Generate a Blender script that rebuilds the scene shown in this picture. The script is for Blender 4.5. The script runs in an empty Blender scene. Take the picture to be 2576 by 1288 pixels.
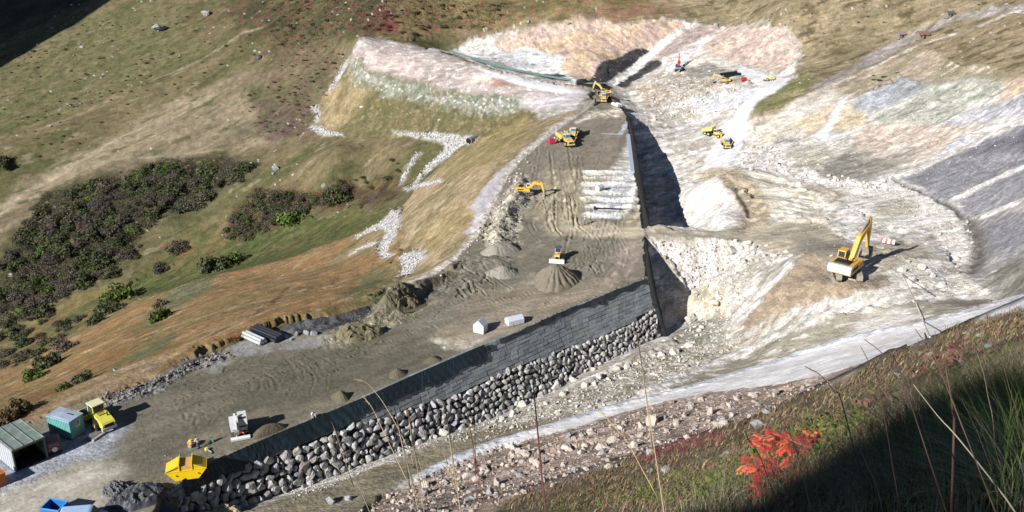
import bpy, bmesh, math, random
import numpy as np
from mathutils import Vector, Matrix, Euler
random.seed(7); np.random.seed(7)
S = bpy.context.scene
COL = S.collection

# ------------------------------------------------------------------ camera
CAM_Z = 70.0
PITCH = math.radians(23.0)
FP = 2528.0                       # focal length in units of a 2576-wide picture
cd = bpy.data.cameras.new('camera'); cam = bpy.data.objects.new('camera', cd); COL.objects.link(cam)
cd.sensor_width = 36.0; cd.lens = 36.0 * FP / 2576.0
cd.clip_start = 0.05; cd.clip_end = 6000
cam.location = (0, 0, CAM_Z); cam.rotation_euler = (math.radians(90) - PITCH, 0, 0)
S.camera = cam

# ------------------------------------------------------------------ light
SUN_AZ = math.radians(44.0)       # shadows run this far from +x towards +y
SUN_EL = math.radians(28.0)
w = bpy.data.worlds.new('World'); S.world = w; w.use_nodes = True
nt = w.node_tree; bg = nt.nodes['Background']
sky = nt.nodes.new('ShaderNodeTexSky'); sky.sky_type = 'NISHITA'; sky.sun_disc = False
sky.sun_elevation = SUN_EL; sky.altitude = 3000; sky.air_density = 0.7; sky.dust_density = 0.1
to_sun = Vector((-math.cos(SUN_AZ) * math.cos(SUN_EL), -math.sin(SUN_AZ) * math.cos(SUN_EL), math.sin(SUN_EL)))
sky.sun_rotation = math.atan2(to_sun.x, to_sun.y)
nt.links.new(sky.outputs[0], bg.inputs[0]); bg.inputs[1].default_value = 0.07
sd = bpy.data.lights.new('sun', 'SUN'); sd.energy = 5.0; sd.angle = math.radians(0.5); sd.color = (1.0, 0.975, 0.935)
so = bpy.data.objects.new('sun', sd); COL.objects.link(so)
so.rotation_euler = to_sun.to_track_quat('Z', 'Y').to_euler()
S.view_settings.view_transform = 'Standard'; S.view_settings.look = 'None'
S.view_settings.gamma = 1.0; S.view_settings.exposure = 0.58
S.render.engine = 'CYCLES'
S.cycles.max_bounces = 4; S.cycles.diffuse_bounces = 1; S.cycles.glossy_bounces = 2; S.cycles.transparent_max_bounces = 4
S.cycles.use_denoising = True

# ------------------------------------------------------------------ geometry of the place
cp_, sp_ = math.cos(PITCH), math.sin(PITCH)
def at(px, py, z):
    """world point at height z seen at picture position (2576 x 1288)"""
    u = (px - 1288.0) / FP; v = (py - 644.0) / FP
    d = (CAM_Z - z) / (sp_ + v * cp_)
    return (u * d, d * (cp_ - v * sp_), z)
def ray(px, py):
    u = (px - 1288.0) / FP; v = (py - 644.0) / FP
    return np.array((u, cp_ - v * sp_, -(sp_ + v * cp_)))
def at_dist(px, py, d):
    r = ray(px, py) * d
    return (r[0], r[1], CAM_Z + r[2])

# --- gradient noise
_P = np.random.RandomState(3).permutation(1024)
_G = np.stack([np.cos(np.arange(1024) * 2.399963), np.sin(np.arange(1024) * 2.399963)], -1)
def pn(x, y):
    xi = np.floor(x).astype(np.int64); yi = np.floor(y).astype(np.int64)
    xf = x - xi; yf = y - yi
    u = xf * xf * xf * (xf * (xf * 6 - 15) + 10); v = yf * yf * yf * (yf * (yf * 6 - 15) + 10)
    def g(ix, iy, fx, fy):
        h = _P[(ix + _P[iy & 1023]) & 1023]
        return _G[h, 0] * fx + _G[h, 1] * fy
    a = g(xi, yi, xf, yf); b = g(xi + 1, yi, xf - 1, yf); c = g(xi, yi + 1, xf, yf - 1); d = g(xi + 1, yi + 1, xf - 1, yf - 1)
    return 1.5 * (a + u * (b - a) + v * ((c + u * (d - c)) - (a + u * (b - a))))
def fbm(x, y, sc, o=4, seed=0, gain=0.5):
    r = np.zeros_like(x); a = 1.0; t = 0
    for i in range(o):
        r += a * pn(x / sc + 17.3 * i + 31.7 * seed, y / sc - 9.1 * i + 11.9 * seed); t += a
        a *= gain; sc *= 0.5
    return r / t * 1.35
def sst(a, b, x):
    t = np.clip((x - a) / (b - a), 0, 1); return t * t * (3 - 2 * t)

# --- survey points: (px, py, z)
def dens(pts, step=22.0):
    out = []
    for a, b in zip(pts[:-1], pts[1:]):
        n = max(1, int(math.hypot(a[0] - b[0], a[1] - b[1]) / step))
        for i in range(n):
            t = i / n; out.append(tuple(a[k] + (b[k] - a[k]) * t for k in range(3)))
    out.append(tuple(pts[-1])); return out
crest = [(560, 1152, 0), (690, 1095, 0), (800, 1050, 0), (930, 995, 0), (1040, 945, 0), (1190, 880, 0), (1300, 835, 0), (1420, 780, 0), (1520, 740, 0), (1625, 700, 0),
         (1624, 650, 0), (1622, 600, 0), (1620, 570, 0), (1610, 500, 0), (1597, 440, 0), (1587, 360, 0), (1581, 310, 0), (1578, 290, 0)]
far_corner = [(1562, 268, 0.3), (1542, 250, 0.8), (1520, 238, 1), (1500, 226, 1)]
left_edge = [(1480, 236, 1), (1500, 258, 0.5), (1478, 275, 0), (1430, 308, 0), (1380, 345, 0), (1320, 395, 0), (1280, 440, 0), (1245, 510, 0), (1205, 590, 0), (1150, 650, 0), (1100, 688, 0), (1010, 725, 0),
             (930, 770, 0), (830, 798, 0), (740, 815, 0), (620, 852, 0), (560, 880, 0), (470, 905, 0), (380, 955, 0), (290, 988, 0), (240, 1000, 0), (150, 1035, 0), (0, 1092, 0), (-120, 1135, 0)]
plat_px = crest + far_corner + left_edge + [(-220, 1300, 0), (-100, 1420, 0), (300, 1420, 0), (420, 1235, 0)]
PLAT = np.array([at(*p)[:2] for p in plat_px])
ctrl = []
def add(pts, step=None):
    for p in (dens(pts, step) if step else pts): ctrl.append(at(*p))
add(left_edge, 22)
# far arm of the dam: crest and toe
add([(1500, 226, 1), (1480, 236, 1), (1400, 214, 1.5), (1300, 193, 2), (1200, 163, 2.5), (1100, 130, 3), (1000, 106, 4), (930, 95, 4.5)], 20)
add([(890, 108, 3.5), (872, 150, -2), (850, 200, -8), (805, 268, -15.5), (785, 325, -19), (870, 345, -18), (1000, 338, -14.5), (1090, 338, -12.5), (1190, 350, -11)], 25)
add([(1330, 300, -4.5), (1260, 325, -8), (1400, 300, -1.5)])
add([(1130, 400, -14.5), (1060, 458, -18.5), (1010, 520, -18.5), (970, 600, -14.5), (1000, 655, -9.5), (1030, 692, -5.5)], 25)
# stream and the valley floor
add([(1100, 420, -17), (1035, 468, -21), (940, 497, -26), (860, 515, -30), (700, 560, -36), (560, 610, -42), (350, 680, -48), (200, 760, -53), (0, 860, -60), (-200, 930, -66)], 40)
add([(600, 740, -16), (300, 880, -16), (150, 900, -30), (450, 720, -34), (750, 690, -19), (880, 640, -20), (60, 990, -20), (-150, 1050, -22), (500, 830, -7), (800, 740, -8), (200, 960, -8)])
# far valley side
add([(0, 430, -32), (0, 250, -20), (0, 100, -8), (0, 0, 2), (300, 500, -36), (300, 300, -22), (300, 100, -5), (300, 0, 6), (600, 450, -30), (600, 300, -20), (600, 150, -6), (600, 0, 8),
     (780, 320, -19.5), (800, 200, -8), (850, 120, 0.5), (900, 50, 9), (1000, 0, 15), (850, 400, -20), (1000, 380, -16.5), (900, 450, -25), (-250, 100, -10), (-250, 450, -35), (-250, 0, 2), (0, 640, -47), (150, 580, -42)])
for px, d in ((-250, 470), (0, 450), (300, 430), (600, 415), (1000, 378), (1400, 362), (1800, 356), (2000, 340), (2250, 322), (2576, 296), (2850, 280)): ctrl.append(at_dist(px, -90, d)); ctrl.append((at_dist(px, -90, d)[0] * 1.25, at_dist(px, -90, d)[1] * 1.25, at_dist(px, -90, d)[2] + d * 0.11))
# reservoir side
add([(1200, 142, -1), (1300, 168, -1.5), (1380, 187, -2), (1450, 205, -1), (1120, 118, 1)])
add([(1150, 100, 3), (1250, 110, 2.5), (1250, 60, 8), (1250, 0, 15), (1500, 80, 8), (1500, 60, 10), (1500, 0, 17), (1500, 150, 3), (1500, 208, 0.5), (1600, 180, 0), (1700, 60, 11), (1700, 0, 17), (1700, 130, 5),
     (1700, 180, 2), (1650, 240, -1.5), (1600, 265, -5), (1850, 100, 9), (1850, 0, 18), (1850, 60, 12), (1850, 150, 5), (1830, 205, 3), (1940, 200, 4), (1800, 260, -1), (1750, 310, -5), (2000, 130, 9), (2000, 0, 21.5), (2000, 200, 6),
     (2250, 0, 24), (2250, 100, 15), (2250, 200, 10), (2250, 300, 6), (2250, 400, 4), (2576, 0, 28), (2576, 100, 22), (2576, 200, 17.5), (2576, 300, 14.5), (2576, 400, 12), (2576, 500, 11), (2576, 600, 11), (2576, 700, 12.5),
     (2750, 200, 24), (2750, 400, 20), (2750, 600, 20)])
add([(2250, 450, 4), (2350, 500, 5), (2440, 557, 6), (2462, 640, 6.5), (2440, 690, 7), (2400, 700, 7)], 40)
add([(1750, 400, -6.5), (1800, 335, -4), (1825, 360, -4), (1900, 400, -2.5), (1950, 460, -1), (2080, 440, 1), (2000, 330, 0), (1900, 280, 2)])
# wall foot on the reservoir side
wall_far = [(1622, 600), (1610, 500), (1597, 440), (1587, 360), (1581, 310)]
for p in dens([(a, b, 0) for a, b in wall_far], 15):
    X, Y, _ = at(*p); Y2 = Y
    if 170 < Y < 187: continue
    zb = -10.0 if Y < 176 else -9.5 + sst(235, 262, np.array(Y)) * 3
    ctrl.append((X + 0.8, Y2, zb)); ctrl.append((X + 4.5, Y2, zb)); ctrl.append((X + 9, Y2, zb + .1))
add([(1640, 584, -0.1), (1660, 586, -0.3), (1700, 588, -0.6), (1780, 592, -1.2), (1850, 598, -1.5), (1900, 615, -0.5)], 20)
add([(1660, 574, -0.3), (1700, 580, -0.6), (1780, 583, -1.2), (1870, 575, -1.5)], 20)
for p in ((1690, 560), (1690, 520), (1700, 460)): ctrl.append(at(p[0], p[1], -9))
add([(1760, 470, -3.5), (1850, 480, -2), (1850, 540, -1.6), (1780, 560, -3), (1900, 520, -1)])
add([(2000, 640, 2), (2140, 690, 6), (2100, 705, 6.5), (2240, 650, 6), (2100, 560, 1), (2000, 560, 0), (2200, 540, 3)])
add([(1684, 830, -10), (1715, 790, -9.6), (1750, 800, -9), (1700, 700, -9.5), (1750, 720, -6.5), (1680, 640, -7), (1850, 700, -3), (1950, 680, 1), (2030, 645, 5), (1900, 780, -2.5), (1800, 850, -7), (1950, 850, -1), (2000, 800, 1),
     (2060, 720, 5)])
base_line = [(1684, 832, -10), (1600, 870, -9.7), (1500, 910, -9.3), (1400, 950, -8.9), (1330, 985, -8.6), (1230, 1030, -8.1), (1100, 1090, -7.5), (1000, 1130, -6.9), (850, 1190, -6), (720, 1235, -5.3), (560, 1290, -4.6)]
add(base_line, 25)
for p in crest[:10]:
    X, Y, _ = at(*p); i = crest.index(p); zb = -4.2 - 6.0 * i / 9.0
    ctrl.append((X + 0.5, Y - 0.5, zb))
add([(1800, 900, -6), (1700, 900, -7.8), (1600, 935, -8), (1450, 1000, -7.5), (1900, 880, -3.5)])
add([(950, 1215, -5.6), (1080, 1185, -6), (1300, 1120, -5.2), (1500, 1060, -4), (1700, 1000, -2), (1900, 950, 1), (2100, 890, 5), (2300, 830, 9), (2500, 775, 13), (2576, 755, 14.5), (2700, 720, 18)], 40)
add([(2200, 770, 6), (2300, 750, 7.5), (2000, 880, 0.5), (2240, 700, 7), (2510, 745, 9.5), (2400, 760, 8.5)])
add([(1000, 1245, -4.6), (1150, 1210, -4), (1300, 1170, -3), (1500, 1110, -1), (1700, 1045, 1.5), (1900, 990, 4.5), (2100, 930, 8.5), (2300, 865, 13), (2450, 820, 16)], 40)
add([(850, 1288, -4.2), (1000, 1288, 1), (1300, 1250, 7), (1500, 1200, 11), (1700, 1130, 16), (1900, 1060, 20), (2100, 980, 25), (2300, 890, 29), (2500, 800, 34), (1150, 1270, 3)])
for px, py, d in [(1500, 1252, 62), (1500, 1288, 46), (1800, 1200, 46), (1950, 1150, 27), (1800, 1288, 23), (2100, 1050, 50), (2100, 1288, 12), (2300, 1100, 23), (2300, 950, 52), (2500, 1000, 23), (2500, 850, 50), (2500, 1100, 10.5),
                  (2576, 1288, 3.4), (2576, 780, 62), (2100, 1150, 24), (2200, 1200, 13), (1300, 1288, 70), (2400, 1288, 5)]:
    ctrl.append(at_dist(px, py, d))
ctrl += [(0, 0, 68.3), (-3, 3, 66.2), (-8, 8, 60), (-20, 20, 45), (-30, 50, 18), (-45, 70, 3), (12, -4, 73), (5, 12, 62.5), (30, 10, 72), (60, 40, 62), (80, 80, 50), (-60, 60, 1), (-100, 90, -3)]
ctrl = np.array(ctrl)
def rbf_fit(c, eps=5.0, lam=0.02):
    n = len(c); X = c[:, :2]
    D = np.sqrt(((X[:, None] - X[None]) ** 2).sum(-1) + eps * eps)
    A = np.zeros((n + 3, n + 3)); A[:n, :n] = -D + np.eye(n) * lam; A[:n, n] = 1; A[:n, n + 1:] = X; A[n, :n] = 1; A[n + 1:, :n] = X.T
    b = np.zeros(n + 3); b[:n] = c[:, 2]
    return np.linalg.solve(A, b)
_k, _i = np.unique(np.round(ctrl[:, :2], 0), axis=0, return_index=True)
ctrl = ctrl[np.sort(_i)]
WR = rbf_fit(ctrl)
def g_eval(x, y, eps=5.0):
    sh = x.shape; x = x.ravel(); y = y.ravel(); out = np.empty_like(x); n = len(ctrl)
    for s in range(0, len(x), 20000):
        xs = x[s:s + 20000, None]; ys = y[s:s + 20000, None]
        D = np.sqrt((xs - ctrl[None, :, 0]) ** 2 + (ys - ctrl[None, :, 1]) ** 2 + eps * eps)
        out[s:s + 20000] = -D @ WR[:n] + WR[n] + xs[:, 0] * WR[n + 1] + ys[:, 0] * WR[n + 2]
    return out.reshape(sh)

def pip(x, y, poly):
    ins = np.zeros(x.shape, bool); n = len(poly); j = n - 1
    for i in range(n):
        xi, yi = poly[i]; xj, yj = poly[j]
        if yi != yj:
            c = ((yi > y) != (yj > y)) & (x < (xj - xi) * (y - yi) / (yj - yi) + xi)
            ins ^= c
        j = i
    return ins
def sdist(x, y, poly, closed=True):
    """distance to the polygon's outline"""
    d = np.full(x.shape, 1e9); n = len(poly)
    for i in range(n if closed else n - 1):
        ax, ay = poly[i]; bx, by = poly[(i + 1) % n]
        dx, dy = bx - ax, by - ay; L = dx * dx + dy * dy + 1e-9
        t = np.clip(((x - ax) * dx + (y - ay) * dy) / L, 0, 1)
        d = np.minimum(d, (x - ax - t * dx) ** 2 + (y - ay - t * dy) ** 2)
    return np.sqrt(d)

# --- the ground sheet: rings round the viewpoint, z is a plain function of (x, y)
NT, NR = 1000, 1000
TH = np.linspace(math.radians(-37), math.radians(37), NT)
RR = np.concatenate([np.geomspace(1.0, 80, 150, endpoint=False), np.geomspace(80, 470, 770, endpoint=False), np.geomspace(470, 900, NR - 920)])
def coarse(step):
    t = np.arange(0, NT, step); r = np.arange(0, NR, step)
    t[-1] = NT - 1; r[-1] = NR - 1
    A, B = np.meshgrid(RR[r], TH[t], indexing='ij')
    Z = g_eval(A * np.sin(B), A * np.cos(B))
    fi = np.arange(NR); ri = np.interp(fi, r, np.arange(len(r))); i0 = np.minimum(ri.astype(int), len(r) - 2); fr = (ri - i0)[:, None]
    Zr = Z[i0] * (1 - fr) + Z[i0 + 1] * fr
    fj = np.arange(NT); rj = np.interp(fj, t, np.arange(len(t))); j0 = np.minimum(rj.astype(int), len(t) - 2); fc = (rj - j0)[None]
    return Zr[:, j0] * (1 - fc) + Zr[:, j0 + 1] * fc
GA, GB = np.meshgrid(RR, TH, indexing='ij')
GX = GA * np.sin(GB); GY = GA * np.cos(GB)
GZ = coarse(4)
far = sst(430, 800, GA); GZ = GZ + far * (GA - 430) * 0.35
inP = pip(GX, GY, PLAT)
dP = np.full(GX.shape, 1e9)
bb = (GX > PLAT[:, 0].min() - 3) & (GX < PLAT[:, 0].max() + 3) & (GY > PLAT[:, 1].min() - 3) & (GY < PLAT[:, 1].max() + 3)
dP[bb] = sdist(GX[bb], GY[bb], PLAT)
ZP = 1.0 * sst(268, 282, GY) + 0.25 * fbm(GX, GY, 30, 2, 5)
ZP = ZP * sst(0, 4, dP)
# the earth ramp that crosses from the dam's top to the pads
_rc = [at(1560, 582, 0), at(1640, 583, -0.1), at(1720, 584, -0.5), at(1800, 588, -1.0), at(1880, 596, -1.3), at(1960, 612, 0.0)]
_rp = np.array([p[:2] for p in _rc]); _bb = (GX > 15) & (GX < 75) & (GY > 150) & (GY < 210)
_d = sdist(GX[_bb], GY[_bb], _rp, False); _zr = np.interp(GX[_bb], _rp[:, 0], [p[2] for p in _rc])
GZ[_bb] = np.where(inP[_bb], GZ[_bb], np.maximum(GZ[_bb], _zr - np.clip(_d - 2.6, 0, None) * 0.62))
# nothing beside the dam stands above its flat top near the edge
GZ = np.where(inP, ZP, GZ)
def tsample(arr, x, y):
    r = np.hypot(x, y); t = np.arctan2(x, y)
    fi = np.clip(np.interp(r, RR, np.arange(NR)), 0, NR - 1.001); fj = np.clip((t - TH[0]) / (TH[-1] - TH[0]) * (NT - 1), 0, NT - 1.001)
    i = fi.astype(int); j = fj.astype(int); a = fi - i; b = fj - j
    return (arr[i, j] * (1 - a) + arr[i + 1, j] * a) * (1 - b) + (arr[i, j + 1] * (1 - a) + arr[i + 1, j + 1] * a) * b
_T = np.concatenate([np.linspace(2.5, 80, 500), np.linspace(80.2, 800, 2600)])
def hit(px, py, arr=None):
    """where the line of sight through a picture position meets the ground"""
    Z = GZ if arr is None else arr
    r = ray(px, py); P = r[None] * _T[:, None]
    h = tsample(Z, P[:, 0], P[:, 1]) - (CAM_Z + P[:, 2])
    k = np.nonzero(h > 0)[0]
    if len(k) == 0: return np.array((r[0] * 600, r[1] * 600, 0.0))
    k = max(1, k[0]); a = h[k - 1] / (h[k - 1] - h[k] + 1e-9)
    t = _T[k - 1] + a * (_T[k] - _T[k - 1]); q = r * t
    return np.array((q[0], q[1], CAM_Z + q[2]))
def ground(x, y): return float(tsample(GZ, np.array([float(x)]), np.array([float(y)]))[0])
# ------------------------------------------------------------------ what covers the ground (real surface colours, fixed to the ground)
KA = 0.86
def lin(c):
    c = np.asarray(c, float) / 255.0
    return np.where(c <= 0.04045, c / 12.92, ((c + 0.055) / 1.055) ** 2.4)
def alb(c, k=KA): return lin(c) * k
COLR = np.zeros(GX.shape + (3,)); GRAIN = np.full(GX.shape, 0.5); RA = np.full(GX.shape, 0.35); RB = np.full(GX.shape, 0.08)
ANG = np.full(GX.shape, 0.5)
N1 = fbm(GX, GY, 9, 4, 1); N2 = fbm(GX, GY, 9, 4, 2)          # wobble for the edges
M1 = fbm(GX, GY, 2.2, 3, 3); M2 = fbm(GX, GY, 2.2, 3, 4)
def wpoly(pts, closed=True, step=60):
    P = list(pts) + ([pts[0]] if closed else [])
    q = []
    for a, b in zip(P[:-1], P[1:]):
        n = max(1, int(math.hypot(a[0] - b[0], a[1] - b[1]) / step))
        q += [(a[0] + (b[0] - a[0]) * i / n, a[1] + (b[1] - a[1]) * i / n) for i in range(n)]
    if not closed: q.append(P[-1])
    return np.array([hit(*p)[:2] for p in q])
def pattern(x, y, sc, seed, along=None, ratio=4.0):
    if along is not None:
        a = math.atan2(along[1], along[0]); ca, sa = math.cos(a), math.sin(a)
        x, y = (x * ca + y * sa) / ratio, (-x * sa + y * ca)
    return fbm(x, y, sc, 4, seed)
_pc = [0]
def apply(sl, m, c1, c2, sc, along, ratio, mix, grain, rough, c3=None, c3t=0.35):
    _pc[0] += 1
    x = GX[sl]; y = GY[sl]
    col = np.ones(x.shape + (3,)) * alb(c1)
    if c2 is not None:
        t = sst(mix - 0.35, mix + 0.35, pattern(x, y, sc, _pc[0], along, ratio))[..., None]
        col = col * (1 - t) + alb(c2) * t
    if c3 is not None:
        t = sst(c3t - 0.1, c3t + 0.1, pattern(x, y, sc * 0.33, _pc[0] + 50, along, max(1, ratio * 0.6)))[..., None]
        col = col * (1 - t) + alb(c3) * t
    if along is not None: ANG[sl] = np.where(m > 0.5, math.atan2(along[1], along[0]), ANG[sl])
    COLR[sl] = COLR[sl] * (1 - m[..., None]) + col * m[..., None]
    if grain is not None: GRAIN[sl] = GRAIN[sl] * (1 - m) + grain * m
    if rough is not None: RA[sl] = RA[sl] * (1 - m) + rough[0] * m; RB[sl] = RB[sl] * (1 - m) + rough[1] * m
def box(P, pad):
    a = np.hypot(P[:, 0], P[:, 1]); th = np.arctan2(P[:, 0], P[:, 1])
    r0, r1 = a.min() - pad, a.max() + pad; dt = pad / max(3.0, a.min())
    i0, i1 = np.searchsorted(RR, r0), np.searchsorted(RR, r1); j0, j1 = np.searchsorted(TH, th.min() - dt), np.searchsorted(TH, th.max() + dt)
    return slice(max(0, i0 - 1), i1 + 1), slice(max(0, j0 - 1), j1 + 1)
def paint(pts, c1, c2=None, sc=5, f=1.0, warp=1.5, fine=0.5, along=None, ratio=4, mix=0.1, grain=None, rough=None, op=1.0, holes=None, only=None, c3=None, c3t=0.35, world=False):
    P = np.array(pts) if world else wpoly(pts)
    sl = box(P, f + warp * 1.5 + 3)
    x = GX[sl] + N1[sl] * warp + M1[sl] * fine; y = GY[sl] + N2[sl] * warp + M2[sl] * fine
    if x.size == 0: return
    d = sdist(x, y, P); d = np.where(pip(x, y, P), d, -d)
    m = sst(-f, f, d) * op
    if holes is not None: m = m * sst(holes - 0.25, holes + 0.25, -pattern(x, y, sc * 0.7, _pc[0] + 90, along, ratio))
    if only is not None: m = m * (inP[sl] if only == 'P' else ~inP[sl])
    apply(sl, m, c1, c2, sc, along, ratio, mix, grain, rough, c3, c3t)
def stroke(pts, wid, c1, c2=None, f=0.5, warp=0.8, fine=0.4, sc=3, grain=None, rough=None, op=1.0, lift=0.0, only=None, c3=None, c3t=0.35):
    P = wpoly(pts, False, 40)
    sl = box(P, wid + f + 3)
    x = GX[sl] + N1[sl] * warp + M1[sl] * fine; y = GY[sl] + N2[sl] * warp + M2[sl] * fine
    d = sdist(x, y, P, False)
    m = sst(wid / 2 + f, wid / 2 - f, d) * op
    if only is not None: m = m * (inP[sl] if only == 'P' else ~inP[sl])
    if lift: LIFT[sl] += lift * sst(wid / 2 + f, 0, d)
    apply(sl, m, c1, c2, sc, None, 1, 0.1, grain, rough, c3, c3t)
LIFT = np.zeros(GX.shape)
def lift(pts, h, f=3.0, warp=1.0):
    P = wpoly(pts); sl = box(P, f + 4)
    x = GX[sl] + N1[sl] * warp; y = GY[sl] + N2[sl] * warp
    d = sdist(x, y, P); LIFT[sl] += h * sst(0, f, np.where(pip(x, y, P), d, -d))

ALL = [(-300, -80), (2900, -80), (2900, 1400), (-300, 1400)]
A1 = (0.84, 0.55); A2 = (0.68, 0.73)                                          # terracettes on the far and near grass run almost crosswise
sl0 = (slice(0, NR), slice(0, NT))
one = np.ones(GX.shape)
apply(sl0, one, (112, 100, 70), (88, 86, 52), 14, A1, 3, 0.05, 0.6, (0.5, 0.16), (126, 116, 88), 0.42)
# --- far side, upper left
paint([(-200, 560), (0, 500), (90, 440), (250, 360), (420, 260), (560, 200), (700, 150), (860, 95), (880, 150), (790, 300), (770, 345), (640, 375), (560, 392), (400, 405), (200, 445), (60, 560), (-100, 640)],
      (140, 126, 100), (116, 104, 80), 10, 4, 5, 1, A1, 6, 0.05, 0.6, (0.5, 0.14), c3=(92, 94, 62), c3t=0.4)
paint([(880, 95), (700, 150), (640, 120), (560, 60), (560, -60), (1300, -60), (1290, 60), (1240, 88), (1000, 95)], (92, 84, 54), (70, 70, 44), 7, 5, 6, 2, A1, 2, 0.0, 0.8, (0.5, 0.25), c3=(112, 66, 58), c3t=0.3)
paint([(900, 60), (1060, 20), (1080, 70), (980, 90)], (118, 58, 60), (90, 80, 50), 5, 3, 5, 2, None, 1, 0.2, op=0.8)
paint([(390, 40), (520, 20), (560, 90), (470, 120)], (105, 75, 58), (100, 98, 70), 5, 4, 6, 2, op=0.7)
paint([(640, 240), (770, 200), (800, 300), (770, 350), (690, 350), (640, 320)], (98, 78, 74), (88, 84, 58), 5, 3, 5, 2, A1, 3, 0.1, 0.8, op=0.9)
paint([(620, 210), (720, 195), (700, 240), (640, 260)], (78, 84, 52), (92, 90, 62), 4, 2, 4, 2)
paint([(1130, 60), (1220, 70), (1290, 100), (1240, 130), (1160, 95)], (160, 150, 135), (110, 105, 80), 2.5, 2, 3, 2, holes=0.0)
paint([(-300, -80), (330, -80), (200, 15), (60, 60), (0, 95), (-200, 200)], (86, 80, 64), (70, 70, 52), 10, 5, 4)
stroke([(123, 319), (254, 261), (341, 221), (410, 192), (508, 149), (617, 83), (660, 70)], 1.3, (152, 134, 112), op=0.8)
stroke([(-60, 575), (0, 541), (47, 501), (83, 469), (160, 429), (218, 396), (310, 340), (350, 328)], 2.0, (160, 146, 120), op=0.8)
stroke([(160, 418), (300, 400), (420, 396), (560, 380)], 1.2, (150, 142, 112), op=0.5)
stroke([(0, 205), (60, 150), (130, 95)], 3, (125, 108, 85), op=0.6)
paint([(0, 120), (250, 20), (480, 20), (560, 110), (330, 230), (120, 310), (0, 330), (-100, 300)], (96, 96, 58), (112, 104, 70), 6, 5, 6, 2, A1, 2, 0.0, 0.8, op=0.8, c3=(78, 80, 50), c3t=0.38)
paint([(700, 110), (860, 100), (880, 150), (790, 300), (690, 260), (640, 200)], (102, 86, 66), (92, 88, 58), 4, 4, 5, 2, A1, 2, 0.0, 0.9, op=0.7, c3=(92, 58, 56), c3t=0.38)
# --- thicket floor in the valley
paint([(0, 650), (60, 560), (110, 480), (270, 440), (420, 400), (560, 395), (640, 400), (640, 440), (560, 470), (470, 520), (360, 600), (300, 680), (230, 720), (120, 760), (0, 860), (-200, 900), (-200, 680)],
      (74, 74, 48), (62, 58, 44), 6, 3, 4, 1, None, 1, 0.0, 0.9, (0.5, 0.3), c3=(112, 104, 62), c3t=0.38)
paint([(560, 600), (590, 520), (640, 470), (800, 480), (870, 450), (1000, 430), (1030, 440), (990, 500), (900, 520), (780, 530), (680, 580), (600, 620)], (88, 84, 52), (78, 62, 44), 5, 2, 3, 1, None, 1, 0.0, 0.9, (0.5, 0.25), c3=(120, 66, 44), c3t=0.42)
paint([(300, 720), (420, 600), (520, 560), (600, 620), (560, 660), (430, 690), (360, 760), (200, 830), (60, 920), (0, 930), (0, 860), (140, 770)], (112, 100, 58), (92, 92, 52), 8, 3, 4, 1, A1, 4, 0.0, 0.7, (0.4, 0.15), c3=(120, 86, 56), c3t=0.35)
# --- near grass slope below the dam's rim
paint([(1005, 545), (1000, 700), (930, 765), (830, 792), (740, 808), (620, 845), (560, 872), (470, 898), (380, 948), (290, 982), (150, 1028), (0, 1085), (-200, 1160), (-200, 980), (0, 930), (60, 920), (200, 830), (330, 760), (400, 735), (560, 690), (700, 655), (880, 590), (960, 550)],
      (152, 118, 72), (130, 110, 66), 8, 2, 3, 1, A2, 5, 0.08, 0.7, (0.35, 0.12), c3=(166, 136, 98), c3t=0.36)
paint([(60, 1000), (200, 930), (330, 830), (420, 800), (440, 860), (300, 940), (150, 1010), (60, 1060)], (120, 108, 62), (146, 104, 62), 6, 3, 4, 1, A2, 4, 0.0, c3=(98, 92, 62), c3t=0.35)
paint([(319, 716), (381, 688), (508, 645), (580, 608), (700, 578), (720, 560), (800, 548), (877, 530), (1000, 527), (1004, 540), (978, 546), (877, 592), (714, 655), (544, 695), (381, 742), (330, 740)], (80, 90, 44), (100, 98, 54), 5, 2, 3, 1, A2, 3, 0.0, 0.9, (0.35, 0.2), c3=(74, 68, 46), c3t=0.4)
paint([(370, 790), (450, 720), (560, 690), (520, 740), (420, 790), (390, 840)], (122, 118, 86), (98, 100, 60), 4, 2, 3, 1, A2, 3)
paint([(300, 900), (380, 860), (470, 820), (450, 850), (360, 905)], (98, 104, 66), (130, 112, 70), 4, 2, 3, 1, A2, 3, op=0.8)
paint([(150, 1000), (330, 925), (440, 905), (470, 893), (380, 940), (240, 998), (60, 1060)], (168, 144, 112), (140, 118, 80), 5, 1.5, 1.5, 1, A2, 4)
paint([(960, 560), (1000, 620), (940, 640), (700, 720), (640, 740), (800, 670)], (150, 128, 92), (118, 108, 66), 5, 2, 3, 1, A2, 5)
paint([(850, 740), (960, 660), (1010, 690), (990, 720), (930, 760), (870, 770)], (104, 104, 64), (132, 116, 78), 4, 2, 2, 1, A2, 4)
for P_ in ([(690, 700), (760, 650), (850, 610)], [(300, 860), (500, 800), (640, 760), (760, 730)], [(480, 870), (620, 800), (700, 770)]): stroke(P_, 1.2, (178, 150, 116), op=0.6)
for P_ in ([(345, 661), (335, 700), (310, 715)], [(640, 790), (690, 755), (720, 730)], [(540, 850), (570, 830)]): stroke(P_, 0.9, (78, 66, 52), op=0.7)
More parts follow.
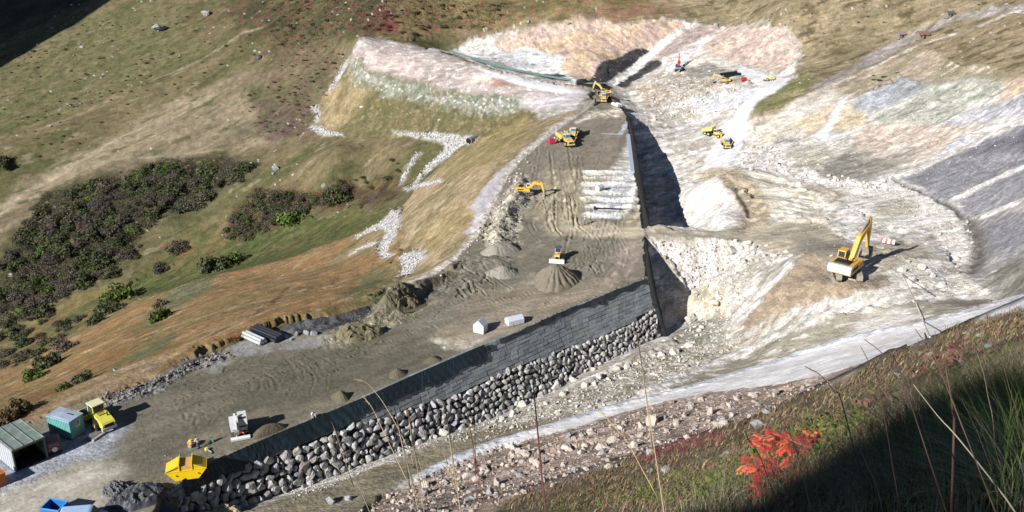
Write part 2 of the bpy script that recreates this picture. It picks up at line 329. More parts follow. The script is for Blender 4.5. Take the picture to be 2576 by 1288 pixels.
# --- dam, downstream faces
FACE = [(785, 325), (800, 268), (850, 200), (890, 110), (930, 93), (1000, 104), (1100, 129), (1200, 162), (1300, 192), (1400, 213), (1490, 234), (1500, 258), (1430, 308), (1330, 310), (1250, 335), (1190, 352), (1090, 339), (1000, 339), (870, 347), (830, 338)]
paint(FACE, (116, 106, 66), (102, 98, 58), 6, 1, 1.5, 0.6, (0.2, 1), 2, 0.05, 0.8, (0.2, 0.12), c3=(136, 126, 92), c3t=0.33)
paint([(788, 322), (812, 250), (850, 203), (900, 203), (925, 235), (900, 282), (850, 325)], (162, 142, 100), (130, 116, 74), 5, 3, 3, 1, (0.2, 1), 2)
paint([(868, 162), (930, 170), (1000, 200), (1100, 235), (1200, 240), (1330, 240), (1330, 262), (1280, 285), (1180, 278), (1080, 256), (980, 236), (890, 212)], (130, 136, 112), (158, 156, 140), 3.5, 2, 2, 1.5, None, 1, 0.15, 1.0, (0.2, 0.25), c3=(206, 204, 198), c3t=0.35)
paint([(878, 150), (900, 100), (930, 92), (1000, 104), (1100, 129), (1200, 162), (1300, 192), (1400, 213), (1495, 236), (1445, 288), (1335, 285), (1330, 242), (1200, 236), (1100, 224), (1000, 192), (930, 164)], (181, 168, 158), (162, 147, 138), 5, 1, 1.5, 1, (1, -0.5), 3, 0.1, 0.8, (0.15, 0.15), c3=(216, 204, 196), c3t=0.36)
paint([(920, 130), (1000, 150), (1040, 160), (1060, 190), (980, 180), (930, 160)], (190, 168, 158), (206, 192, 182), 3, 1.5, 2)
paint([(1236, 188), (1295, 204), (1290, 216), (1240, 217), (1222, 208)], (168, 130, 116), None, 3, 0.6, 1.2, 1)
paint([(1190, 190), (1240, 188), (1240, 205), (1180, 204)], (212, 202, 186), None, 3, 1, 1.5, 1)
paint([(1180, 163), (1235, 180), (1330, 198), (1480, 233), (1462, 243), (1330, 222), (1245, 197)], (214, 214, 210), (196, 196, 196), 4, 0.5, 0.4, 0.3, (1, -0.6), 4, grain=0.3, rough=(0.05, 0.05))
paint([(1320, 245), (1480, 238), (1430, 280), (1330, 275)], (188, 178, 178), (206, 198, 194), 4, 2, 2, 1, (1, -0.5), 4)
paint([(1340, 285), (1440, 268), (1500, 256), (1430, 306), (1370, 300)], (150, 152, 132), (190, 184, 172), 3, 1.5, 2, 1)
TANF = [(1478, 276), (1430, 306), (1380, 343), (1318, 393), (1278, 440), (1243, 510), (1203, 590), (1148, 650), (1098, 688), (1008, 722), (1030, 692), (1060, 650), (1012, 612), (1005, 545), (1012, 520), (1060, 458), (1130, 400), (1190, 353), (1260, 328), (1330, 305), (1400, 295)]
paint(TANF, (168, 146, 106), (138, 124, 84), 7, 1, 1.5, 1, (0.41, 0.91), 4, 0.02, 0.8, (0.25, 0.14), c3=(182, 162, 124), c3t=0.33)
paint([(1200, 350), (1290, 310), (1390, 300), (1330, 345), (1250, 400), (1150, 440), (1090, 455), (1130, 405)], (142, 128, 78), (168, 146, 98), 5, 2, 3, 1, (0.41, 0.91), 4)
paint([(1080, 560), (1180, 500), (1190, 540), (1120, 610), (1060, 640), (1040, 610)], (150, 132, 84), (176, 154, 108), 4, 2, 3, 1)
paint([(1488, 262), (1440, 300), (1385, 340), (1325, 388), (1284, 436), (1248, 508), (1200, 585), (1168, 594), (1190, 545), (1182, 520), (1206, 490), (1250, 432), (1310, 385), (1380, 332), (1430, 300), (1478, 268)], (178, 174, 176), (196, 190, 188), 4, 0.5, 0.8, 0.6, (-0.3, 1), 6, grain=0.4, rough=(0.05, 0.05))
for P_ in ([(1440, 296), (1385, 338), (1325, 386), (1284, 436), (1250, 505), (1210, 585), (1155, 648), (1098, 690), (1010, 724)],): stroke(P_, 3.2, (212, 204, 192), (188, 176, 158), 0.8, 0.8, 0.8, 1.5, 1.0, (0.15, 0.3))
# rock-lined drains at the toe
DR = [[(779, 319), (793, 316), (826, 330), (862, 337), (866, 343), (819, 341), (782, 332)], [(782, 268), (797, 267), (808, 287), (801, 308), (792, 308), (797, 290)],
      [(986, 332), (1040, 335), (1105, 334), (1189, 343), (1197, 350), (1181, 363), (1156, 370), (1131, 395), (1094, 413), (1069, 435), (1051, 461), (1043, 453), (1080, 410), (1116, 376), (1128, 362), (1087, 350), (1004, 339)],
      [(1062, 379), (1033, 417), (1015, 453), (1007, 464), (1012, 446), (1029, 410), (1054, 381)], [(1022, 467), (1058, 461), (1105, 452), (1113, 457), (1076, 468), (1029, 477)],
      [(982, 530), (1004, 530), (1007, 563), (988, 607), (973, 628), (984, 643), (964, 651), (948, 628), (960, 607), (975, 581), (960, 576), (935, 582), (891, 602), (892, 596), (942, 566), (970, 550)],
      [(1004, 650), (1022, 636), (1058, 632), (1060, 650), (1040, 679), (1022, 696), (1006, 694), (1014, 672)], [(884, 636), (925, 612), (953, 606), (950, 613), (915, 624), (888, 639)],
      [(870, 150), (880, 150), (850, 200), (840, 225), (826, 230), (845, 195)]]
for P_ in DR: paint(P_, (198, 196, 192), (160, 156, 148), 1.4, 0.9, 0.8, 1.2, None, 1, 0.1, 1.0, (0.1, 0.35))
stroke([(960, 480), (940, 495), (905, 515), (880, 520)], 2.5, (70, 66, 66), (50, 46, 46), op=0.9)
# --- reservoir side
R_ALL = [(1500, 226), (1400, 212), (1300, 191), (1200, 161), (1100, 127), (1240, 85), (1440, 48), (1700, 44), (2010, 60), (2100, 180), (2576, 200), (2900, 260), (2900, 800), (2576, 760), (2340, 850), (1900, 1000), (1500, 1110), (1200, 1180), (700, 1288), (560, 1250), (700, 1150), (1200, 920), (1626, 704), (1620, 560), (1585, 300), (1545, 250)]
AR = (0.9, 0.43); AQ = (1.0, -0.08)
paint(R_ALL, (200, 194, 184), (176, 168, 154), 7, 1, 1, 1, AR, 3, 0.05, 0.9, (0.45, 0.3), only='N', c3=(220, 216, 208), c3t=0.35)
paint([(1290, 70), (1200, 92), (1000, 97), (1000, -80), (2900, -80), (2900, 300), (2576, 215), (2400, 205), (2200, 240), (2150, 235), (2010, 300), (1890, 320), (1880, 300), (1990, 200), (2012, 130), (1990, 92), (1950, 74), (1880, 64), (1800, 60), (1756, 56), (1700, 46), (1610, 60), (1540, 47), (1440, 50), (1350, 78)],
      (128, 116, 86), (144, 128, 98), 8, 1.5, 3, 1.5, AQ, 4, 0.0, 0.8, (0.4, 0.16), c3=(100, 88, 62), c3t=0.3)
paint([(1200, 92), (1290, 68), (1440, 48), (1560, 44), (1640, 20), (1600, -80), (1000, -80), (1000, 97)], (98, 88, 54), (120, 104, 66), 7, 4, 5, 2, AQ, 2, 0.05, 0.8, (0.5, 0.25), c3=(128, 88, 72), c3t=0.32)
paint([(1440, 45), (1560, 15), (1700, 8), (1690, 40), (1600, 55), (1540, 45)], (128, 96, 76), (120, 104, 72), 5, 3, 4, 2)
paint([(1246, 105), (1319, 83), (1409, 54), (1500, 51), (1572, 62), (1609, 58), (1681, 51), (1721, 58), (1714, 76), (1674, 98), (1609, 134), (1583, 138), (1554, 152), (1478, 207), (1420, 199), (1406, 174), (1420, 145), (1384, 134), (1304, 120), (1261, 131)],
      (190, 164, 132), (178, 154, 140), 9, 1, 1.5, 1, (0.4, -1), 2, 0.05, 0.9, (0.4, 0.25), c3=(180, 146, 124), c3t=0.45)
paint([(1246, 105), (1319, 83), (1409, 54), (1500, 51), (1525, 62), (1425, 95), (1365, 112), (1304, 118), (1261, 131)], (180, 156, 142), (188, 166, 144), 6, 2, 3, 1)
paint([(1070, 124), (1266, 131), (1309, 120), (1425, 145), (1411, 174), (1483, 207), (1450, 207), (1350, 185), (1220, 152), (1100, 130)], (186, 188, 190), (206, 202, 194), 6, 1, 2, 1, (1, -0.5), 3, 0.1, c3=(158, 160, 162), c3t=0.4)
paint([(1180, 128), (1240, 118), (1290, 130), (1260, 158), (1200, 140)], (205, 200, 192), (160, 158, 156), 3, 1, 2, 1.5, rough=(0.2, 0.5))
paint([(1362, 184), (1406, 180), (1425, 195), (1413, 200), (1353, 191)], (72, 70, 72), None, 3, 0.5, 0.6)
paint([(1478, 207), (1580, 138), (1612, 137), (1565, 181), (1525, 214), (1507, 218)], (58, 56, 60), (68, 65, 66), 3, 0.4, 0.3, 0.4, grain=0.9)
paint([(1543, 214), (1572, 181), (1616, 158), (1627, 161), (1620, 178), (1572, 207), (1554, 218)], (66, 64, 66), (78, 74, 73), 3, 0.4, 0.3, 0.4, grain=0.9)
paint([(1710, 78), (1755, 65), (1795, 66), (1815, 75), (1725, 118), (1695, 135), (1655, 150), (1630, 142), (1681, 102)], (176, 159, 148), (164, 146, 138), 5, 0.8, 1.2, 1, AR, 3)
paint([(1525, 214), (1572, 170), (1616, 138), (1645, 116), (1696, 82), (1710, 78), (1681, 102), (1627, 141), (1591, 170), (1557, 203), (1540, 221)], (228, 222, 214), (196, 188, 176), 1.6, 0.4, 0.4, 0.4, grain=1.0, rough=(0.1, 0.4))
paint([(1795, 90), (1845, 68), (1950, 75), (1990, 95), (2010, 130), (1990, 160), (1960, 180), (1930, 180), (1845, 155), (1815, 148), (1765, 125)], (180, 159, 146), (190, 170, 152), 6, 1, 1.5, 1, AR, 3, 0.15)
paint([(1670, 181), (1714, 141), (1754, 112), (1794, 89), (1790, 98), (1761, 122), (1725, 152), (1683, 185)], (226, 223, 218), (200, 196, 190), 1.6, 0.4, 0.3, 0.4, grain=1.0, rough=(0.1, 0.3))
paint([(1705, 165), (1765, 140), (1825, 150), (1845, 165), (1785, 160), (1725, 185)], (212, 204, 190), (196, 188, 170), 3, 1.5, 2, 1)
paint([(1717, 174), (1783, 156), (1826, 170), (1844, 181), (1812, 203), (1754, 203), (1721, 192)], (150, 146, 134), (168, 162, 148), 4, 1.5, 1.5, 1)
paint([(1600, 225), (1660, 190), (1700, 185), (1760, 200), (1850, 206), (1900, 225), (1800, 240), (1700, 265), (1650, 290), (1612, 268)], (170, 154, 128), (196, 186, 168), 4, 1.5, 2, 1.5, AR, 2, 0.1, 1.0, (0.3, 0.4), c3=(222, 216, 206), c3t=0.28)
paint([(1612, 275), (1700, 262), (1800, 240), (1900, 240), (1880, 270), (1800, 300), (1720, 322), (1660, 300)], (188, 178, 160), (206, 202, 194), 4, 1.5, 2, 1.5, AR, 3, 0.0, 1.0, (0.3, 0.3), c3=(226, 222, 214), c3t=0.25)
paint([(1720, 255), (1850, 225), (1920, 215), (1930, 235), (1860, 265), (1760, 280)], (200, 203, 206), (212, 210, 206), 4, 1.5, 1.5, 1, AR, 3)
paint([(1861, 163), (1900, 183), (1940, 190), (1988, 195), (1980, 215), (1935, 255), (1905, 305), (1880, 345), (1850, 390), (1830, 430), (1770, 425), (1790, 370), (1830, 310), (1880, 250), (1925, 215), (1890, 208), (1860, 190)], (226, 225, 222), (214, 212, 210), 5, 1, 1, 0.6, grain=0.4, rough=(0.08, 0.08))
paint([(2032, 225), (2123, 174), (2195, 127), (2253, 98), (2322, 69), (2377, 47), (2413, 36), (2486, 22), (2600, 8), (2600, 33), (2486, 40), (2413, 51), (2340, 80), (2297, 112), (2214, 160), (2141, 189), (2072, 225)], (158, 148, 144), (138, 128, 114), 4, 0.8, 0.8, 0.8, AR, 5, 0.1)
stroke([(2590, 12), (2449, 73), (2330, 109), (2214, 163), (2123, 203), (2014, 250), (1905, 316)], 1.6, (196, 188, 176), (160, 150, 130), 0.5, 1, 1)
stroke([(2576, 40), (2440, 75), (2330, 120), (2200, 180), (2060, 250)], 1.6, (134, 116, 92), None, 0.5, 1, 1, op=0.8)
paint([(2050, 240), (2214, 168), (2330, 125), (2420, 160), (2576, 185), (2576, 215), (2400, 205), (2250, 200), (2170, 245), (2060, 275), (1960, 320), (1900, 340)], (176, 158, 132), (150, 140, 108), 6, 2, 2, 1.5, AR, 5, 0.1, 0.8, (0.25, 0.2), c3=(198, 184, 160), c3t=0.35)
paint([(1880, 308), (1912, 254), (1978, 214), (2029, 178), (2052, 192), (2021, 232), (1960, 268), (1905, 299)], (118, 120, 72), (142, 132, 90), 4, 0.8, 1, 0.8, AR, 3)
paint([(1880, 312), (1960, 275), (2090, 225), (2140, 240), (2040, 290), (1980, 330), (1930, 370), (1890, 380)], (214, 206, 192), (192, 180, 160), 5, 2, 2, 1, AR, 5)
paint([(1989, 308), (2043, 283), (2087, 272), (2130, 261), (2181, 283), (2188, 308), (2145, 326), (2087, 345), (2032, 341), (1996, 326)], (206, 186, 154), (196, 178, 152), 4, 2, 1.5, 1)
paint([(2137, 243), (2119, 250), (2094, 287), (2072, 319), (2043, 345), (2072, 355), (2159, 326), (2087, 341), (2094, 319), (2110, 290)], (204, 208, 212), None, 4, 0.6, 0.6, 0.5, grain=0.3)
paint([(2152, 265), (2195, 232), (2268, 199), (2340, 207), (2319, 232), (2250, 261), (2195, 290)], (164, 166, 170), (148, 150, 150), 4, 1.5, 1.5, 1, AR, 3)
paint([(2340, 207), (2449, 196), (2533, 207), (2529, 232), (2449, 261), (2377, 301), (2304, 314), (2232, 310), (2195, 290), (2250, 261)], (182, 180, 168), (164, 166, 148), 5, 1.5, 2, 1, AR, 2, 0.1, c3=(150, 154, 132), c3t=0.42)
paint([(2145, 330), (2200, 310), (2304, 314), (2450, 300), (2480, 320), (2400, 362), (2250, 425), (2150, 392)], (196, 178, 160), (206, 192, 178), 5, 2, 2, 1, AR, 4)
paint([(2600, 225), (2480, 262), (2377, 305), (2400, 315), (2480, 312), (2600, 285)], (168, 168, 172), (190, 188, 188), 4, 1.5, 1.5, 1, AR, 4)
paint([(2530, 195), (2600, 190), (2600, 225), (2520, 250)], (204, 178, 150), None, 4, 2, 1.5)
paint([(2040, 440), (2101, 384), (2145, 374), (2195, 399), (2285, 388), (2250, 428), (2195, 445), (2166, 470), (2090, 455)], (142, 138, 128), (156, 150, 134), 5, 3, 2, 1, AR, 5, 0.1, c3=(176, 168, 152), c3t=0.4)
paint([(1960, 400), (2050, 360), (2110, 375), (2060, 440), (2000, 430)], (196, 188, 172), (172, 166, 146), 4, 2, 1.5, 1, AR, 4)
stroke([(1484, 213), (1540, 178), (1606, 142)], 8.5, (56, 54, 58), (66, 63, 64), 0.3, 0.2, 0.3, grain=0.9)
stroke([(1560, 214), (1600, 186), (1640, 164)], 6.0, (62, 60, 62), (74, 70, 70), 0.3, 0.2, 0.3, grain=0.9)
stroke([(1532, 216), (1570, 190), (1620, 150), (1660, 116), (1704, 82)], 3.0, (230, 225, 217), (204, 196, 184), 0.3, 0.2, 0.4, 1.2, grain=1.0)
# right flank: dark fill with pale drains
paint([(2900, 240), (2576, 312), (2486, 350), (2322, 428), (2215, 470), (2256, 458), (2340, 492), (2442, 556), (2576, 505), (2900, 380)], (146, 145, 147), (158, 157, 159), 7, 1, 1, 1, AR, 5, 0.1, 0.9, (0.25, 0.18), c3=(130, 128, 130), c3t=0.4)
paint([(2900, 250), (2576, 325), (2490, 355), (2430, 385), (2420, 400), (2520, 385), (2576, 380), (2900, 300)], (112, 110, 113), (126, 124, 127), 5, 2, 2, 1, AR, 4)
paint([(2440, 557), (2576, 508), (2900, 400), (2900, 700), (2600, 745), (2510, 748), (2440, 695), (2466, 640)], (158, 154, 148), (184, 179, 170), 5, 1.5, 1.5, 1, AR, 4, 0.15, 0.9, (0.25, 0.2), c3=(202, 196, 184), c3t=0.38)
paint([(2480, 560), (2576, 530), (2640, 560), (2576, 620), (2500, 640), (2472, 600)], (146, 145, 147), None, 4, 2, 2, 1, AR, 4)
paint([(2500, 690), (2576, 650), (2640, 640), (2640, 740), (2520, 745)], (150, 146, 134), (128, 126, 106), 4, 2, 2, 1, AR, 3)
for P_, wd in (([(2160, 480), (2230, 452), (2304, 428), (2359, 399), (2431, 348), (2478, 325), (2600, 300)], 3.4), ([(2406, 499), (2449, 477), (2504, 450), (2600, 408)], 2.2), ([(2435, 554), (2486, 539), (2533, 519), (2600, 492)], 2.4)):
    stroke(P_, wd, (226, 219, 211), (198, 190, 180), 0.35, 0.25, 0.5, 1.5, 1.0, (0.1, 0.35), lift=0.35)
stroke([(2430, 352), (2380, 378)], 2.0, (190, 196, 204), None, 0.6)
# basin floor, banks and pads
paint([(2235, 440), (2300, 466), (2400, 516), (2466, 590), (2458, 640), (2420, 690), (2370, 640), (2350, 580), (2200, 560), (2050, 470), (1985, 445), (2060, 450), (2145, 458), (2180, 468)], (222, 217, 207), (202, 196, 182), 4, 1.5, 1.5, 1, AQ, 3, 0.1, 0.9, (0.3, 0.2), c3=(176, 168, 150), c3t=0.4)
paint([(2014, 478), (2100, 512), (2133, 498), (2060, 461), (2021, 458)], (164, 154, 134), (182, 172, 150), 3, 2, 1.5, 1)
paint([(2180, 520), (2260, 500), (2320, 520), (2260, 550), (2200, 545)], (174, 166, 148), (204, 198, 184), 3, 1.5, 1.5, 1, AQ, 4)
stroke([(2240, 446), (2300, 474), (2345, 492), (2400, 522), (2442, 556)], 0.9, (104, 100, 92), None, 0.4, 0.5, 0.5, lift=-0.5)
stroke([(2442, 556), (2466, 600), (2468, 645), (2440, 690)], 2.2, (118, 114, 106), None, 0.9, 0.8, 0.5, lift=-0.4)
paint([(1862, 372), (1950, 360), (1985, 420), (2045, 428), (2062, 450), (2150, 455), (2170, 468), (2230, 438), (2255, 452), (2200, 484), (2100, 478), (2000, 455), (1900, 432), (1850, 405)], (226, 222, 214), (198, 190, 174), 3, 1, 1.5, 1, None, 1, 0.2, 1.0, (0.3, 0.6), c3=(160, 150, 130), c3t=0.45)
paint([(1720, 440), (1830, 420), (1930, 440), (2020, 470), (2080, 520), (2070, 570), (1980, 560), (1900, 500), (1860, 460), (1780, 445)], (212, 204, 188), (194, 184, 164), 4, 1.5, 1.5, 1, (0.7, -0.7), 3, 0.05, c3=(214, 208, 196), c3t=0.35)
paint([(1730, 455), (1830, 460), (1865, 520), (1880, 560), (1800, 572), (1720, 566), (1712, 500)], (228, 222, 214), (212, 204, 192), 4, 1, 1, 0.8, grain=0.9, rough=(0.2, 0.2))
stroke([(1790, 432), (1850, 450), (1890, 490), (1905, 540), (1890, 580)], 6, (172, 156, 128), (188, 174, 148), 1.0, 0.4, 0.5, lift=-0.3)
stroke([(1845, 470), (1870, 520), (1882, 545)], 0.9, (96, 84, 70), None, 0.3, 0.4, 0.3)
paint([(1615, 575), (1700, 578), (1800, 583), (1880, 572), (1960, 560), (2060, 560), (2135, 600), (2165, 650), (2150, 692), (2085, 690), (2000, 640), (1930, 628), (1880, 605), (1800, 598), (1700, 596), (1618, 592)], (188, 176, 148), (172, 160, 136), 5, 0.7, 1.0, 0.6, (1, 0.1), 4, 0.05, 0.6, (0.1, 0.12), c3=(200, 188, 160), c3t=0.3)
paint([(2020, 590), (2120, 610), (2150, 650), (2130, 680), (2060, 655), (1990, 625)], (150, 141, 124), (166, 154, 132), 4, 2, 1.5, 1, (1, -0.3), 3)
paint([(1640, 610), (1720, 606), (1840, 606), (1900, 625), (1870, 660), (1800, 700), (1740, 740), (1690, 660)], (226, 218, 208), (206, 196, 180), 3, 1, 1, 0.8, (0.2, 1), 2, 0.1, 0.9, (0.3, 0.3))
paint([(1700, 730), (1760, 715), (1830, 730), (1830, 790), (1760, 800), (1700, 800)], (212, 200, 180), (190, 174, 148), 3, 1.5, 1.5, 1)
paint([(2030, 637), (2085, 662), (2100, 700), (2160, 706), (2250, 690), (2220, 735), (2130, 745), (2040, 770), (1960, 810), (1890, 850), (1830, 872), (1870, 810), (1940, 730)], (170, 150, 122), (154, 136, 112), 4, 1, 1.2, 0.8, (0.3, -1), 3, 0.05, 0.9, (0.2, 0.2))
paint([(1830, 860), (1950, 790), (2040, 760), (2100, 745), (2060, 790), (1960, 840), (1880, 880), (1800, 900)], (216, 210, 198), (184, 170, 146), 3, 1, 1, 1, AR, 3, 0.1, 1.0, (0.2, 0.3))
paint([(2180, 620), (2260, 600), (2330, 630), (2320, 680), (2240, 690), (2170, 680)], (196, 184, 162), (168, 158, 138), 3, 1.5, 1, 1)
paint([(1560, 1040), (1650, 992), (1760, 942), (1900, 885), (2000, 830), (2080, 806), (2200, 772), (2300, 755), (2420, 755), (2490, 738), (2510, 752), (2350, 800), (2200, 842), (2050, 880), (1900, 932), (1750, 982), (1600, 1036)], (164, 156, 134), (148, 142, 122), 5, 1, 1.2, 1, (0.9, -0.4), 4, 0.1, 0.7, (0.15, 0.14), c3=(206, 200, 184), c3t=0.3)
paint([(2130, 835), (2180, 790), (2260, 765), (2330, 785), (2260, 825), (2180, 850)], (216, 210, 200), (196, 186, 166), 3, 1.5, 1.5, 1, (0.9, -0.4), 3)
paint([(2230, 690), (2300, 660), (2360, 665), (2400, 700), (2480, 730), (2500, 745), (2400, 745), (2330, 730), (2270, 735)], (226, 220, 208), (204, 196, 178), 3, 1, 1.2, 1, None, 1, 0.15, 1.0, (0.3, 0.4))
stroke([(1640, 985), (1760, 930), (1880, 880), (1980, 830), (2060, 800)], 3.0, (212, 208, 198), (188, 180, 162), 1, 0.8, 0.8, 1.5, 1.0, (0.1, 0.35), lift=0.5)
paint([(1090, 1112), (1230, 1050), (1400, 985), (1560, 925), (1690, 870), (1800, 848), (1880, 850), (1800, 905), (1700, 948), (1560, 1012), (1400, 1058), (1200, 1112)], (186, 177, 158), (166, 156, 134), 3, 1, 1.2, 0.8, None, 1, 0.1, 1.0, (0.2, 0.35), c3=(212, 206, 194), c3t=0.35)
paint([(1690, 835), (1760, 800), (1830, 830), (1800, 860), (1700, 872)], (170, 164, 150), (140, 138, 116), 3, 1, 1, 1, grain=1.0, rough=(0.2, 0.4))
paint([(520, 1300), (640, 1262), (800, 1225), (1000, 1160), (1100, 1115), (1250, 1075), (1400, 1048), (1440, 1050), (1300, 1092), (1100, 1170), (1000, 1215), (900, 1288), (700, 1400)], (142, 131, 104), (156, 146, 118), 3, 0.8, 0.8, 0.6, (0.9, 0.4), 3, 0.1, 0.8, (0.12, 0.14))
ROADT = [(1052, 1192), (1150, 1145), (1246, 1104), (1355, 1075), (1464, 1040), (1554, 1014), (1645, 992), (1754, 963), (1869, 928), (1942, 909), (2014, 880), (2123, 848), (2232, 823), (2400, 790), (2510, 756), (2650, 720)]
ROADB = [(2650, 752), (2576, 778), (2384, 828), (2340, 853), (2286, 875), (2195, 904), (2123, 926), (2032, 951), (1942, 966), (1790, 988), (1718, 1002), (1609, 1028), (1500, 1056), (1464, 1071), (1337, 1100), (1246, 1122), (1150, 1165), (1060, 1200)]
# slope of boulders between the road and the meadow
paint([(900, 1300), (960, 1250), (1060, 1196)] + ROADB[::-1][2:14] + [(2200, 930), (2110, 975), (1990, 1000), (1880, 1050), (1780, 1090), (1700, 1122), (1560, 1155), (1480, 1192), (1320, 1240), (1210, 1300)], (170, 148, 132), (146, 126, 110), 4, 1, 1.5, 1, None, 1, 0.05, 1.0, (0.35, 0.3), c3=(190, 172, 156), c3t=0.35)
MEAD = [(1210, 1300), (1320, 1240), (1480, 1192), (1560, 1155), (1700, 1122), (1780, 1090), (1880, 1050), (1990, 1000), (2110, 975), (2200, 930), (2290, 882), (2340, 858), (2384, 830), (2576, 781), (2900, 700), (2900, 1450), (1210, 1450)]
MEAD = MEAD[:9] + [(2200, 912), (2286, 876), (2340, 853), (2384, 826), (2576, 777), (2900, 690), (2900, 1450), (1210, 1450)]
paint(MEAD, (128, 108, 82), (104, 98, 64), 2.6, 0.6, 0.8, 0.5, None, 1, 0.1, 0.9, (0.2, 0.12), c3=(116, 74, 72), c3t=0.36)
paint(ROADT + ROADB, (238, 234, 228), (226, 221, 214), 4, 0.4, 0.4, 0.3, (0.9, -0.4), 4, 0.1, 0.35, (0.05, 0.05))
stroke([(p[0], p[1] + 6) for p in ROADT], 1.6, (204, 206, 210), (188, 190, 194), 0.4, 0.3, 0.5, 1.0, 0.9, (0.05, 0.18), lift=0.2)

# --- flat top of the dam
paint(PLAT, (120, 112, 94), (108, 101, 82), 7, 0.15, 0, 0, (0.7, 0.7), 3, 0.05, 0.4, (0.05, 0.05), only='P', c3=(136, 127, 104), c3t=0.36, world=True)
pP = dict(only='P')
paint([(420, 1240), (560, 1155), (800, 1052), (1190, 882), (1100, 840), (900, 800), (700, 850), (480, 905), (300, 1000), (260, 1080), (300, 1200)], (106, 99, 80), (92, 87, 70), 7, 3, 3, 1, (0.75, 0.6), 4, 0.05, **pP)
paint([(520, 900), (640, 850), (760, 840), (900, 850), (760, 880), (620, 900), (520, 930)], (132, 129, 124), (118, 112, 96), 4, 1, 1.5, 1, **pP)
paint([(330, 1075), (300, 1130), (240, 1160), (130, 1188), (0, 1250), (-100, 1290), (-200, 1200), (0, 1130), (150, 1080), (250, 1050)], (148, 150, 156), (136, 136, 138), 3, 1.5, 1.5, 0.8, grain=0.9, **pP)
paint([(-200, 1420), (-200, 1290), (0, 1240), (130, 1195), (260, 1165), (330, 1180), (280, 1240), (240, 1420)], (166, 156, 138), (150, 140, 120), 4, 1.5, 1.5, 0.8, (0.6, 0.6), 4, **pP)
paint([(1090, 860), (1190, 832), (1240, 845), (1200, 878), (1130, 880)], (186, 176, 152), (140, 130, 106), 2.5, 0.6, 1, 0.8, c3=(214, 208, 194), c3t=0.3, **pP)
paint([(1260, 470), (1340, 400), (1420, 320), (1470, 290), (1576, 292), (1596, 430), (1470, 420), (1400, 500), (1330, 520)], (128, 116, 98), (118, 107, 90), 6, 2, 2, 1, (0.4, 1), 4, **pP)
paint([(1380, 430), (1470, 425), (1465, 540), (1560, 572), (1626, 560), (1626, 600), (1500, 590), (1380, 590), (1340, 540)], (158, 145, 114), (136, 124, 100), 4, 2, 2, 1, (0.3, 1), 5, 0.0, c3=(178, 166, 132), c3t=0.3, **pP)
paint([(1380, 575), (1500, 565), (1640, 572), (1640, 598), (1500, 600)], (176, 162, 132), (158, 146, 118), 4, 1.2, 1.5, 0.8, (1, 0.05), 5, **pP)
paint([(1560, 610), (1624, 610), (1626, 698), (1520, 738), (1470, 720), (1540, 670)], (150, 133, 114), (134, 120, 102), 4, 2, 2, 1, (0.3, 1), 3, c3=(172, 154, 138), c3t=0.35, **pP)
paint([(1200, 740), (1300, 720), (1480, 715), (1560, 722), (1420, 780), (1300, 833), (1190, 876), (1100, 850), (1150, 800)], (140, 126, 104), (120, 108, 88), 4, 2, 2, 1, (0.8, 0.35), 5, **pP)
paint([(1240, 740), (1340, 700), (1460, 690), (1480, 712), (1300, 728)], (138, 128, 106), (120, 110, 92), 3, 2, 2, 1, **pP)
paint([(1470, 428), (1597, 425), (1622, 562), (1480, 545), (1465, 480)], (186, 180, 166), (150, 142, 124), 3, 0.8, 1, 0.8, (1, 0), 5, 0.1, 0.9, (0.1, 0.18), **pP)
paint([(1500, 500), (1612, 480), (1622, 560), (1500, 545), (1485, 520)], (186, 188, 190), (168, 168, 166), 3, 1, 1, 0.8, (1, 0), 5, **pP)
for k, y in enumerate((432, 446, 462, 482, 500, 520, 540)):
    xe = 1588 + (y - 430) * 0.24
    stroke([(1470 + (k > 4) * 10, y), (1530, y + 1 + k % 2), (xe, y + 2)], 1.2, (212, 202, 184), (178, 170, 154), 0.6, 0.7, 0.9, 1.2, 1.0, (0.05, 0.3), lift=0.45, only='P', op=0.85, c3=(150, 140, 120), c3t=0.45)
    stroke([(1480, y + 9), (1540, y + 10), (xe, y + 11)], 0.7, (120, 110, 92), None, 0.4, 0.6, 0.6, lift=-0.15, only='P', op=0.8)
stroke([(1520, 337), (1560, 338), (1584, 340)], 1.0, (178, 182, 192), (150, 150, 150), 0.3, 0.4, 0.4, only='P')
paint([(1480, 280), (1578, 288), (1582, 300), (1560, 296), (1500, 296), (1450, 312)], (196, 182, 160), (150, 138, 116), 2.5, 0.8, 1, 1, grain=1.0, rough=(0.2, 0.4), **pP)
# rough spoil along the rim
paint([(1290, 440), (1330, 440), (1345, 500), (1310, 560), (1300, 630), (1240, 640), (1210, 600), (1250, 510)], (138, 128, 104), (170, 160, 138), 2.5, 1, 1.5, 1, None, 1, 0.05, 1.0, (0.7, 0.5), c3=(196, 188, 170), c3t=0.35, **pP)
paint([(1010, 728), (1080, 690), (1160, 650), (1230, 640), (1300, 650), (1280, 690), (1200, 720), (1100, 750)], (104, 97, 84), (122, 113, 96), 3, 1, 1.5, 1, None, 1, 0.05, 0.9, (0.35, 0.3), **pP)
paint([(930, 772), (1000, 728), (1060, 720), (1080, 760), (1040, 800), (960, 830), (860, 870), (800, 868), (860, 820)], (122, 114, 88), (106, 100, 78), 2.5, 1, 1.5, 1, None, 1, 0.05, 1.0, (0.7, 0.45), c3=(150, 142, 116), c3t=0.38, **pP)
paint([(690, 828), (740, 815), (830, 798), (935, 768), (940, 790), (880, 815), (800, 840), (720, 840)], (62, 60, 62), (82, 80, 78), 1.8, 0.5, 0.8, 0.6, None, 1, 0.05, 1.0, (0.4, 0.4), **pP)
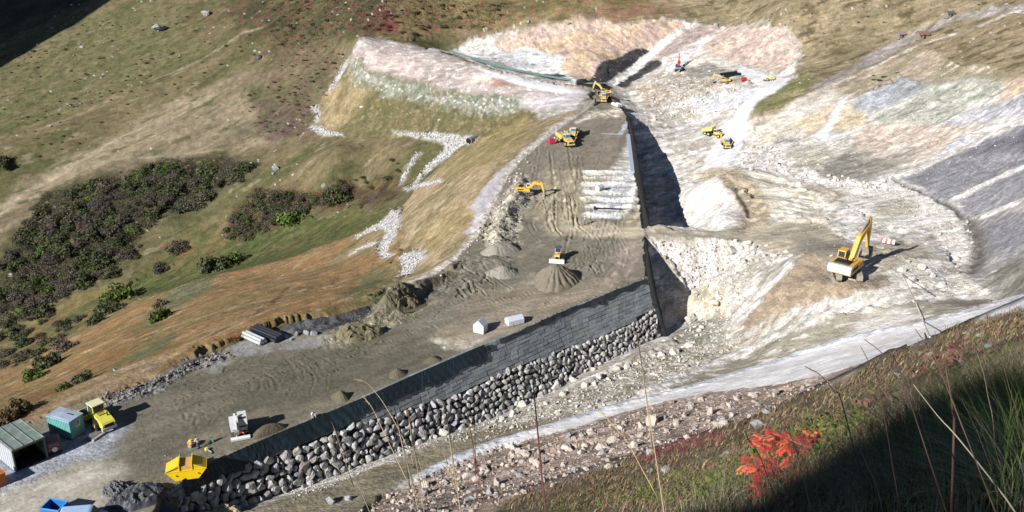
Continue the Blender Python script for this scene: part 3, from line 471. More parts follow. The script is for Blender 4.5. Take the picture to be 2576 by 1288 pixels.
paint([(240, 1002), (300, 985), (380, 955), (470, 905), (560, 880), (560, 905), (470, 935), (400, 985), (330, 1010), (260, 1020)], (110, 108, 104), (72, 70, 66), 2, 0.6, 1, 0.7, None, 1, 0.0, 1.0, (0.4, 0.5), c3=(150, 148, 144), c3t=0.35, **pP)
lift([(1290, 440), (1330, 440), (1340, 500), (1310, 560), (1300, 630), (1240, 640), (1210, 600), (1250, 510)], 1.3, 4)
lift([(930, 772), (1000, 730), (1040, 730), (1060, 760), (1020, 795), (940, 822), (900, 815)], 2.2, 4)
paint([(955, 750), (1045, 708), (1110, 690), (1150, 665), (1170, 690), (1110, 725), (1040, 775), (950, 805)], (98, 91, 74), (120, 111, 90), 2, 1, 1, 1, None, 1, 0.05, 1.0, (1.0, 0.6), **pP)
lift([(955, 750), (1045, 708), (1110, 690), (1150, 665), (1165, 685), (1100, 720), (1040, 765), (950, 795)], 1.0, 2.0)
lift([(800, 866), (860, 825), (940, 822), (960, 838), (880, 870)], 1.3, 3)
lift([(690, 828), (740, 815), (830, 798), (935, 768), (940, 780), (800, 822), (720, 835)], 0.9, 1.6)
lift([(240, 1002), (300, 985), (380, 955), (470, 905), (540, 885), (470, 925), (400, 970), (330, 998)], 1.0, 2)
lift([(1240, 640), (1300, 650), (1270, 670), (1180, 690), (1090, 715), (1150, 660)], 0.5, 3)
# mottling: tussocks, stones and bare spots, finer than the patches above
veg = sst(0.3, 0.4, RA) * ~inP
gr = COLR[..., 1] / (COLR.sum(-1) + 1e-6)
_ca, _sa = np.cos(ANG), np.sin(ANG)
SX = GX * _ca + GY * _sa; SY = -GX * _sa + GY * _ca
t1 = fbm(SX / 3.2, SY, 3.0, 4, 41, 0.65); t2 = fbm(SX / 1.8, SY, 1.4, 3, 42, 0.7)
COLR *= (1 + (0.30 * t1 + 0.22 * t2) * (0.35 + 0.65 * veg))[..., None]
dk = sst(0.18, 0.4, fbm(SX / 1.7, SY, 2.0, 3, 43, 0.75)) * veg * 0.48
COLR = COLR * (1 - dk[..., None]) + COLR * np.array((0.55, 0.66, 0.5)) * dk[..., None]
sp = sst(0.72, 0.8, fbm(GX, GY, 1.1, 2, 44)) * sst(0.0, 0.3, fbm(GX, GY, 26, 2, 45)) * veg * sst(120, 200, GA) * 0.8
COLR = COLR * (1 - sp[..., None]) + alb((205, 200, 195)) * sp[..., None]
COLR = np.clip(COLR, 0.004, 0.85)
COLR[inP] *= np.array((1.42, 1.46, 1.5)); COLR *= 1 + 0.10 * veg[..., None] * np.array((1.05, 1.0, 0.93))
lum = (COLR @ np.array((0.3, 0.6, 0.1)))[..., None]
COLR = lum + (COLR - lum) * (0.84 + 0.04 * veg[..., None])
COLR *= np.array((1.0, 0.99, 1.015))
wht = sst(0.3, 0.5, lum[..., 0])[..., None]; COLR *= 1 + 0.05 * wht
# tyre and blade tracks in the loose fill
TR = np.zeros(GX.shape)
def track(pts, wid=0.5, dep=0.12, pair=0.0):
    P = wpoly(pts, False, 30)
    sl = box(P, wid + pair + 2)
    x = GX[sl] + M1[sl] * 0.25; y = GY[sl] + M2[sl] * 0.25
    d = sdist(x, y, P, False)
    if pair: d = np.abs(d - pair)
    TR[sl] += np.where(inP[sl], dep * (1.4 * np.exp(-((d - wid) / (wid * 0.5)) ** 2) - np.exp(-(d / (wid * 0.6)) ** 2) * 1.6), 0)
rt = random.Random(5)
def sweep(cx, cy, n, r0, r1, a0, a1, sq, rot, dep):
    """machines turning: bundles of bent ruts about a common but wandering centre"""
    for i in range(n):
        r = rt.uniform(r0, r1); a = rt.uniform(a0, a1); l = rt.uniform(0.25, 0.8); ox, oy = rt.gauss(0, 14), rt.gauss(0, 8); pts = []
        for k in range(4):
            t = a + l * k / 3; X = r * math.cos(t) + ox; Y = r * math.sin(t) * sq + oy
            pts.append((cx + X * math.cos(rot) - Y * math.sin(rot), cy + X * math.sin(rot) + Y * math.cos(rot)))
        track(pts, rt.uniform(0.2, 0.42), dep * rt.uniform(0.5, 1.3))
sweep(540, 990, 20, 60, 300, -0.9, 1.0, 0.42, -0.15, 0.02)
sweep(430, 1060, 18, 40, 130, -0.6, 1.2, 0.5, -0.2, 0.02)
sweep(1380, 640, 26, 90, 200, -0.9, 0.6, 0.65, 0.0, 0.06)
sweep(1560, 640, 10, 60, 110, 2.4, 3.6, 0.9, 0.0, 0.07)
sweep(1480, 560, 16, 80, 170, 2.0, 3.4, 0.6, 0.1, 0.08)

def arcs(cx, cy, n, r0, r1, a0, a1, sq=0.45, tilt=-0.3):
    for i in range(n):
        r = rt.uniform(r0, r1); a = rt.uniform(a0, a1); l = rt.uniform(0.5, 1.4)
        pts = []
        for k in range(5):
            t = a + l * k / 4; X = r * math.cos(t); Y = r * math.sin(t) * sq
            pts.append((cx + X, cy + Y + tilt * X))
        track(pts, rt.uniform(0.22, 0.45), rt.uniform(0.06, 0.16))




for i in range(26):
    x = rt.uniform(1330, 1470); y0 = rt.uniform(360, 520); s = rt.uniform(-20, 25)
    track([(x, y0), (x + s * 0.3, y0 + 35), (x + s, y0 + rt.uniform(60, 95))], rt.uniform(0.22, 0.45), rt.uniform(0.03, 0.09))
for i in range(22):
    x = rt.uniform(560, 1150); y = 1120 - (x - 480) * 0.42 - rt.uniform(20, 120); L = rt.uniform(60, 190)
    track([(x, y), (x + L * 0.5, y - L * 0.2 - rt.uniform(-6, 6)), (x + L, y - L * 0.42)], rt.uniform(0.2, 0.4), rt.uniform(0.03, 0.08))
for i in range(22):
    x = rt.uniform(1090, 1300); y = rt.uniform(655, 745); L = rt.uniform(-45, 45)
    track([(x, y), (x + L * 0.6, y + 14), (x + L, y + rt.uniform(20, 34))], rt.uniform(0.25, 0.45), rt.uniform(0.05, 0.12))
for i in range(14):
    x = rt.uniform(1150, 1380); y = rt.uniform(740, 800); L = rt.uniform(80, 170)
    track([(x, y), (x + L, y - L * 0.2)], rt.uniform(0.2, 0.4), rt.uniform(0.04, 0.1))
for i in range(70):
    x = rt.uniform(330, 1100); y = 1130 - (x - 330) * 0.36 - rt.uniform(10, 150); L = rt.uniform(60, 220); c = rt.uniform(-40, 40); a = -0.42 + rt.uniform(-0.35, 0.35)
    track([(x, y), (x + L * 0.33, y + L * 0.33 * a + c * 0.22), (x + L * 0.67, y + L * 0.67 * a + c * 0.22), (x + L, y + L * a)], rt.uniform(0.2, 0.3), rt.uniform(0.025, 0.06))
for i in range(40):
    x = rt.uniform(1330, 1580); y = rt.uniform(300, 560); L = rt.uniform(40, 110); c = rt.uniform(-25, 25)
    track([(x, y), (x - 6 + c * 0.3, y + L * 0.35), (x - 14 + c * 0.3, y + L * 0.7), (x - 26, y + L)], rt.uniform(0.22, 0.35), rt.uniform(0.03, 0.08))
# --- relief: swells, lumps and stones of the ground itself
GZ = GZ + LIFT + TR
_ca, _sa = np.cos(ANG), np.sin(ANG)
SX = GX * _ca + GY * _sa; SY = -GX * _sa + GY * _ca        # along and across the local grain of the slope
near = sst(20, 75, GA)
GZ += near * RA * (0.55 * fbm(SX / 2.2, SY, 8, 3, 22) + 0.5 * fbm(SX / 1.6, SY, 3.2, 3, 23))
rid = 1 - np.abs(fbm(SX / 1.5, SY, 3.0, 3, 21)) * 2.2
patchy = sst(-0.25, 0.3, fbm(GX, GY, 14, 2, 27))
GZ += near * RB * (0.25 + 0.75 * patchy) * (rid * 0.35 + 0.8 * fbm(SX / 1.3, SY, 1.2, 3, 24))
GZ += near * ~inP * sst(0.2, 0.35, RA) * 0.9 * fbm(SX / 2.5, SY, 17, 2, 28)
ng = sst(0.3, 0.45, RA) * near
GZ += ng * 0.45 * fbm(SX / 5, SY, 4.2, 3, 25)
GZ += (1 - near) * 0.12 * fbm(GX, GY, 2.0, 3, 26)

# --- trench the ground down to the foot of the near wall
def proj(p):
    x, y, z = p[0], p[1], p[2] - CAM_Z
    d = y * cp_ - z * sp_; v = -(y * sp_ + z * cp_)
    return 1288 + FP * x / d, 644 + FP * v / d, d
wl_px = [(400, 1243, 0), (470, 1203, 0)] + [(560, 1152, 0), (690, 1095, 0), (800, 1050, 0), (930, 995, 0), (1040, 945, 0), (1190, 880, 0), (1300, 835, 0), (1420, 780, 0), (1520, 740, 0), (1629, 697, 0)]
wl = np.array([at(*p)[:2] for p in wl_px])
seg = np.hypot(*np.diff(wl, axis=0).T); cum = np.concatenate([[0], np.cumsum(seg)]); LW = cum[-1]
def wc(s): return np.array([np.interp(s, cum, wl[:, 0]), np.interp(s, cum, wl[:, 1])])
def wn(s):
    d = wc(min(LW, s + 3)) - wc(max(0, s - 3)); d /= np.hypot(*d); return np.array((d[1], -d[0]))
BAT = 0.36
fb = np.array([(300, 1400), (400, 1352), (560, 1290), (720, 1235), (850, 1190), (1000, 1130), (1100, 1093), (1235, 1048), (1333, 1005), (1406, 968), (1500, 916), (1600, 870), (1690, 828)], float)
tb = np.array([(300, 1330), (400, 1285), (500, 1225), (560, 1198), (623, 1169), (728, 1133), (811, 1100), (888, 1067), (971, 1052), (1033, 1026), (1094, 1012), (1160, 990), (1268, 933), (1391, 890), (1464, 864), (1518, 842), (1572, 821), (1665, 762)], float)
def wp(s, h, out=0.0):
    c = wc(s); n = wn(s); q = c + n * (BAT * h + out); return (q[0], q[1], -h)
def solve_h(s, line):
    a, b = 0.0, 16.0
    for _ in range(40):
        m = (a + b) / 2; x, y, d = proj(wp(s, m))
        if y < np.interp(x, line[:, 0], line[:, 1]): a = m
        else: b = m
    return a
ss = np.arange(0, LW + 0.01, 1.0)
HF = np.array([solve_h(s, fb) for s in ss]); HS = np.array([solve_h(s, tb) for s in ss]); HS = np.minimum(HS, HF - 0.5)
hF = lambda s: float(np.interp(s, ss, HF)); hS = lambda s: float(np.interp(s, ss, HS))

_bb = (GX > wl[:, 0].min() - 3) & (GX < wl[:, 0].max() + 14) & (GY > wl[:, 1].min() - 14) & (GY < wl[:, 1].max() + 3) & ~inP
_x, _y, _z = GX[_bb], GY[_bb], GZ[_bb]; _best = np.full(_x.shape, 1e9); _s = np.zeros(_x.shape); _q = np.zeros(_x.shape)
for i in range(len(wl) - 1):
    a, b = wl[i], wl[i + 1]; d = b - a; L2 = d @ d; t = np.clip(((_x - a[0]) * d[0] + (_y - a[1]) * d[1]) / L2, 0, 1); px_, py_ = _x - a[0] - t * d[0], _y - a[1] - t * d[1]; r = np.hypot(px_, py_); k = r < _best
    _best[k] = r[k]; _s[k] = cum[i] + t[k] * seg[i]; _q[k] = ((px_ * d[1] - py_ * d[0]) / math.sqrt(L2))[k]
_h = np.interp(_s, ss, HF); _zt = -_h - 0.1; _m = (_q > -0.3) & (_s > 0.5)
_lim = _zt + np.clip(_q - BAT * _h - 0.5, 0, None) * 0.45
GZ[_bb] = np.where(_m, np.minimum(_z, _lim), _z)
# ------------------------------------------------------------------ materials
def new_mat(name):
    m = bpy.data.materials.new(name); m.use_nodes = True
    return m, m.node_tree, m.node_tree.nodes['Principled BSDF']
def N(nt, t, **kw):
    n = nt.nodes.new(t)
    for k, v in kw.items(): setattr(n, k, v)
    return n
def ground_mat():
    m, nt, b = new_mat('ground')
    b.inputs['Roughness'].default_value = 0.95; b.inputs['Specular IOR Level'].default_value = 0.15
    a = N(nt, 'ShaderNodeAttribute', attribute_name='cover'); g = N(nt, 'ShaderNodeAttribute', attribute_name='grain')
    tc = N(nt, 'ShaderNodeTexCoord')
    n1 = N(nt, 'ShaderNodeTexNoise'); n1.inputs['Scale'].default_value = 2.2; n1.inputs['Detail'].default_value = 5; n1.inputs['Roughness'].default_value = 0.7
    n2 = N(nt, 'ShaderNodeTexNoise'); n2.inputs['Scale'].default_value = 0.5; n2.inputs['Detail'].default_value = 4
    vo = N(nt, 'ShaderNodeTexVoronoi'); vo.inputs['Scale'].default_value = 1.6
    for n in (n1, n2, vo): nt.links.new(tc.outputs['Object'], n.inputs['Vector'])
    st = N(nt, 'ShaderNodeAttribute', attribute_name='strike')
    vr = N(nt, 'ShaderNodeVectorRotate', rotation_type='Z_AXIS'); nt.links.new(tc.outputs['Object'], vr.inputs['Vector']); ng = N(nt, 'ShaderNodeMath', operation='MULTIPLY'); ng.inputs[1].default_value = -1; nt.links.new(st.outputs['Fac'], ng.inputs[0]); nt.links.new(ng.outputs[0], vr.inputs['Angle'])
    ms = N(nt, 'ShaderNodeVectorMath', operation='MULTIPLY'); ms.inputs[1].default_value = (0.35, 1.0, 1.0); nt.links.new(vr.outputs[0], ms.inputs[0])
    n4 = N(nt, 'ShaderNodeTexNoise'); n4.inputs['Scale'].default_value = 0.75; n4.inputs['Detail'].default_value = 7; n4.inputs['Roughness'].default_value = 0.78; nt.links.new(ms.outputs[0], n4.inputs['Vector'])
    mr4 = N(nt, 'ShaderNodeMapRange'); mr4.inputs[1].default_value = 0.3; mr4.inputs[2].default_value = 0.7; mr4.inputs[3].default_value = 0.68; mr4.inputs[4].default_value = 1.32; nt.links.new(n4.outputs['Fac'], mr4.inputs[0])
    vc = N(nt, 'ShaderNodeTexVoronoi'); vc.inputs['Scale'].default_value = 1.15; nt.links.new(ms.outputs[0], vc.inputs['Vector'])
    sx = N(nt, 'ShaderNodeSeparateColor'); nt.links.new(vc.outputs['Color'], sx.inputs[0])
    mv = N(nt, 'ShaderNodeMath', operation='SUBTRACT'); nt.links.new(sx.outputs[0], mv.inputs[0]); mv.inputs[1].default_value = 0.5
    g3 = N(nt, 'ShaderNodeMath', operation='POWER'); nt.links.new(g.outputs['Fac'], g3.inputs[0]); g3.inputs[1].default_value = 2.0
    mg = N(nt, 'ShaderNodeMath', operation='MULTIPLY'); nt.links.new(mv.outputs[0], mg.inputs[0]); nt.links.new(g3.outputs[0], mg.inputs[1])
    mc = N(nt, 'ShaderNodeMath', operation='MULTIPLY_ADD'); nt.links.new(mg.outputs[0], mc.inputs[0]); mc.inputs[1].default_value = 0.5; mc.inputs[2].default_value = 1.0
    # value swing: fine noise, scaled by grain
    mr = N(nt, 'ShaderNodeMapRange'); mr.inputs[1].default_value = 0.25; mr.inputs[2].default_value = 0.75; mr.inputs[3].default_value = -1; mr.inputs[4].default_value = 1
    nt.links.new(n1.outputs['Fac'], mr.inputs[0])
    m1 = N(nt, 'ShaderNodeMath', operation='MULTIPLY'); nt.links.new(mr.outputs[0], m1.inputs[0]); nt.links.new(g.outputs['Fac'], m1.inputs[1])
    m2 = N(nt, 'ShaderNodeMath', operation='MULTIPLY_ADD'); nt.links.new(m1.outputs[0], m2.inputs[0]); m2.inputs[1].default_value = 0.46; m2.inputs[2].default_value = 1.0
    mr2 = N(nt, 'ShaderNodeMapRange'); mr2.inputs[1].default_value = 0.3; mr2.inputs[2].default_value = 0.7; mr2.inputs[3].default_value = 0.9; mr2.inputs[4].default_value = 1.1
    nt.links.new(n2.outputs['Fac'], mr2.inputs[0])
    m3 = N(nt, 'ShaderNodeMath', operation='MULTIPLY'); nt.links.new(m2.outputs[0], m3.inputs[0]); nt.links.new(mr2.outputs[0], m3.inputs[1])
    m5 = N(nt, 'ShaderNodeMath', operation='MULTIPLY'); nt.links.new(m3.outputs[0], m5.inputs[0]); nt.links.new(mr4.outputs[0], m5.inputs[1])
    m6 = N(nt, 'ShaderNodeMath', operation='MULTIPLY'); nt.links.new(m5.outputs[0], m6.inputs[0]); nt.links.new(mc.outputs[0], m6.inputs[1]); m3 = m6
    mx = N(nt, 'ShaderNodeVectorMath', operation='SCALE'); nt.links.new(a.outputs['Color'], mx.inputs[0]); nt.links.new(m3.outputs[0], mx.inputs['Scale'])
    nt.links.new(mx.outputs[0], b.inputs['Base Color'])
    ad = N(nt, 'ShaderNodeMath', operation='MULTIPLY_ADD'); nt.links.new(vo.outputs['Distance'], ad.inputs[0]); ad.inputs[1].default_value = -0.5; nt.links.new(n1.outputs['Fac'], ad.inputs[2])
    bu = N(nt, 'ShaderNodeBump'); bu.inputs['Distance'].default_value = 0.2
    nt.links.new(ad.outputs[0], bu.inputs['Height']); nt.links.new(g.outputs['Fac'], bu.inputs['Strength']); nt.links.new(bu.outputs[0], b.inputs['Normal'])
    return m
def ground_mesh(name, mat):
    m = bpy.data.meshes.new(name)
    n = NT * NR
    co = np.stack([GX, GY, GZ], -1).reshape(-1, 3).astype(np.float32)
    m.vertices.add(n); m.vertices.foreach_set('co', co.ravel())
    idx = np.arange(n).reshape(NR, NT)
    q = np.stack([idx[:-1, :-1], idx[:-1, 1:], idx[1:, 1:], idx[1:, :-1]], -1).reshape(-1, 4)[:, ::-1]
    nf = len(q)
    m.loops.add(nf * 4); m.loops.foreach_set('vertex_index', q.ravel().astype(np.int32))
    m.polygons.add(nf); m.polygons.foreach_set('loop_start', np.arange(0, nf * 4, 4, dtype=np.int32))
    m.polygons.foreach_set('use_smooth', np.ones(nf, bool))
    m.update(calc_edges=True)
    a = m.attributes.new('cover', 'FLOAT_COLOR', 'POINT'); a.data.foreach_set('color', np.concatenate([COLR.reshape(-1, 3), np.ones((n, 1))], 1).astype(np.float32).ravel())
    a = m.attributes.new('grain', 'FLOAT', 'POINT'); a.data.foreach_set('value', GRAIN.reshape(-1).astype(np.float32))
    a = m.attributes.new('strike', 'FLOAT', 'POINT'); a.data.foreach_set('value', ANG.reshape(-1).astype(np.float32))
    m.materials.append(mat)
    o = bpy.data.objects.new(name, m); COL.objects.link(o); o['kind'] = 'structure'
    return o
ground_mesh('ground', ground_mat())
# ------------------------------------------------------------------ builders
_mats = {}
def mat(name, c, rough=0.7, metal=0.0, var=0.12, sc=1.2, spec=0.3, bump=0.0, tint=False, k=KA, dirt=None):
    """painted / mineral surface with a little procedural unevenness; tint: per-piece variation from an attribute"""
    if name in _mats: return _mats[name]
    m, nt, b = new_mat(name); _mats[name] = m
    b.inputs['Roughness'].default_value = rough; b.inputs['Metallic'].default_value = metal; b.inputs['Specular IOR Level'].default_value = spec
    tc = N(nt, 'ShaderNodeTexCoord'); n = N(nt, 'ShaderNodeTexNoise'); n.inputs['Scale'].default_value = sc; n.inputs['Detail'].default_value = 5; n.inputs['Roughness'].default_value = 0.65
    nt.links.new(tc.outputs['Object'], n.inputs['Vector'])
    mr = N(nt, 'ShaderNodeMapRange'); mr.inputs[1].default_value = 0.25; mr.inputs[2].default_value = 0.75; mr.inputs[3].default_value = 1 - var; mr.inputs[4].default_value = 1 + var
    nt.links.new(n.outputs['Fac'], mr.inputs[0])
    col = N(nt, 'ShaderNodeRGB'); col.outputs[0].default_value = (*alb(c, k), 1)
    src = col.outputs[0]
    if dirt is not None:
        n3 = N(nt, 'ShaderNodeTexNoise'); n3.inputs['Scale'].default_value = sc * 0.8; n3.inputs['Detail'].default_value = 6; nt.links.new(tc.outputs['Object'], n3.inputs['Vector'])
        r3 = N(nt, 'ShaderNodeMapRange'); r3.inputs[1].default_value = 0.5; r3.inputs[2].default_value = 0.68; r3.inputs[3].default_value = 0; r3.inputs[4].default_value = 0.7
        nt.links.new(n3.outputs['Fac'], r3.inputs[0])
        mx = N(nt, 'ShaderNodeMix', data_type='RGBA'); nt.links.new(r3.outputs[0], mx.inputs[0]); nt.links.new(src, mx.inputs[6]); mx.inputs[7].default_value = (*alb(dirt, k), 1); src = mx.outputs[2]
    if tint:
        a = N(nt, 'ShaderNodeAttribute', attribute_name='tint')
        mu = N(nt, 'ShaderNodeMix', data_type='RGBA', blend_type='MULTIPLY'); mu.inputs[0].default_value = 1
        nt.links.new(src, mu.inputs[6]); nt.links.new(a.outputs['Color'], mu.inputs[7]); src = mu.outputs[2]
    s = N(nt, 'ShaderNodeVectorMath', operation='SCALE'); nt.links.new(src, s.inputs[0]); nt.links.new(mr.outputs[0], s.inputs['Scale']); nt.links.new(s.outputs[0], b.inputs['Base Color'])
    if bump:
        bu = N(nt, 'ShaderNodeBump'); bu.inputs['Distance'].default_value = bump; bu.inputs['Strength'].default_value = 0.8
        n2 = N(nt, 'ShaderNodeTexNoise'); n2.inputs['Scale'].default_value = sc * 2.5; n2.inputs['Detail'].default_value = 5; nt.links.new(tc.outputs['Object'], n2.inputs['Vector'])
        nt.links.new(n2.outputs['Fac'], bu.inputs['Height']); nt.links.new(bu.outputs[0], b.inputs['Normal'])
    return m
def rotz(a): return Matrix.Rotation(a, 4, 'Z')
class MB:
    """collects boxes, bars, tubes and hulls into one mesh"""
    def __init__(s): s.v = []; s.f = []; s.t = []; s.ct = (1, 1, 1)
    def add(s, vs, fs, M=None):
        o = len(s.v)
        for p in vs: s.v.append(tuple(M @ Vector(p)) if M is not None else tuple(p)); s.t.append(s.ct)
        for q in fs: s.f.append(tuple(i + o for i in q))
        return s
    def box(s, c, d, M=None, top=1.0, topx=None):
        x, y, z = c; a, b, h = d[0] / 2, d[1] / 2, d[2] / 2; tx = topx if topx is not None else top
        vs = [(x - a, y - b, z - h), (x + a, y - b, z - h), (x + a, y + b, z - h), (x - a, y + b, z - h), (x - a * tx, y - b * top, z + h), (x + a * tx, y - b * top, z + h), (x + a * tx, y + b * top, z + h), (x - a * tx, y + b * top, z + h)]
        return s.add(vs, [(3, 2, 1, 0), (4, 5, 6, 7), (0, 1, 5, 4), (1, 2, 6, 5), (2, 3, 7, 6), (3, 0, 4, 7)], M)
    def prism(s, prof, y0, y1, M=None):
        """profile in x-z swept along y"""
        n = len(prof)
        vs = [(p[0], y0, p[1]) for p in prof] + [(p[0], y1, p[1]) for p in prof]
        fs = [tuple(range(n)), tuple(range(2 * n - 1, n - 1, -1))] + [((i + 1) % n, i, i + n, (i + 1) % n + n) for i in range(n)]
        return s.add(vs, fs, M)
    def cyl(s, p0, p1, r0, r1=None, n=14, M=None):
        p0, p1 = Vector(p0), Vector(p1); r1 = r0 if r1 is None else r1
        d = (p1 - p0).normalized(); u = d.orthogonal().normalized(); w = d.cross(u)
        vs = []
        for p, r in ((p0, r0), (p1, r1)):
            for i in range(n):
                a = 2 * math.pi * i / n; vs.append(p + u * (r * math.cos(a)) + w * (r * math.sin(a)))
        return s.add(vs, [tuple(range(n))[::-1], tuple(range(n, 2 * n))] + [(i, (i + 1) % n, (i + 1) % n + n, i + n) for i in range(n)], M)
    def beam(s, a, b, w0, h0, w1=None, h1=None, M=None, side=(0, 1, 0)):
        a, b = Vector(a), Vector(b); w1 = w0 if w1 is None else w1; h1 = h0 if h1 is None else h1
        d = (b - a).normalized(); y = Vector(side); y = (y - d * y.dot(d)).normalized(); z = d.cross(y)
        vs = [p + y * (sx * w / 2) + z * (sz * h / 2) for p, w, h in ((a, w0, h0), (b, w1, h1)) for sx, sz in ((-1, -1), (1, -1), (1, 1), (-1, 1))]
        return s.add(vs, [(3, 2, 1, 0), (4, 5, 6, 7), (0, 1, 5, 4), (1, 2, 6, 5), (2, 3, 7, 6), (3, 0, 4, 7)], M)
    def tube(s, pts, r, n=6, M=None, r1=None):
        pts = [Vector(p) for p in pts]; o = len(s.v); m = len(pts)
        for k, p in enumerate(pts):
            d = (pts[min(k + 1, m - 1)] - pts[max(k - 1, 0)]).normalized(); u = d.cross(Vector((0.13, 0.2, 1))).normalized(); w = d.cross(u)
            rr = r if r1 is None else r + (r1 - r) * k / (m - 1)
            for i in range(n):
                q = p + u * (rr * math.cos(2 * math.pi * i / n)) + w * (rr * math.sin(2 * math.pi * i / n))
                s.v.append(tuple(M @ q) if M is not None else tuple(q)); s.t.append(s.ct)
        for k in range(m - 1):
            for i in range(n): s.f.append((o + k * n + i, o + k * n + (i + 1) % n, o + (k + 1) * n + (i + 1) % n, o + (k + 1) * n + i))
        s.f.append(tuple(o + i for i in range(n))[::-1]); s.f.append(tuple(o + (m - 1) * n + i for i in range(n)))
        return s
    def build(s, name, m, parent=None, smooth=False, loc=None, bevel=0.0, fix=True):
        me = bpy.data.meshes.new(name); me.from_pydata(s.v, [], s.f); me.materials.append(m)
        if fix:
            bm = bmesh.new(); bm.from_mesh(me); bmesh.ops.recalc_face_normals(bm, faces=bm.faces)
            if bevel:
                try: bmesh.ops.bevel(bm, geom=bm.edges[:], offset=bevel, segments=1, affect='EDGES')
                except Exception: pass
            bm.to_mesh(me); bm.free()
        if any(t != (1, 1, 1) for t in s.t) and not bevel:
            a = me.attributes.new('tint', 'FLOAT_COLOR', 'POINT'); a.data.foreach_set('color', np.concatenate([np.array(s.t), np.ones((len(s.t), 1))], 1).astype(np.float32).ravel())
        if smooth: me.shade_smooth()
        o = bpy.data.objects.new(name, me); COL.objects.link(o)
        if parent: o.parent = parent
        if loc is not None: o.location = loc
        return o
def tag(o, label, cat, group=None):
    o['label'] = label; o['category'] = cat
    if group: o['group'] = group
    return o
def thing(name, label, cat, loc, rz=0.0, group=None, sc=1.0, tilt=None):
    o = bpy.data.objects.new(name, None); COL.objects.link(o); o.location = loc; o.rotation_euler = (tilt[0] if tilt else 0, tilt[1] if tilt else 0, rz); o.scale = (sc, sc, sc)
    o.empty_display_size = 0.5
    return tag(o, label, cat, group)
def dup(root, loc, rz, label, group=None, sc=None):
    r = root.copy(); COL.objects.link(r); r.location = loc; r.rotation_euler = (0, 0, rz); r['label'] = label
    if group: r['group'] = group
    if sc: r.scale = (sc, sc, sc)
    for ch in list(root.children):
        c = ch.copy(); COL.objects.link(c); c.parent = r
        for g in list(ch.children):
            d = g.copy(); COL.objects.link(d); d.parent = c
    return r
def stand(px, py, dz=0.0):
    h = hit(px, py); return Vector((h[0], h[1], ground(h[0], h[1]) + dz))
def mpp(p): return proj(p)[2] / FP          # metres per 2576-picture unit at a place

# ------------------------------------------------------------------ the dam's walls
R = random.Random(11)
m_block = mat('wall_block', (140, 145, 148), 0.85, var=0.3, sc=2.5, bump=0.05, tint=True)
m_dark = mat('dark_earth', (88, 86, 80), 0.95, var=0.3, sc=2)
m_stone = mat('grey_stone', (176, 177, 178), 0.85, var=0.3, sc=1.6, bump=0.14, tint=True, dirt=(136, 130, 118))
m_net = mat('dark_teal_netting', (30, 50, 60), 0.6, var=0.5, sc=1.4, spec=0.4, tint=True)
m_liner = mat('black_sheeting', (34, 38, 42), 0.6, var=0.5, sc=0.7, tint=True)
wall = thing('retaining_wall', 'long curving retaining wall of dark blocks above a course of big grey stones, topped with teal netting', 'wall', (*wc(LW / 2), 0))
def wbuild(mb, name, m, smooth=False):
    o = mb.build(name, m, None, smooth); o.parent = wall; o.matrix_parent_inverse = Matrix.Translation(-Vector(wall.location)); return o
mb = MB()                                              # earth core just behind the facings
for i in range(len(ss) - 1):
    a, b = ss[i], ss[i + 1]; o = len(mb.v)
    for s in (a, b):
        for h in (0.0, hF(s) * 0.5, hF(s) + 1.0): mb.v.append(wp(s, h, -0.35)); mb.t.append((1, 1, 1))
    mb.f += [(o, o + 3, o + 4, o + 1), (o + 1, o + 4, o + 5, o + 2)]
wbuild(mb, 'earth_core', m_dark)
mb = MB()                                              # stepped courses of wrapped blocks
CH = 0.6
nrow = 18
for r in range(nrow):
    h0, h1 = r * CH, (r + 1) * CH - 0.03; s = R.uniform(0, 1.3)
    while s < LW - 0.3:
        L = R.uniform(1.1, 1.5); e = min(s + L - 0.05, LW)
        if h1 < hS((s + e) / 2) + 0.35:
            t = R.uniform(0.75, 1.2); mb.ct = (t, t * R.uniform(0.97, 1.04), t * R.uniform(0.96, 1.06))
            dz = 0.06 * math.sin(s * 0.11 + r) + R.uniform(-0.03, 0.03); ou = R.uniform(0.0, 0.07)
            q = [Vector(wp(x, BAT * 0 + h + dz, oo)) for x in (s, e) for h, oo in ((h0, 0.0 + ou), (h1, 0.04 + ou), (h1, -0.5), (h0, -0.5))]
            mb.add(q, [(0, 1, 5, 4), (1, 2, 6, 5), (3, 0, 4, 7), (0, 3, 2, 1), (4, 5, 6, 7)])
        s += L
    # stepping of each course shows as a thin lip
mb.ct = (1, 1, 1)
wbuild(mb, 'block_facing', m_block)
mb = MB()                                              # netting turned over the upper edge
n_end = float(np.interp(1190, [proj(wp(s, 0))[0] for s in ss], ss))
x = 3.0
while x < n_end + 1:
    L = R.uniform(1.6, 3.4); e = min(x + L, n_end + 2); dep = 2.0 + R.uniform(-0.3, 0.35); t = R.uniform(0.7, 1.25); mb.ct = (t, t * R.uniform(0.95, 1.05), t)
    dep = min(dep, hS(x) + 0.2)
    nx = 8; ny = 7; o = len(mb.v)
    for i in range(nx + 1):
        for j in range(ny + 1):
            s = x + (e - x) * i / nx; h = -0.25 + (dep + 0.25) * j / ny
            fold = 0.035 * math.sin(s * 5.1 + 2.6 * math.sin(h * 1.7 + s * 0.3)) * (j / ny) + 0.02 * math.sin(s * 11 + 3 * h)
            mb.v.append(wp(s, h + (R.uniform(-0.1, 0.15) if j == ny else 0), 0.26 + fold)); mb.t.append(mb.ct)
    for i in range(nx):
        for j in range(ny):
            k = o + i * (ny + 1) + j; mb.f.append((k, k + ny + 1, k + ny + 2, k + 1))
    x += L * 0.97
wbuild(mb, 'netting', m_net)
mb = MB()                                              # dark rags of sheeting near the corner and a grey apron behind
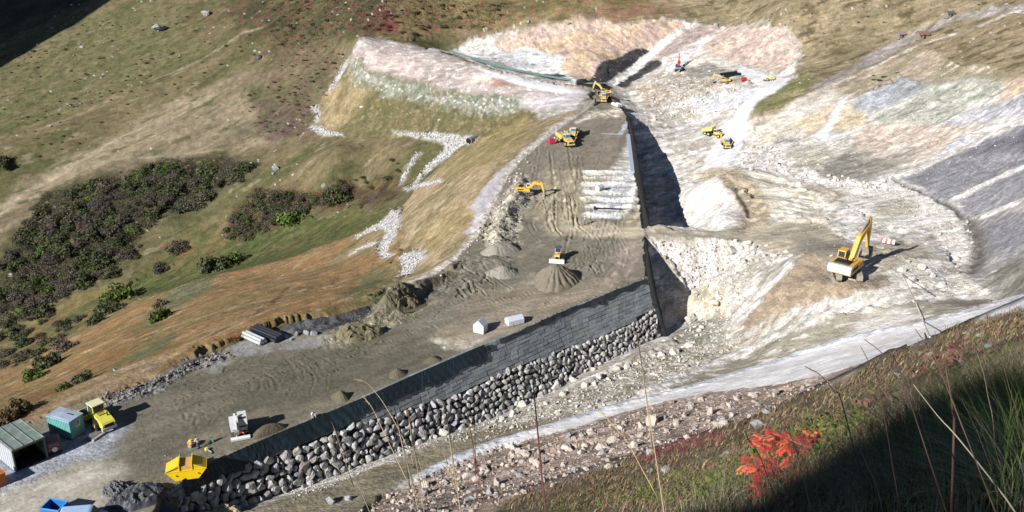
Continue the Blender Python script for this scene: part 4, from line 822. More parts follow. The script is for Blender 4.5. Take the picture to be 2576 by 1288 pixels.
for (s0, s1, ha, hb) in ((LW - 22, LW - 14, 0.0, 0.8), (LW - 14, LW - 8.5, 0.0, 1.3), (LW - 8.6, LW - 2.3, 0.0, 1.2), (LW - 12, LW - 10.5, 0, 2.1), (n_end + 0.5, n_end + 3.5, 0.2, 1.5), (LW - 2.4, LW - 0.4, 0.0, 1.2), (n_end + 5, n_end + 13, -0.1, 0.7), (n_end + 13, n_end + 22, -0.1, 0.8)):
    t = R.uniform(1.7, 2.4); mb.ct = (t, t * 1.02, t * 1.04); o = len(mb.v)
    for i in range(7):
        for j in range(5):
            s = s0 + (s1 - s0) * i / 6; h = ha + ((hb - ha) * 0.75 + 0.25 * math.sin(s * 1.3)) * j / 4 + R.uniform(-0.12, 0.12)
            mb.v.append(wp(min(s, LW), h, 0.2 + 0.05 * math.sin(s * 6))); mb.t.append(mb.ct)
    for i in range(6):
        for j in range(4): k = o + i * 5 + j; mb.f.append((k, k + 5, k + 6, k + 1))
wbuild(mb, 'sheeting', m_liner)
def ico(n):
    bm = bmesh.new(); bmesh.ops.create_icosphere(bm, subdivisions=n, radius=1.0)
    v = np.array([p.co[:] for p in bm.verts]); f = [tuple(q.index for q in fc.verts) for fc in bm.faces]; bm.free(); return v, f
ICV, ICF = ico(3)
def cobble(seed):
    rr = np.random.RandomState(seed); v = ICV.copy()
    v = np.sign(v) * np.abs(v) ** 0.8 * 1.08
    for _ in range(17):                                   # flats
        n = rr.normal(size=3); n /= np.linalg.norm(n); d = rr.uniform(0.6, 0.92); t = v @ n; k = t > d
        v[k] -= np.outer((t[k] - d), n)
    v += 0.018 * np.stack([np.sin(v[:, 1] * 4 + seed), np.sin(v[:, 2] * 5), np.sin(v[:, 0] * 4)], -1)
    return v
COB = [cobble(i) for i in range(14)]
ICV2, ICF2 = ICV, ICF
mb = MB(); s = 0.0
row = 0
for row in range(12):
    s = R.uniform(0, 0.8)
    while s < LW - 0.2:
        sz = 0.78 + 0.35 * (1 - s / LW); w_ = sz * R.choice((R.uniform(0.55, 0.9), R.uniform(0.9, 1.3), R.uniform(1.2, 1.7))); hh = sz * R.uniform(0.75, 1.25)
        h = hS(s) + 0.45 + row * sz * 0.86 + R.uniform(-0.22, 0.22)
        if h < hF(s) + 0.3:
            c = Vector(wp(min(s + w_ / 2, LW - 0.1), h, 0.02 + R.uniform(-0.1, 0.16))); n = wn(s); tg = Vector((-n[1], n[0], 0)); nn = Vector((n[0], n[1], BAT)).normalized(); up = nn.cross(tg)
            if up.z < 0: up = -up
            a = R.uniform(-0.8, 0.8); e1 = tg * math.cos(a) + up * math.sin(a); e2 = up * math.cos(a) - tg * math.sin(a)
            Mx = np.array((e1, e2, nn)); v = R.choice(COB) * np.array((w_ * 0.58, hh * 0.59, sz * 0.5 * R.uniform(0.8, 1.2)))
            t = R.choice((R.uniform(0.55, 1.3), R.uniform(0.8, 1.1))); tc_ = (t * R.uniform(0.98, 1.08), t, t * R.uniform(0.92, 1.04))
            o = len(mb.v); P = v @ Mx + np.array(c)
            mb.v += [tuple(p) for p in P]; mb.t += [tc_] * len(P); mb.f += [tuple(i + o for i in q) for q in ICF2]
        s += w_ * 1.0
def fast_mesh(mb, name, m, smooth=True):
    me = bpy.data.meshes.new(name); me.from_pydata(mb.v, [], mb.f); me.materials.append(m)
    a = me.attributes.new('tint', 'FLOAT_COLOR', 'POINT'); a.data.foreach_set('color', np.concatenate([np.array(mb.t), np.ones((len(mb.t), 1))], 1).astype(np.float32).ravel())
    if smooth: me.shade_smooth()
    o = bpy.data.objects.new(name, me); COL.objects.link(o); return o
o = fast_mesh(mb, 'stone_facing', m_stone, False); o.parent = wall; o.matrix_parent_inverse = Matrix.Translation(-Vector(wall.location))
# the reservoir-side face beyond the corner: dark, wrapped courses
rp_ = np.array([at(*p)[:2] for p in ((1629, 697, 0), (1624, 650, 0), (1622, 600, 0), (1620, 570, 0), (1610, 500, 0), (1597, 440, 0), (1587, 360, 0), (1581, 310, 0), (1578, 290, 0))])
sg = np.hypot(*np.diff(rp_, axis=0).T); cr = np.concatenate([[0], np.cumsum(sg)]); LR = cr[-1]
def rpnt(s, h, out=0.0): return (np.interp(s, cr, rp_[:, 0]) + 0.34 * h + out, np.interp(s, cr, rp_[:, 1]) - (0.36 * h if s < 0.01 else 0), -h)
wall2 = thing('retaining_wall', 'straight retaining wall of black wrapped courses in deep shade beside the pale basin', 'wall', (rp_[3][0], rp_[3][1], 0))
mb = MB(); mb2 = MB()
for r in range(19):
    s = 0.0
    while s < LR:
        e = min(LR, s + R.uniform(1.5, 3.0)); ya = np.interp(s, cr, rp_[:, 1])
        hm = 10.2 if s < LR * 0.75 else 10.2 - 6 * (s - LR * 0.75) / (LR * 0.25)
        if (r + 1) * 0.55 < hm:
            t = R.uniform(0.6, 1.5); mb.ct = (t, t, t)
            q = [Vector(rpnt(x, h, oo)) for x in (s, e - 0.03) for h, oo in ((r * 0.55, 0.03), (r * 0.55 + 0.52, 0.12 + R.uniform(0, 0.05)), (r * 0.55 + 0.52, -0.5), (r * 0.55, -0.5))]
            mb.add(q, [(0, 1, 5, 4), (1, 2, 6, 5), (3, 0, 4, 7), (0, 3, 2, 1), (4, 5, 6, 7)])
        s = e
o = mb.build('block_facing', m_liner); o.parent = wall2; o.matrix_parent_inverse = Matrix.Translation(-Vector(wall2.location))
mb = MB()
i0, i1 = np.interp(440, [290, 310, 360, 440, 500, 570, 600, 650, 697], np.arange(9)[::-1]), 0
for (s0, s1) in ((float(np.interp(5.05, np.arange(9), cr)), float(np.interp(6.35, np.arange(9), cr))),):
    for k in range(8):
        a = s0 + (s1 - s0) * k / 8; b = s0 + (s1 - s0) * (k + 1) / 8 - 0.06
        A, B = rpnt(a, 0, -0.55), rpnt(b, 0, -0.55); mb.add([(A[0] - 0.35, A[1], 0.06), (B[0] - 0.35, B[1], 0.06), (B[0] + 0.5, B[1], 0.06), (A[0] + 0.5, A[1], 0.06), (A[0] - 0.35, A[1], 0.5), (B[0] - 0.35, B[1], 0.5), (B[0] + 0.5, B[1], 0.5), (A[0] + 0.5, A[1], 0.5)],
            [(3, 2, 1, 0), (4, 5, 6, 7), (0, 1, 5, 4), (1, 2, 6, 5), (2, 3, 7, 6), (3, 0, 4, 7)])
o = mb.build('coping', mat('pale_blue_sheet', (176, 186, 204), 0.6)); o.parent = wall2; o.matrix_parent_inverse = Matrix.Translation(-Vector(wall2.location))

# ------------------------------------------------------------------ boulders
def hull_rock(seed, n=18, round_=0.0):
    rr = np.random.RandomState(seed); p = rr.normal(size=(n, 3)); p /= np.linalg.norm(p, axis=1)[:, None]
    p *= rr.uniform(0.8, 1.08, (n, 1)); p *= np.array((1.0, rr.uniform(0.6, 0.95), rr.uniform(0.5, 0.85)))
    bm = bmesh.new()
    for q in p: bm.verts.new(q)
    bmesh.ops.convex_hull(bm, input=bm.verts); bmesh.ops.dissolve_limit(bm, angle_limit=0.3, verts=bm.verts, edges=bm.edges)
    bmesh.ops.bevel(bm, geom=bm.edges[:], offset=0.05, segments=1, affect='EDGES')
    bmesh.ops.triangulate(bm, faces=bm.faces); bmesh.ops.subdivide_edges(bm, edges=bm.edges[:], cuts=1)
    for v in bm.verts:
        v.co += Vector([float(t) for t in rr.normal(size=3)]) * 0.022
    me = bpy.data.meshes.new('boulder'); bm.to_mesh(me); bm.free(); return me
def rock_set(name, c, k=5, seed=0, dirt=None):
    m = mat(name, c, 0.9, var=0.28, sc=1.5, bump=0.1, dirt=dirt); out = []
    for i in range(k):
        me = hull_rock(seed + i, 15 + (i % 3) * 4); me.materials.append(m); out.append(me)
    return out
RK_W = rock_set('white_rock', (212, 207, 198), 6, 100, (186, 174, 152)); RK_P = rock_set('pink_grey_rock', (198, 186, 174), 6, 200, (150, 134, 122)); RK_G = rock_set('grey_rock', (160, 160, 160), 5, 300, (104, 102, 96)); RK_D = rock_set('dark_rock', (98, 96, 94), 4, 400, (70, 68, 64))
def rock(meshes, px, py, size, label, group, sink=0.25, name='boulder', flat=1.0, cat='boulder'):
    """size in picture units (2576 wide)"""
    p = stand(px, py + size * 0.25); s = size * mpp(p) / 2
    o = bpy.data.objects.new(name, R.choice(meshes)); COL.objects.link(o)
    o.location = (p[0], p[1], p[2] + s * (0.55 - sink) * flat); o.scale = (s * R.uniform(0.9, 1.1), s * R.uniform(0.9, 1.1), s * R.uniform(0.9, 1.15) * flat); o.rotation_euler = (R.uniform(-0.25, 0.25), R.uniform(-0.25, 0.25), R.uniform(0, 6.28))
    return tag(o, label, cat, group)
ORD = ['first', 'second', 'third', 'fourth', 'fifth', 'sixth', 'seventh', 'eighth', 'ninth', 'tenth', 'eleventh', 'twelfth', 'thirteenth', 'fourteenth', 'fifteenth', 'sixteenth', 'seventeenth', 'eighteenth', 'nineteenth', 'twentieth', 'twenty-first', 'twenty-second', 'twenty-third', 'twenty-fourth', 'twenty-fifth', 'twenty-sixth', 'twenty-seventh', 'twenty-eighth', 'twenty-ninth', 'thirtieth']
def row_rocks(meshes, lst, text, group, **kw):
    for i, (x, y, s) in enumerate(sorted(lst)): rock(meshes, x, y, s, text % ORD[i], group, **kw)
row_rocks(RK_W, [(1397, 966, 42), (1440, 951, 32), (1471, 966, 26), (1416, 988, 26), (1315, 1012, 38), (1290, 1037, 36), (1337, 991, 26), (1507, 942, 36), (1493, 926, 22), (1509, 912, 22), (1554, 926, 22), (1576, 919, 27), (1663, 888, 24), (1696, 879, 42), (1732, 866, 28), (1645, 892, 16), (1373, 1012, 20),
                 (1344, 1022, 16), (1496, 964, 17), (1600, 912, 18), (1262, 1050, 22), (1240, 1060, 15), (1530, 950, 16)], 'pale boulder at the stone wall foot, %s counted from the skip end', 'pale boulders along the foot of the stone wall')
rock(RK_W, 1113, 1084, 40, 'tan block with rusty stains leaning at the foot of the stone wall', 'tan blocks by the wall'); rock(RK_W, 1090, 1096, 24, 'smaller tan block just below the stained one at the wall foot', 'tan blocks by the wall'); rock(RK_G, 960, 1146, 20, 'small flat stone at the wall foot under the grass stalks', 'tan blocks by the wall')
rock(RK_G, 1640 * 0 + 833, 1256, 34, 'grey boulder beside the dirt path, larger of two near the picture bottom', 'boulders beside the dirt path'); rock(RK_G, 877, 1250, 26, 'grey boulder beside the dirt path, smaller of two near the picture bottom', 'boulders beside the dirt path')
row_rocks(RK_W, [(1794, 757, 38), (1806, 742, 28), (1852, 739, 28), (1736, 794, 46), (1797, 783, 38), (1765, 822, 17), (1790, 833, 15), (1830, 765, 16), (1702, 815, 12), (1726, 830, 14), (1752, 842, 18), (1700, 850, 13)], 'white boulder in the pit below the wall corner, %s from the wall', 'white boulders in the pit')
row_rocks(RK_W, [(1924, 640, 25), (1944, 640, 26), (1978, 630, 19), (1883, 608, 26), (1866, 622, 16), (1960, 652, 20), (1905, 652, 18), (1934, 660, 18), (1896, 634, 16), (1990, 642, 13), (1850, 604, 13)], 'white boulder heaped between earth ramp and brown mound, %s from the ramp', 'white boulders beside the brown mound')
row_rocks(RK_W, [(2293, 700, 40), (2319, 668, 30), (2406, 648, 20), (2406, 668, 17), (2268, 675, 28), (2345, 690, 24), (2370, 712, 26), (2320, 715, 22), (2430, 720, 18), (2285, 655, 18)], 'white boulder on the bank beyond the big excavator, %s from the machine', 'white boulders right of the big excavator')
zl = [(R.uniform(0, 1), R.gauss(0, 1), R.uniform(8, 19)) for _ in range(46)]
for t, g, s in zl:
    x = 1855 + t * 350; y = np.interp(x, [1855, 1930, 2000, 2080, 2150, 2205], [390, 395, 432, 445, 458, 462]) + g * 14
    rock(RK_W, x, y, s, 'white block in the tumbled band of rocks across the basin', 'tumbled white blocks across the basin')
for i in range(26):
    x = R.uniform(1610, 1800); y = 300 - (x - 1600) * 0.3 + R.gauss(0, 14)
    rock(RK_W, x, y, R.uniform(6, 13), 'small white rock scattered over the brown slope behind the dam', 'white rocks on the brown slope', name='stone', cat='stone')
for (x, y, s, nm) in ((1845, 474, 16, 0), (1722, 505, 10, 1), (1738, 540, 11, 1), (1760, 470, 9, 1), (1778, 500, 9, 1), (1725, 560, 9, 1)):
    rock(RK_D if nm == 0 else RK_W, x, y, s, 'dark slab lying on the white mound beside the shadowed basin' if nm == 0 else 'pale rock on the white mound beside the shadowed basin', 'rocks on the white mound')
# hillside stones
HL = [(403, 62, 46, 'long dark outcrop high on the far grass slope', RK_G), (519, 28, 36, 'pale streaked outcrop above a patch of red heath', RK_G), (651, 140, 25, 'dark rounded boulder alone on the brown slope left of the dam arm', RK_D), (205, 116, 15, 'light stone in the green upper grass beside a rusty bare patch', RK_G), (127, 315, 12, 'upright grey stone touching the upper footpath', RK_G),
      (695, 378, 15, 'pale round boulder uppermost of the group above the thicket', RK_G), (694, 420, 24, 'widest pale boulder of the group above the thicket', RK_G), (632, 407, 13, 'small boulder left of the group above the thicket, in a red patch', RK_G), (688, 434, 14, 'lowest pale boulder of the group above the thicket', RK_G), (761, 340, 11, 'grey boulder on bare ground left of the stone drain', RK_G),
      (909, 267, 16, 'white stone on the grassy face of the dam arm', RK_W), (178, 952, 28, 'leaning dark slab on the orange slope above the yellow roller', RK_D), (290, 928, 16, 'pale broken slab on the orange slope above the dam rim', RK_G), (1431, 56, 15, 'grey boulder on the top edge of the tan excavation', RK_G), (1331, 52, 15, 'pale outcrop in the heath above the reservoir', RK_G),
      (1786, 177, 12, 'white boulder on the grey patch above the far excavators', RK_W), (2486, 167, 14, 'pale boulder at the lower edge of the right-hand grass slope', RK_W), (2498, 17, 24, 'blue grey boulder beside the old track near the top edge', RK_G), (2503, 365, 9, 'pale stone alone on the dark grey fill', RK_W), (2039, 139, 8, 'grey stone in the grass right of the pink excavation', RK_G), (1974, 32, 8, 'pale stone high in the grass above the pink excavation', RK_G), (1105, 300, 10, 'white stone half way up the grassy face', RK_W), (560, 590, 9, 'pale stone among the bushes', RK_G)]
for x, y, s, l, rk in HL: rock(rk, x, y, s, l, 'boulders on the grass slopes', sink=0.3, flat=0.8)
for i in range(42):
    x, y = R.uniform(20, 860), R.uniform(20, 330)
    if y > 330 - 0.2 * x and x > 500: continue
    rock(RK_G, x, y, R.uniform(3.5, 8), 'small pale stone lying in the grass of the upper far slope', 'small stones in the upper grass', name='stone', cat='stone', flat=0.8)
for i in range(16):
    x, y = R.uniform(1480, 2560), R.uniform(5, 45); rock(RK_G, x, y, R.uniform(3.5, 7), 'small pale stone on the brown slope above the excavations', 'small stones above the excavations', name='stone', cat='stone')
# bank of boulders under the road
BIG = [(1514, 1117, 40), (1540, 1102, 30), (1641, 1055, 40), (1765, 1001, 26), (1739, 1014, 24), (1424, 1120, 34), (1485, 1080, 28), (1594, 1117, 26), (1293, 1122, 30), (1612, 1066, 24), (1250, 1210, 30), (1218, 1175, 32), (1181, 1188, 36), (1320, 1136, 26), (1015, 1257, 22), (1700, 1060, 22), (1560, 1070, 24), (1350, 1165, 28), (1460, 1135, 26)]
row_rocks(RK_P, [(x, y, s * 1.2) for x, y, s in BIG], 'large pinkish boulder on the rubble bank, %s counted from its lower end', 'large boulders on the rubble bank')
for i in range(150):
    t = R.random(); x = 970 + t * 980; top = np.interp(x, [970, 1060, 1246, 1464, 1718, 1947], [1240, 1206, 1130, 1080, 1012, 976]); bot = np.interp(x, [970, 1210, 1320, 1480, 1700, 1880], [1300, 1290, 1240, 1192, 1122, 1050])
    y = top + 4 + (bot - top) * R.random() ** 1.1
    s = min(34, 11 + R.expovariate(1 / 7.5))
    rock(RK_P if R.random() < 0.8 else RK_G, x, y, s, 'middling pinkish grey stone among many on the rubble bank below the white road', 'stones of the rubble bank', name='stone', cat='stone')
row_rocks(RK_G, [(1638, 1180, 30), (1678, 1177, 40), (1826, 1138, 42), (1775, 1158, 20), (1909, 1062, 50), (2340, 888, 38), (2261, 938, 28), (2485, 867, 30), (2464, 841, 24), (2436, 832, 30), (1850, 1150, 22), (2100, 1010, 14), (2420, 905, 24)], 'lichened grey boulder in the meadow, %s counted from the boulder bank', 'grey boulders in the meadow', flat=0.7)
RIM = [(255 + 300 * t, 1000 - 118 * t) for t in (0.02, 0.06, 0.1, 0.14, 0.18, 0.24, 0.3, 0.36, 0.42, 0.5, 0.56, 0.6, 0.66, 0.72, 0.8, 0.86, 0.9, 0.95)]
for i, (x, y) in enumerate(RIM): rock(RK_G, x + R.uniform(-6, 6), y + R.uniform(2, 26), R.uniform(7, 15), 'grey stone on the rough rim of the olive fill, %s from the roller' % ORD[i], 'grey stones on the rim', name='stone', cat='stone')
row_rocks(RK_G, [(745, 838, 20), (770, 835, 22), (718, 845, 18), (790, 838, 26), (735, 852, 14), (702, 834, 14)], 'grey slab in the broken pile beside the black pipes, %s counted from the pipes', 'grey slabs beside the pipes')
for i in range(40):
    t = R.random(); x, y = np.interp(t, [0, .2, .5, .75, 1], [1440, 1325, 1250, 1205, 1100]), np.interp(t, [0, .2, .5, .75, 1], [296, 388, 507, 590, 690])
    rock(RK_W, x + R.gauss(0, 8), y + R.gauss(0, 5), R.uniform(4, 9), 'pale stone in the band of stones along the dam rim', 'stones along the dam rim', name='stone', cat='stone')
# rubble too small to count: broken stone in the drains, along the wall foot and on the bank
def rubble(name, spots, meshes, m):
    mb = MB(); base = [(np.array([v.co[:] for v in me.vertices]), [tuple(p.vertices) for p in me.polygons]) for me in meshes]
    for (x, y, s) in spots:
        h = hit(x, y); sz = s * proj(h)[2] / FP / 2; v, f = R.choice(base); a = R.uniform(0, 6.28); ca, sa = math.cos(a), math.sin(a)
        P = v * np.array((sz * R.uniform(.8, 1.3), sz * R.uniform(.8, 1.2), sz)); P = np.stack([P[:, 0] * ca - P[:, 1] * sa, P[:, 0] * sa + P[:, 1] * ca, P[:, 2]], -1) + np.array((h[0], h[1], ground(h[0], h[1]) + sz * 0.3))
        o = len(mb.v); t = R.uniform(0.72, 1.12); mb.v += [tuple(p) for p in P]; mb.t += [(t, t, t)] * len(P); mb.f += [tuple(i + o for i in q) for q in f]
    o = fast_mesh(mb, name, m, False); o['kind'] = 'stuff'; return o
def low_rock(seed):
    rr = np.random.RandomState(seed); bm = bmesh.new(); p = rr.normal(size=(10, 3)); p /= np.linalg.norm(p, axis=1)[:, None]
    for q in p * np.array((1, 0.8, 0.7)): bm.verts.new(q)
    r = bmesh.ops.convex_hull(bm, input=bm.verts); bmesh.ops.delete(bm, geom=[v for v in bm.verts if not v.link_faces], context='VERTS')
    me = bpy.data.meshes.new('pebble'); bm.to_mesh(me); bm.free(); return me
LOW = [low_rock(500 + i) for i in range(6)]
def in_px(poly, n):
    P = np.array(poly, float); out = []; lo = P.min(0); hi = P.max(0)
    while len(out) < n:
        x = np.array([R.uniform(lo[0], hi[0])]); y = np.array([R.uniform(lo[1], hi[1])])
        if pip(x, y, P)[0]: out.append((float(x[0]), float(y[0])))
    return out
def area(poly):
    P = np.array(poly, float); return abs(np.dot(P[:, 0], np.roll(P[:, 1], 1)) - np.dot(P[:, 1], np.roll(P[:, 0], 1))) / 2
sp = []
for P_ in DR: sp += [(x + R.gauss(0, 1) * q_, y + R.gauss(0, 0.7) * q_, R.uniform(3.0, 7.5) * (0.8 if q_ else 1)) for x, y in in_px(P_, int(area(P_) / 11)) for q_ in (R.choice((0, 0, 0, 6)),)]
rubble('drain_rubble', sp, LOW, mat('drain_stone', (204, 202, 198), 0.9, var=0.2, tint=True))
sp = [(x, y, 2.5 + R.expovariate(1 / 3.0)) for x, y in in_px([(960, 1250), (1060, 1202), (1246, 1124), (1464, 1075), (1718, 1006), (1900, 985), (2060, 952), (2110, 965), (1990, 1005), (1880, 1050), (1780, 1092), (1700, 1122), (1560, 1157), (1480, 1194), (1320, 1242), (1180, 1288), (900, 1288)], 2600)]
rubble('bank_rubble', sp, LOW, mat('bank_stone', (182, 168, 156), 0.9, var=0.25, tint=True))
sp = [(x, y, 2 + R.expovariate(1 / 2.5)) for x, y in in_px([(1090, 1112), (1230, 1050), (1400, 985), (1560, 925), (1690, 870), (1800, 848), (1880, 850), (1800, 905), (1700, 948), (1560, 1012), (1400, 1058), (1200, 1112)], 1300)]
sp += [(x, y, 2 + R.expovariate(1 / 2.5)) for x, y in in_px([(720, 1240), (850, 1195), (1000, 1135), (1100, 1095), (1110, 1112), (1000, 1150), (860, 1212), (740, 1262)], 250)]
sp += [(x, y, 2 + R.expovariate(1 / 3.0)) for x, y in in_px([(1640, 610), (1720, 606), (1900, 610), (2000, 640), (1870, 700), (1900, 780), (1800, 860), (1700, 860), (1760, 760)], 800)]
sp += [(x, y, R.uniform(5, 10)) for x, y in in_px([(1690, 640), (1780, 606), (1900, 610), (1990, 640), (1870, 700), (1900, 780), (1800, 850), (1720, 850), (1760, 760)], 150)]
sp += [(x, y, R.uniform(2, 5)) for x, y in in_px([(1720, 470), (1850, 480), (1870, 560), (1720, 565)], 120)]
sp += [(x, y, R.uniform(2.5, 6)) for x, y in in_px([(2230, 690), (2300, 640), (2420, 690), (2500, 745), (2330, 735)], 260)]
sp += [(x, y, 2 + R.expovariate(1 / 2.2)) for x, y in in_px([(1855, 375), (1950, 362), (1985, 420), (2150, 455), (2250, 452), (2440, 560), (2460, 640), (2400, 620), (2200, 484), (2000, 455), (1850, 405)], 900)]
sp += [(x, y, 1.3 + R.expovariate(1 / 1.1)) for x, y in in_px([(1900, 330), (2060, 250), (2330, 150), (2570, 215), (2570, 480), (2470, 540), (2260, 450), (2050, 430)], 1100)]
sp += [(x, y, 1.2 + R.expovariate(1 / 0.9)) for x, y in in_px([(1250, 105), (1440, 55), (1720, 60), (2000, 90), (1990, 170), (1860, 160), (1700, 200), (1500, 205), (1300, 135)], 500)]
sp += [(x, y, 1.3 + R.expovariate(1 / 1.2)) for x, y in in_px([(1700, 1000), (2000, 850), (2300, 760), (2480, 745), (2300, 640), (2250, 470), (2050, 480), (1900, 420), (1740, 440), (1900, 560), (2140, 700), (1850, 880)], 1000)]
sp += [(x, y, 1.6 + R.expovariate(1 / 1.8)) for x, y in in_px([(1600, 225), (1660, 190), (1850, 206), (1900, 225), (1800, 290), (1660, 300)], 700)]
rubble('pale_rubble', sp, LOW, mat('pale_stone', (206, 200, 190), 0.9, var=0.2, tint=True))
sp = [(x, y, 1.6 + R.expovariate(1 / 2.0)) for x, y in in_px([(1290, 440), (1345, 500), (1310, 560), (1300, 640), (1230, 640), (1205, 600), (1250, 510)], 600)]
sp += [(x, y, 1.6 + R.expovariate(1 / 2.0)) for x, y in in_px([(930, 772), (1000, 728), (1080, 760), (1040, 800), (860, 870), (800, 868)], 300)]
sp += [(x, y, 2 + R.expovariate(1 / 2.6)) for x, y in in_px([(240, 1000), (380, 955), (560, 880), (600, 895), (470, 940), (400, 995), (260, 1025)], 420)]
sp += [(x, y, 1.5 + R.expovariate(1 / 1.2)) for x, y in in_px([(330, 1120), (450, 1090), (560, 1130), (420, 1230), (330, 1250)], 250)]
rubble('spoil_rubble', sp, LOW, mat('spoil_stone', (142, 136, 124), 0.9, var=0.25, tint=True))
# ------------------------------------------------------------------ machines
M_YEL = mat('machine_yellow', (226, 176, 72), 0.45, var=0.1, sc=0.8, spec=0.5, dirt=(176, 150, 96)); M_YEL2 = mat('machine_pale_yellow', (222, 192, 112), 0.5, var=0.12, sc=0.8, spec=0.5, dirt=(186, 166, 122)); M_ROL = mat('roller_yellow', (232, 222, 92), 0.4, var=0.08, sc=0.8, spec=0.5)
M_ORA = mat('digger_orange_yellow', (236, 178, 62), 0.45, var=0.1, sc=0.8, spec=0.5); M_WHT = mat('machine_white', (226, 226, 224), 0.45, var=0.06, sc=0.8, spec=0.5); M_BLK = mat('machine_black', (38, 40, 44), 0.6, var=0.2)
M_RUB = mat('tyre_rubber', (46, 45, 44), 0.9, var=0.3, dirt=(110, 102, 88)); M_STL = mat('worn_steel', (160, 156, 148), 0.5, 0.2, var=0.2); M_TRK = mat('dusty_tracks', (150, 142, 128), 0.85, var=0.25, sc=3); M_GLS = mat('cab_glass', (46, 58, 72), 0.12, var=0.15, spec=0.8)
M_RED = mat('machine_red', (186, 48, 52), 0.45, var=0.1); M_GRY = mat('dark_grey_paint', (84, 84, 84), 0.6); M_BLU = mat('reflective_windscreen', (74, 112, 160), 0.1, var=0.25, spec=0.9)
def excavator(label, loc, trk, house, boom, elbow, stick, paint, cabm, sc=1.0, group=None, weight=None, dark=M_BLK, bucket=M_STL, curl=0.0, tilt=None):
    """trk / house: headings (radians from +x); boom foot -> knee -> elbow -> stick end in the house's x-z plane"""
    t = thing('excavator', label, 'excavator', loc, trk, group, sc, tilt); H = rotz(house - trk)
    for s in (-1, 1):
        b = MB(); y = s * 1.25; pr = [(-2.3, 0.45), (-2.0, 0.08), (1.9, 0.08), (2.3, 0.45), (2.1, 0.95), (1.7, 1.08), (-1.7, 1.08), (-2.1, 0.95)]
        b.prism(pr, y - 0.36, y + 0.36)
        for k in range(15): b.box((-1.75 + k * 0.25, y, 1.09), (0.12, 0.74, 0.05))
        k_ = b.build('track', M_TRK, t)
        w_ = MB()
        for x in (-1.9, -1.1, -0.4, 0.3, 1.0, 1.8): w_.cyl((x, y + s * 0.30, 0.5), (x, y + s * 0.40, 0.5), 0.3, n=10)
        w_.build('roller_wheel', M_BLK, k_)
    MB().box((0, 0, 0.75), (2.2, 1.9, 0.5)).cyl((0, 0, 0.9), (0, 0, 1.25), 0.8, n=16).build('undercarriage', M_GRY, t)
    b = MB(); b.box((-0.5, 0, 1.4), (4.4, 2.9, 0.35), H); b.box((-1.0, -0.85, 1.95), (2.6, 1.15, 0.8), H, 0.96); b.box((-1.2, 0.75, 1.95), (2.2, 1.35, 0.8), H, 0.96); b.box((0.9, -0.95, 1.85), (1.2, 0.9, 0.55), H)
    body = b.build('upper_body', paint, t)
    MB().box((-1.3, -1.44, 1.75), (2.0, 0.05, 0.35), H).build('side_vent', M_BLK, body); MB().box((-1.3, 1.45, 1.85), (1.4, 0.05, 0.4), H).build('side_vent', M_BLK, body)
    b = MB(); b.prism([(-2.95, 1.45), (-2.6, 1.2), (-2.2, 1.2), (-2.2, 2.35), (-2.75, 2.35), (-2.95, 2.1)], -1.45, 1.45, H); b.build('counterweight', weight or paint, t)
    MB().box((-1.5, 0.1, 2.45), (1.3, 2.0, 0.22), H, 0.9).cyl((-1.0, -0.9, 2.4), (-1.0, -0.9, 3.0), 0.08, n=8, M=H).build('engine_cover', dark, t)
    c = MB().prism([(0.15, 1.55), (1.75, 1.55), (1.85, 2.2), (1.45, 3.12), (0.25, 3.12), (0.1, 2.4)], 0.45, 1.45, H).build('cab', cabm, t)
    g = MB(); g.add([H @ Vector(p) for p in ((1.87, 0.52, 2.2), (1.87, 1.38, 2.2), (1.50, 1.38, 3.05), (1.50, 0.52, 3.05))], [(0, 1, 2, 3)])
    for y in (0.43, 1.47): g.add([H @ Vector(p) for p in ((0.3, y, 2.2), (1.7, y, 2.2), (1.42, y, 3.0), (0.35, y, 3.0))], [(0, 1, 2, 3)])
    g.add([H @ Vector(p) for p in ((0.08, 0.55, 2.3), (0.08, 1.35, 2.3), (0.20, 1.35, 3.0), (0.20, 0.55, 3.0))], [(0, 1, 2, 3)])
    g.build('window', M_GLS, c, fix=False)
    foot = (0.75, 1.75); B = MB()
    P = [(foot[0], -0.1, foot[1]), (boom[0], -0.1, boom[1]), (elbow[0], -0.1, elbow[1])]
    B.beam(P[0], P[1], 0.55, 0.55, 0.55, 0.95, H); B.beam(P[1], P[2], 0.55, 0.95, 0.5, 0.5, H); B.cyl((boom[0], -0.38, boom[1]), (boom[0], 0.18, boom[1]), 0.48, n=12, M=H)
    bo = B.build('boom', paint, t)
    mid = ((boom[0] * 1.1 + foot[0] * 0.9) / 2, (boom[1] * 1.1 + foot[1] * 0.9) / 2)
    for y in (-0.5, 0.3): MB().cyl((1.5, y, 1.55), (mid[0] + 0.5, y, mid[1] - 0.1), 0.11, M=H).build('hydraulic_ram', M_STL, bo)
    dx, dz = stick[0] - elbow[0], stick[1] - elbow[1]; L = math.hypot(dx, dz); ux, uz = dx / L, dz / L
    back = (elbow[0] - ux * 0.8, elbow[1] - uz * 0.8)
    S_ = MB().beam((back[0], -0.1, back[1]), (elbow[0] + ux * 0.3, -0.1, elbow[1] + uz * 0.3), 0.42, 0.45, 0.44, 0.75, H).beam((elbow[0] + ux * 0.3, -0.1, elbow[1] + uz * 0.3), (stick[0], -0.1, stick[1]), 0.44, 0.75, 0.36, 0.36, H)
    st = S_.build('stick', paint, t)
    MB().cyl((boom[0] + 0.2, -0.1, boom[1] + 0.55), (back[0], -0.1, back[1] + 0.1), 0.12, M=H).build('hydraulic_ram', M_STL, bo)
    MB().cyl((elbow[0] + ux * 0.4 + 0.4, -0.1, elbow[1] + uz * 0.4 + 0.2), (stick[0] + 0.35, -0.1, stick[1] + 0.5), 0.09, M=H).build('hydraulic_ram', M_STL, st)
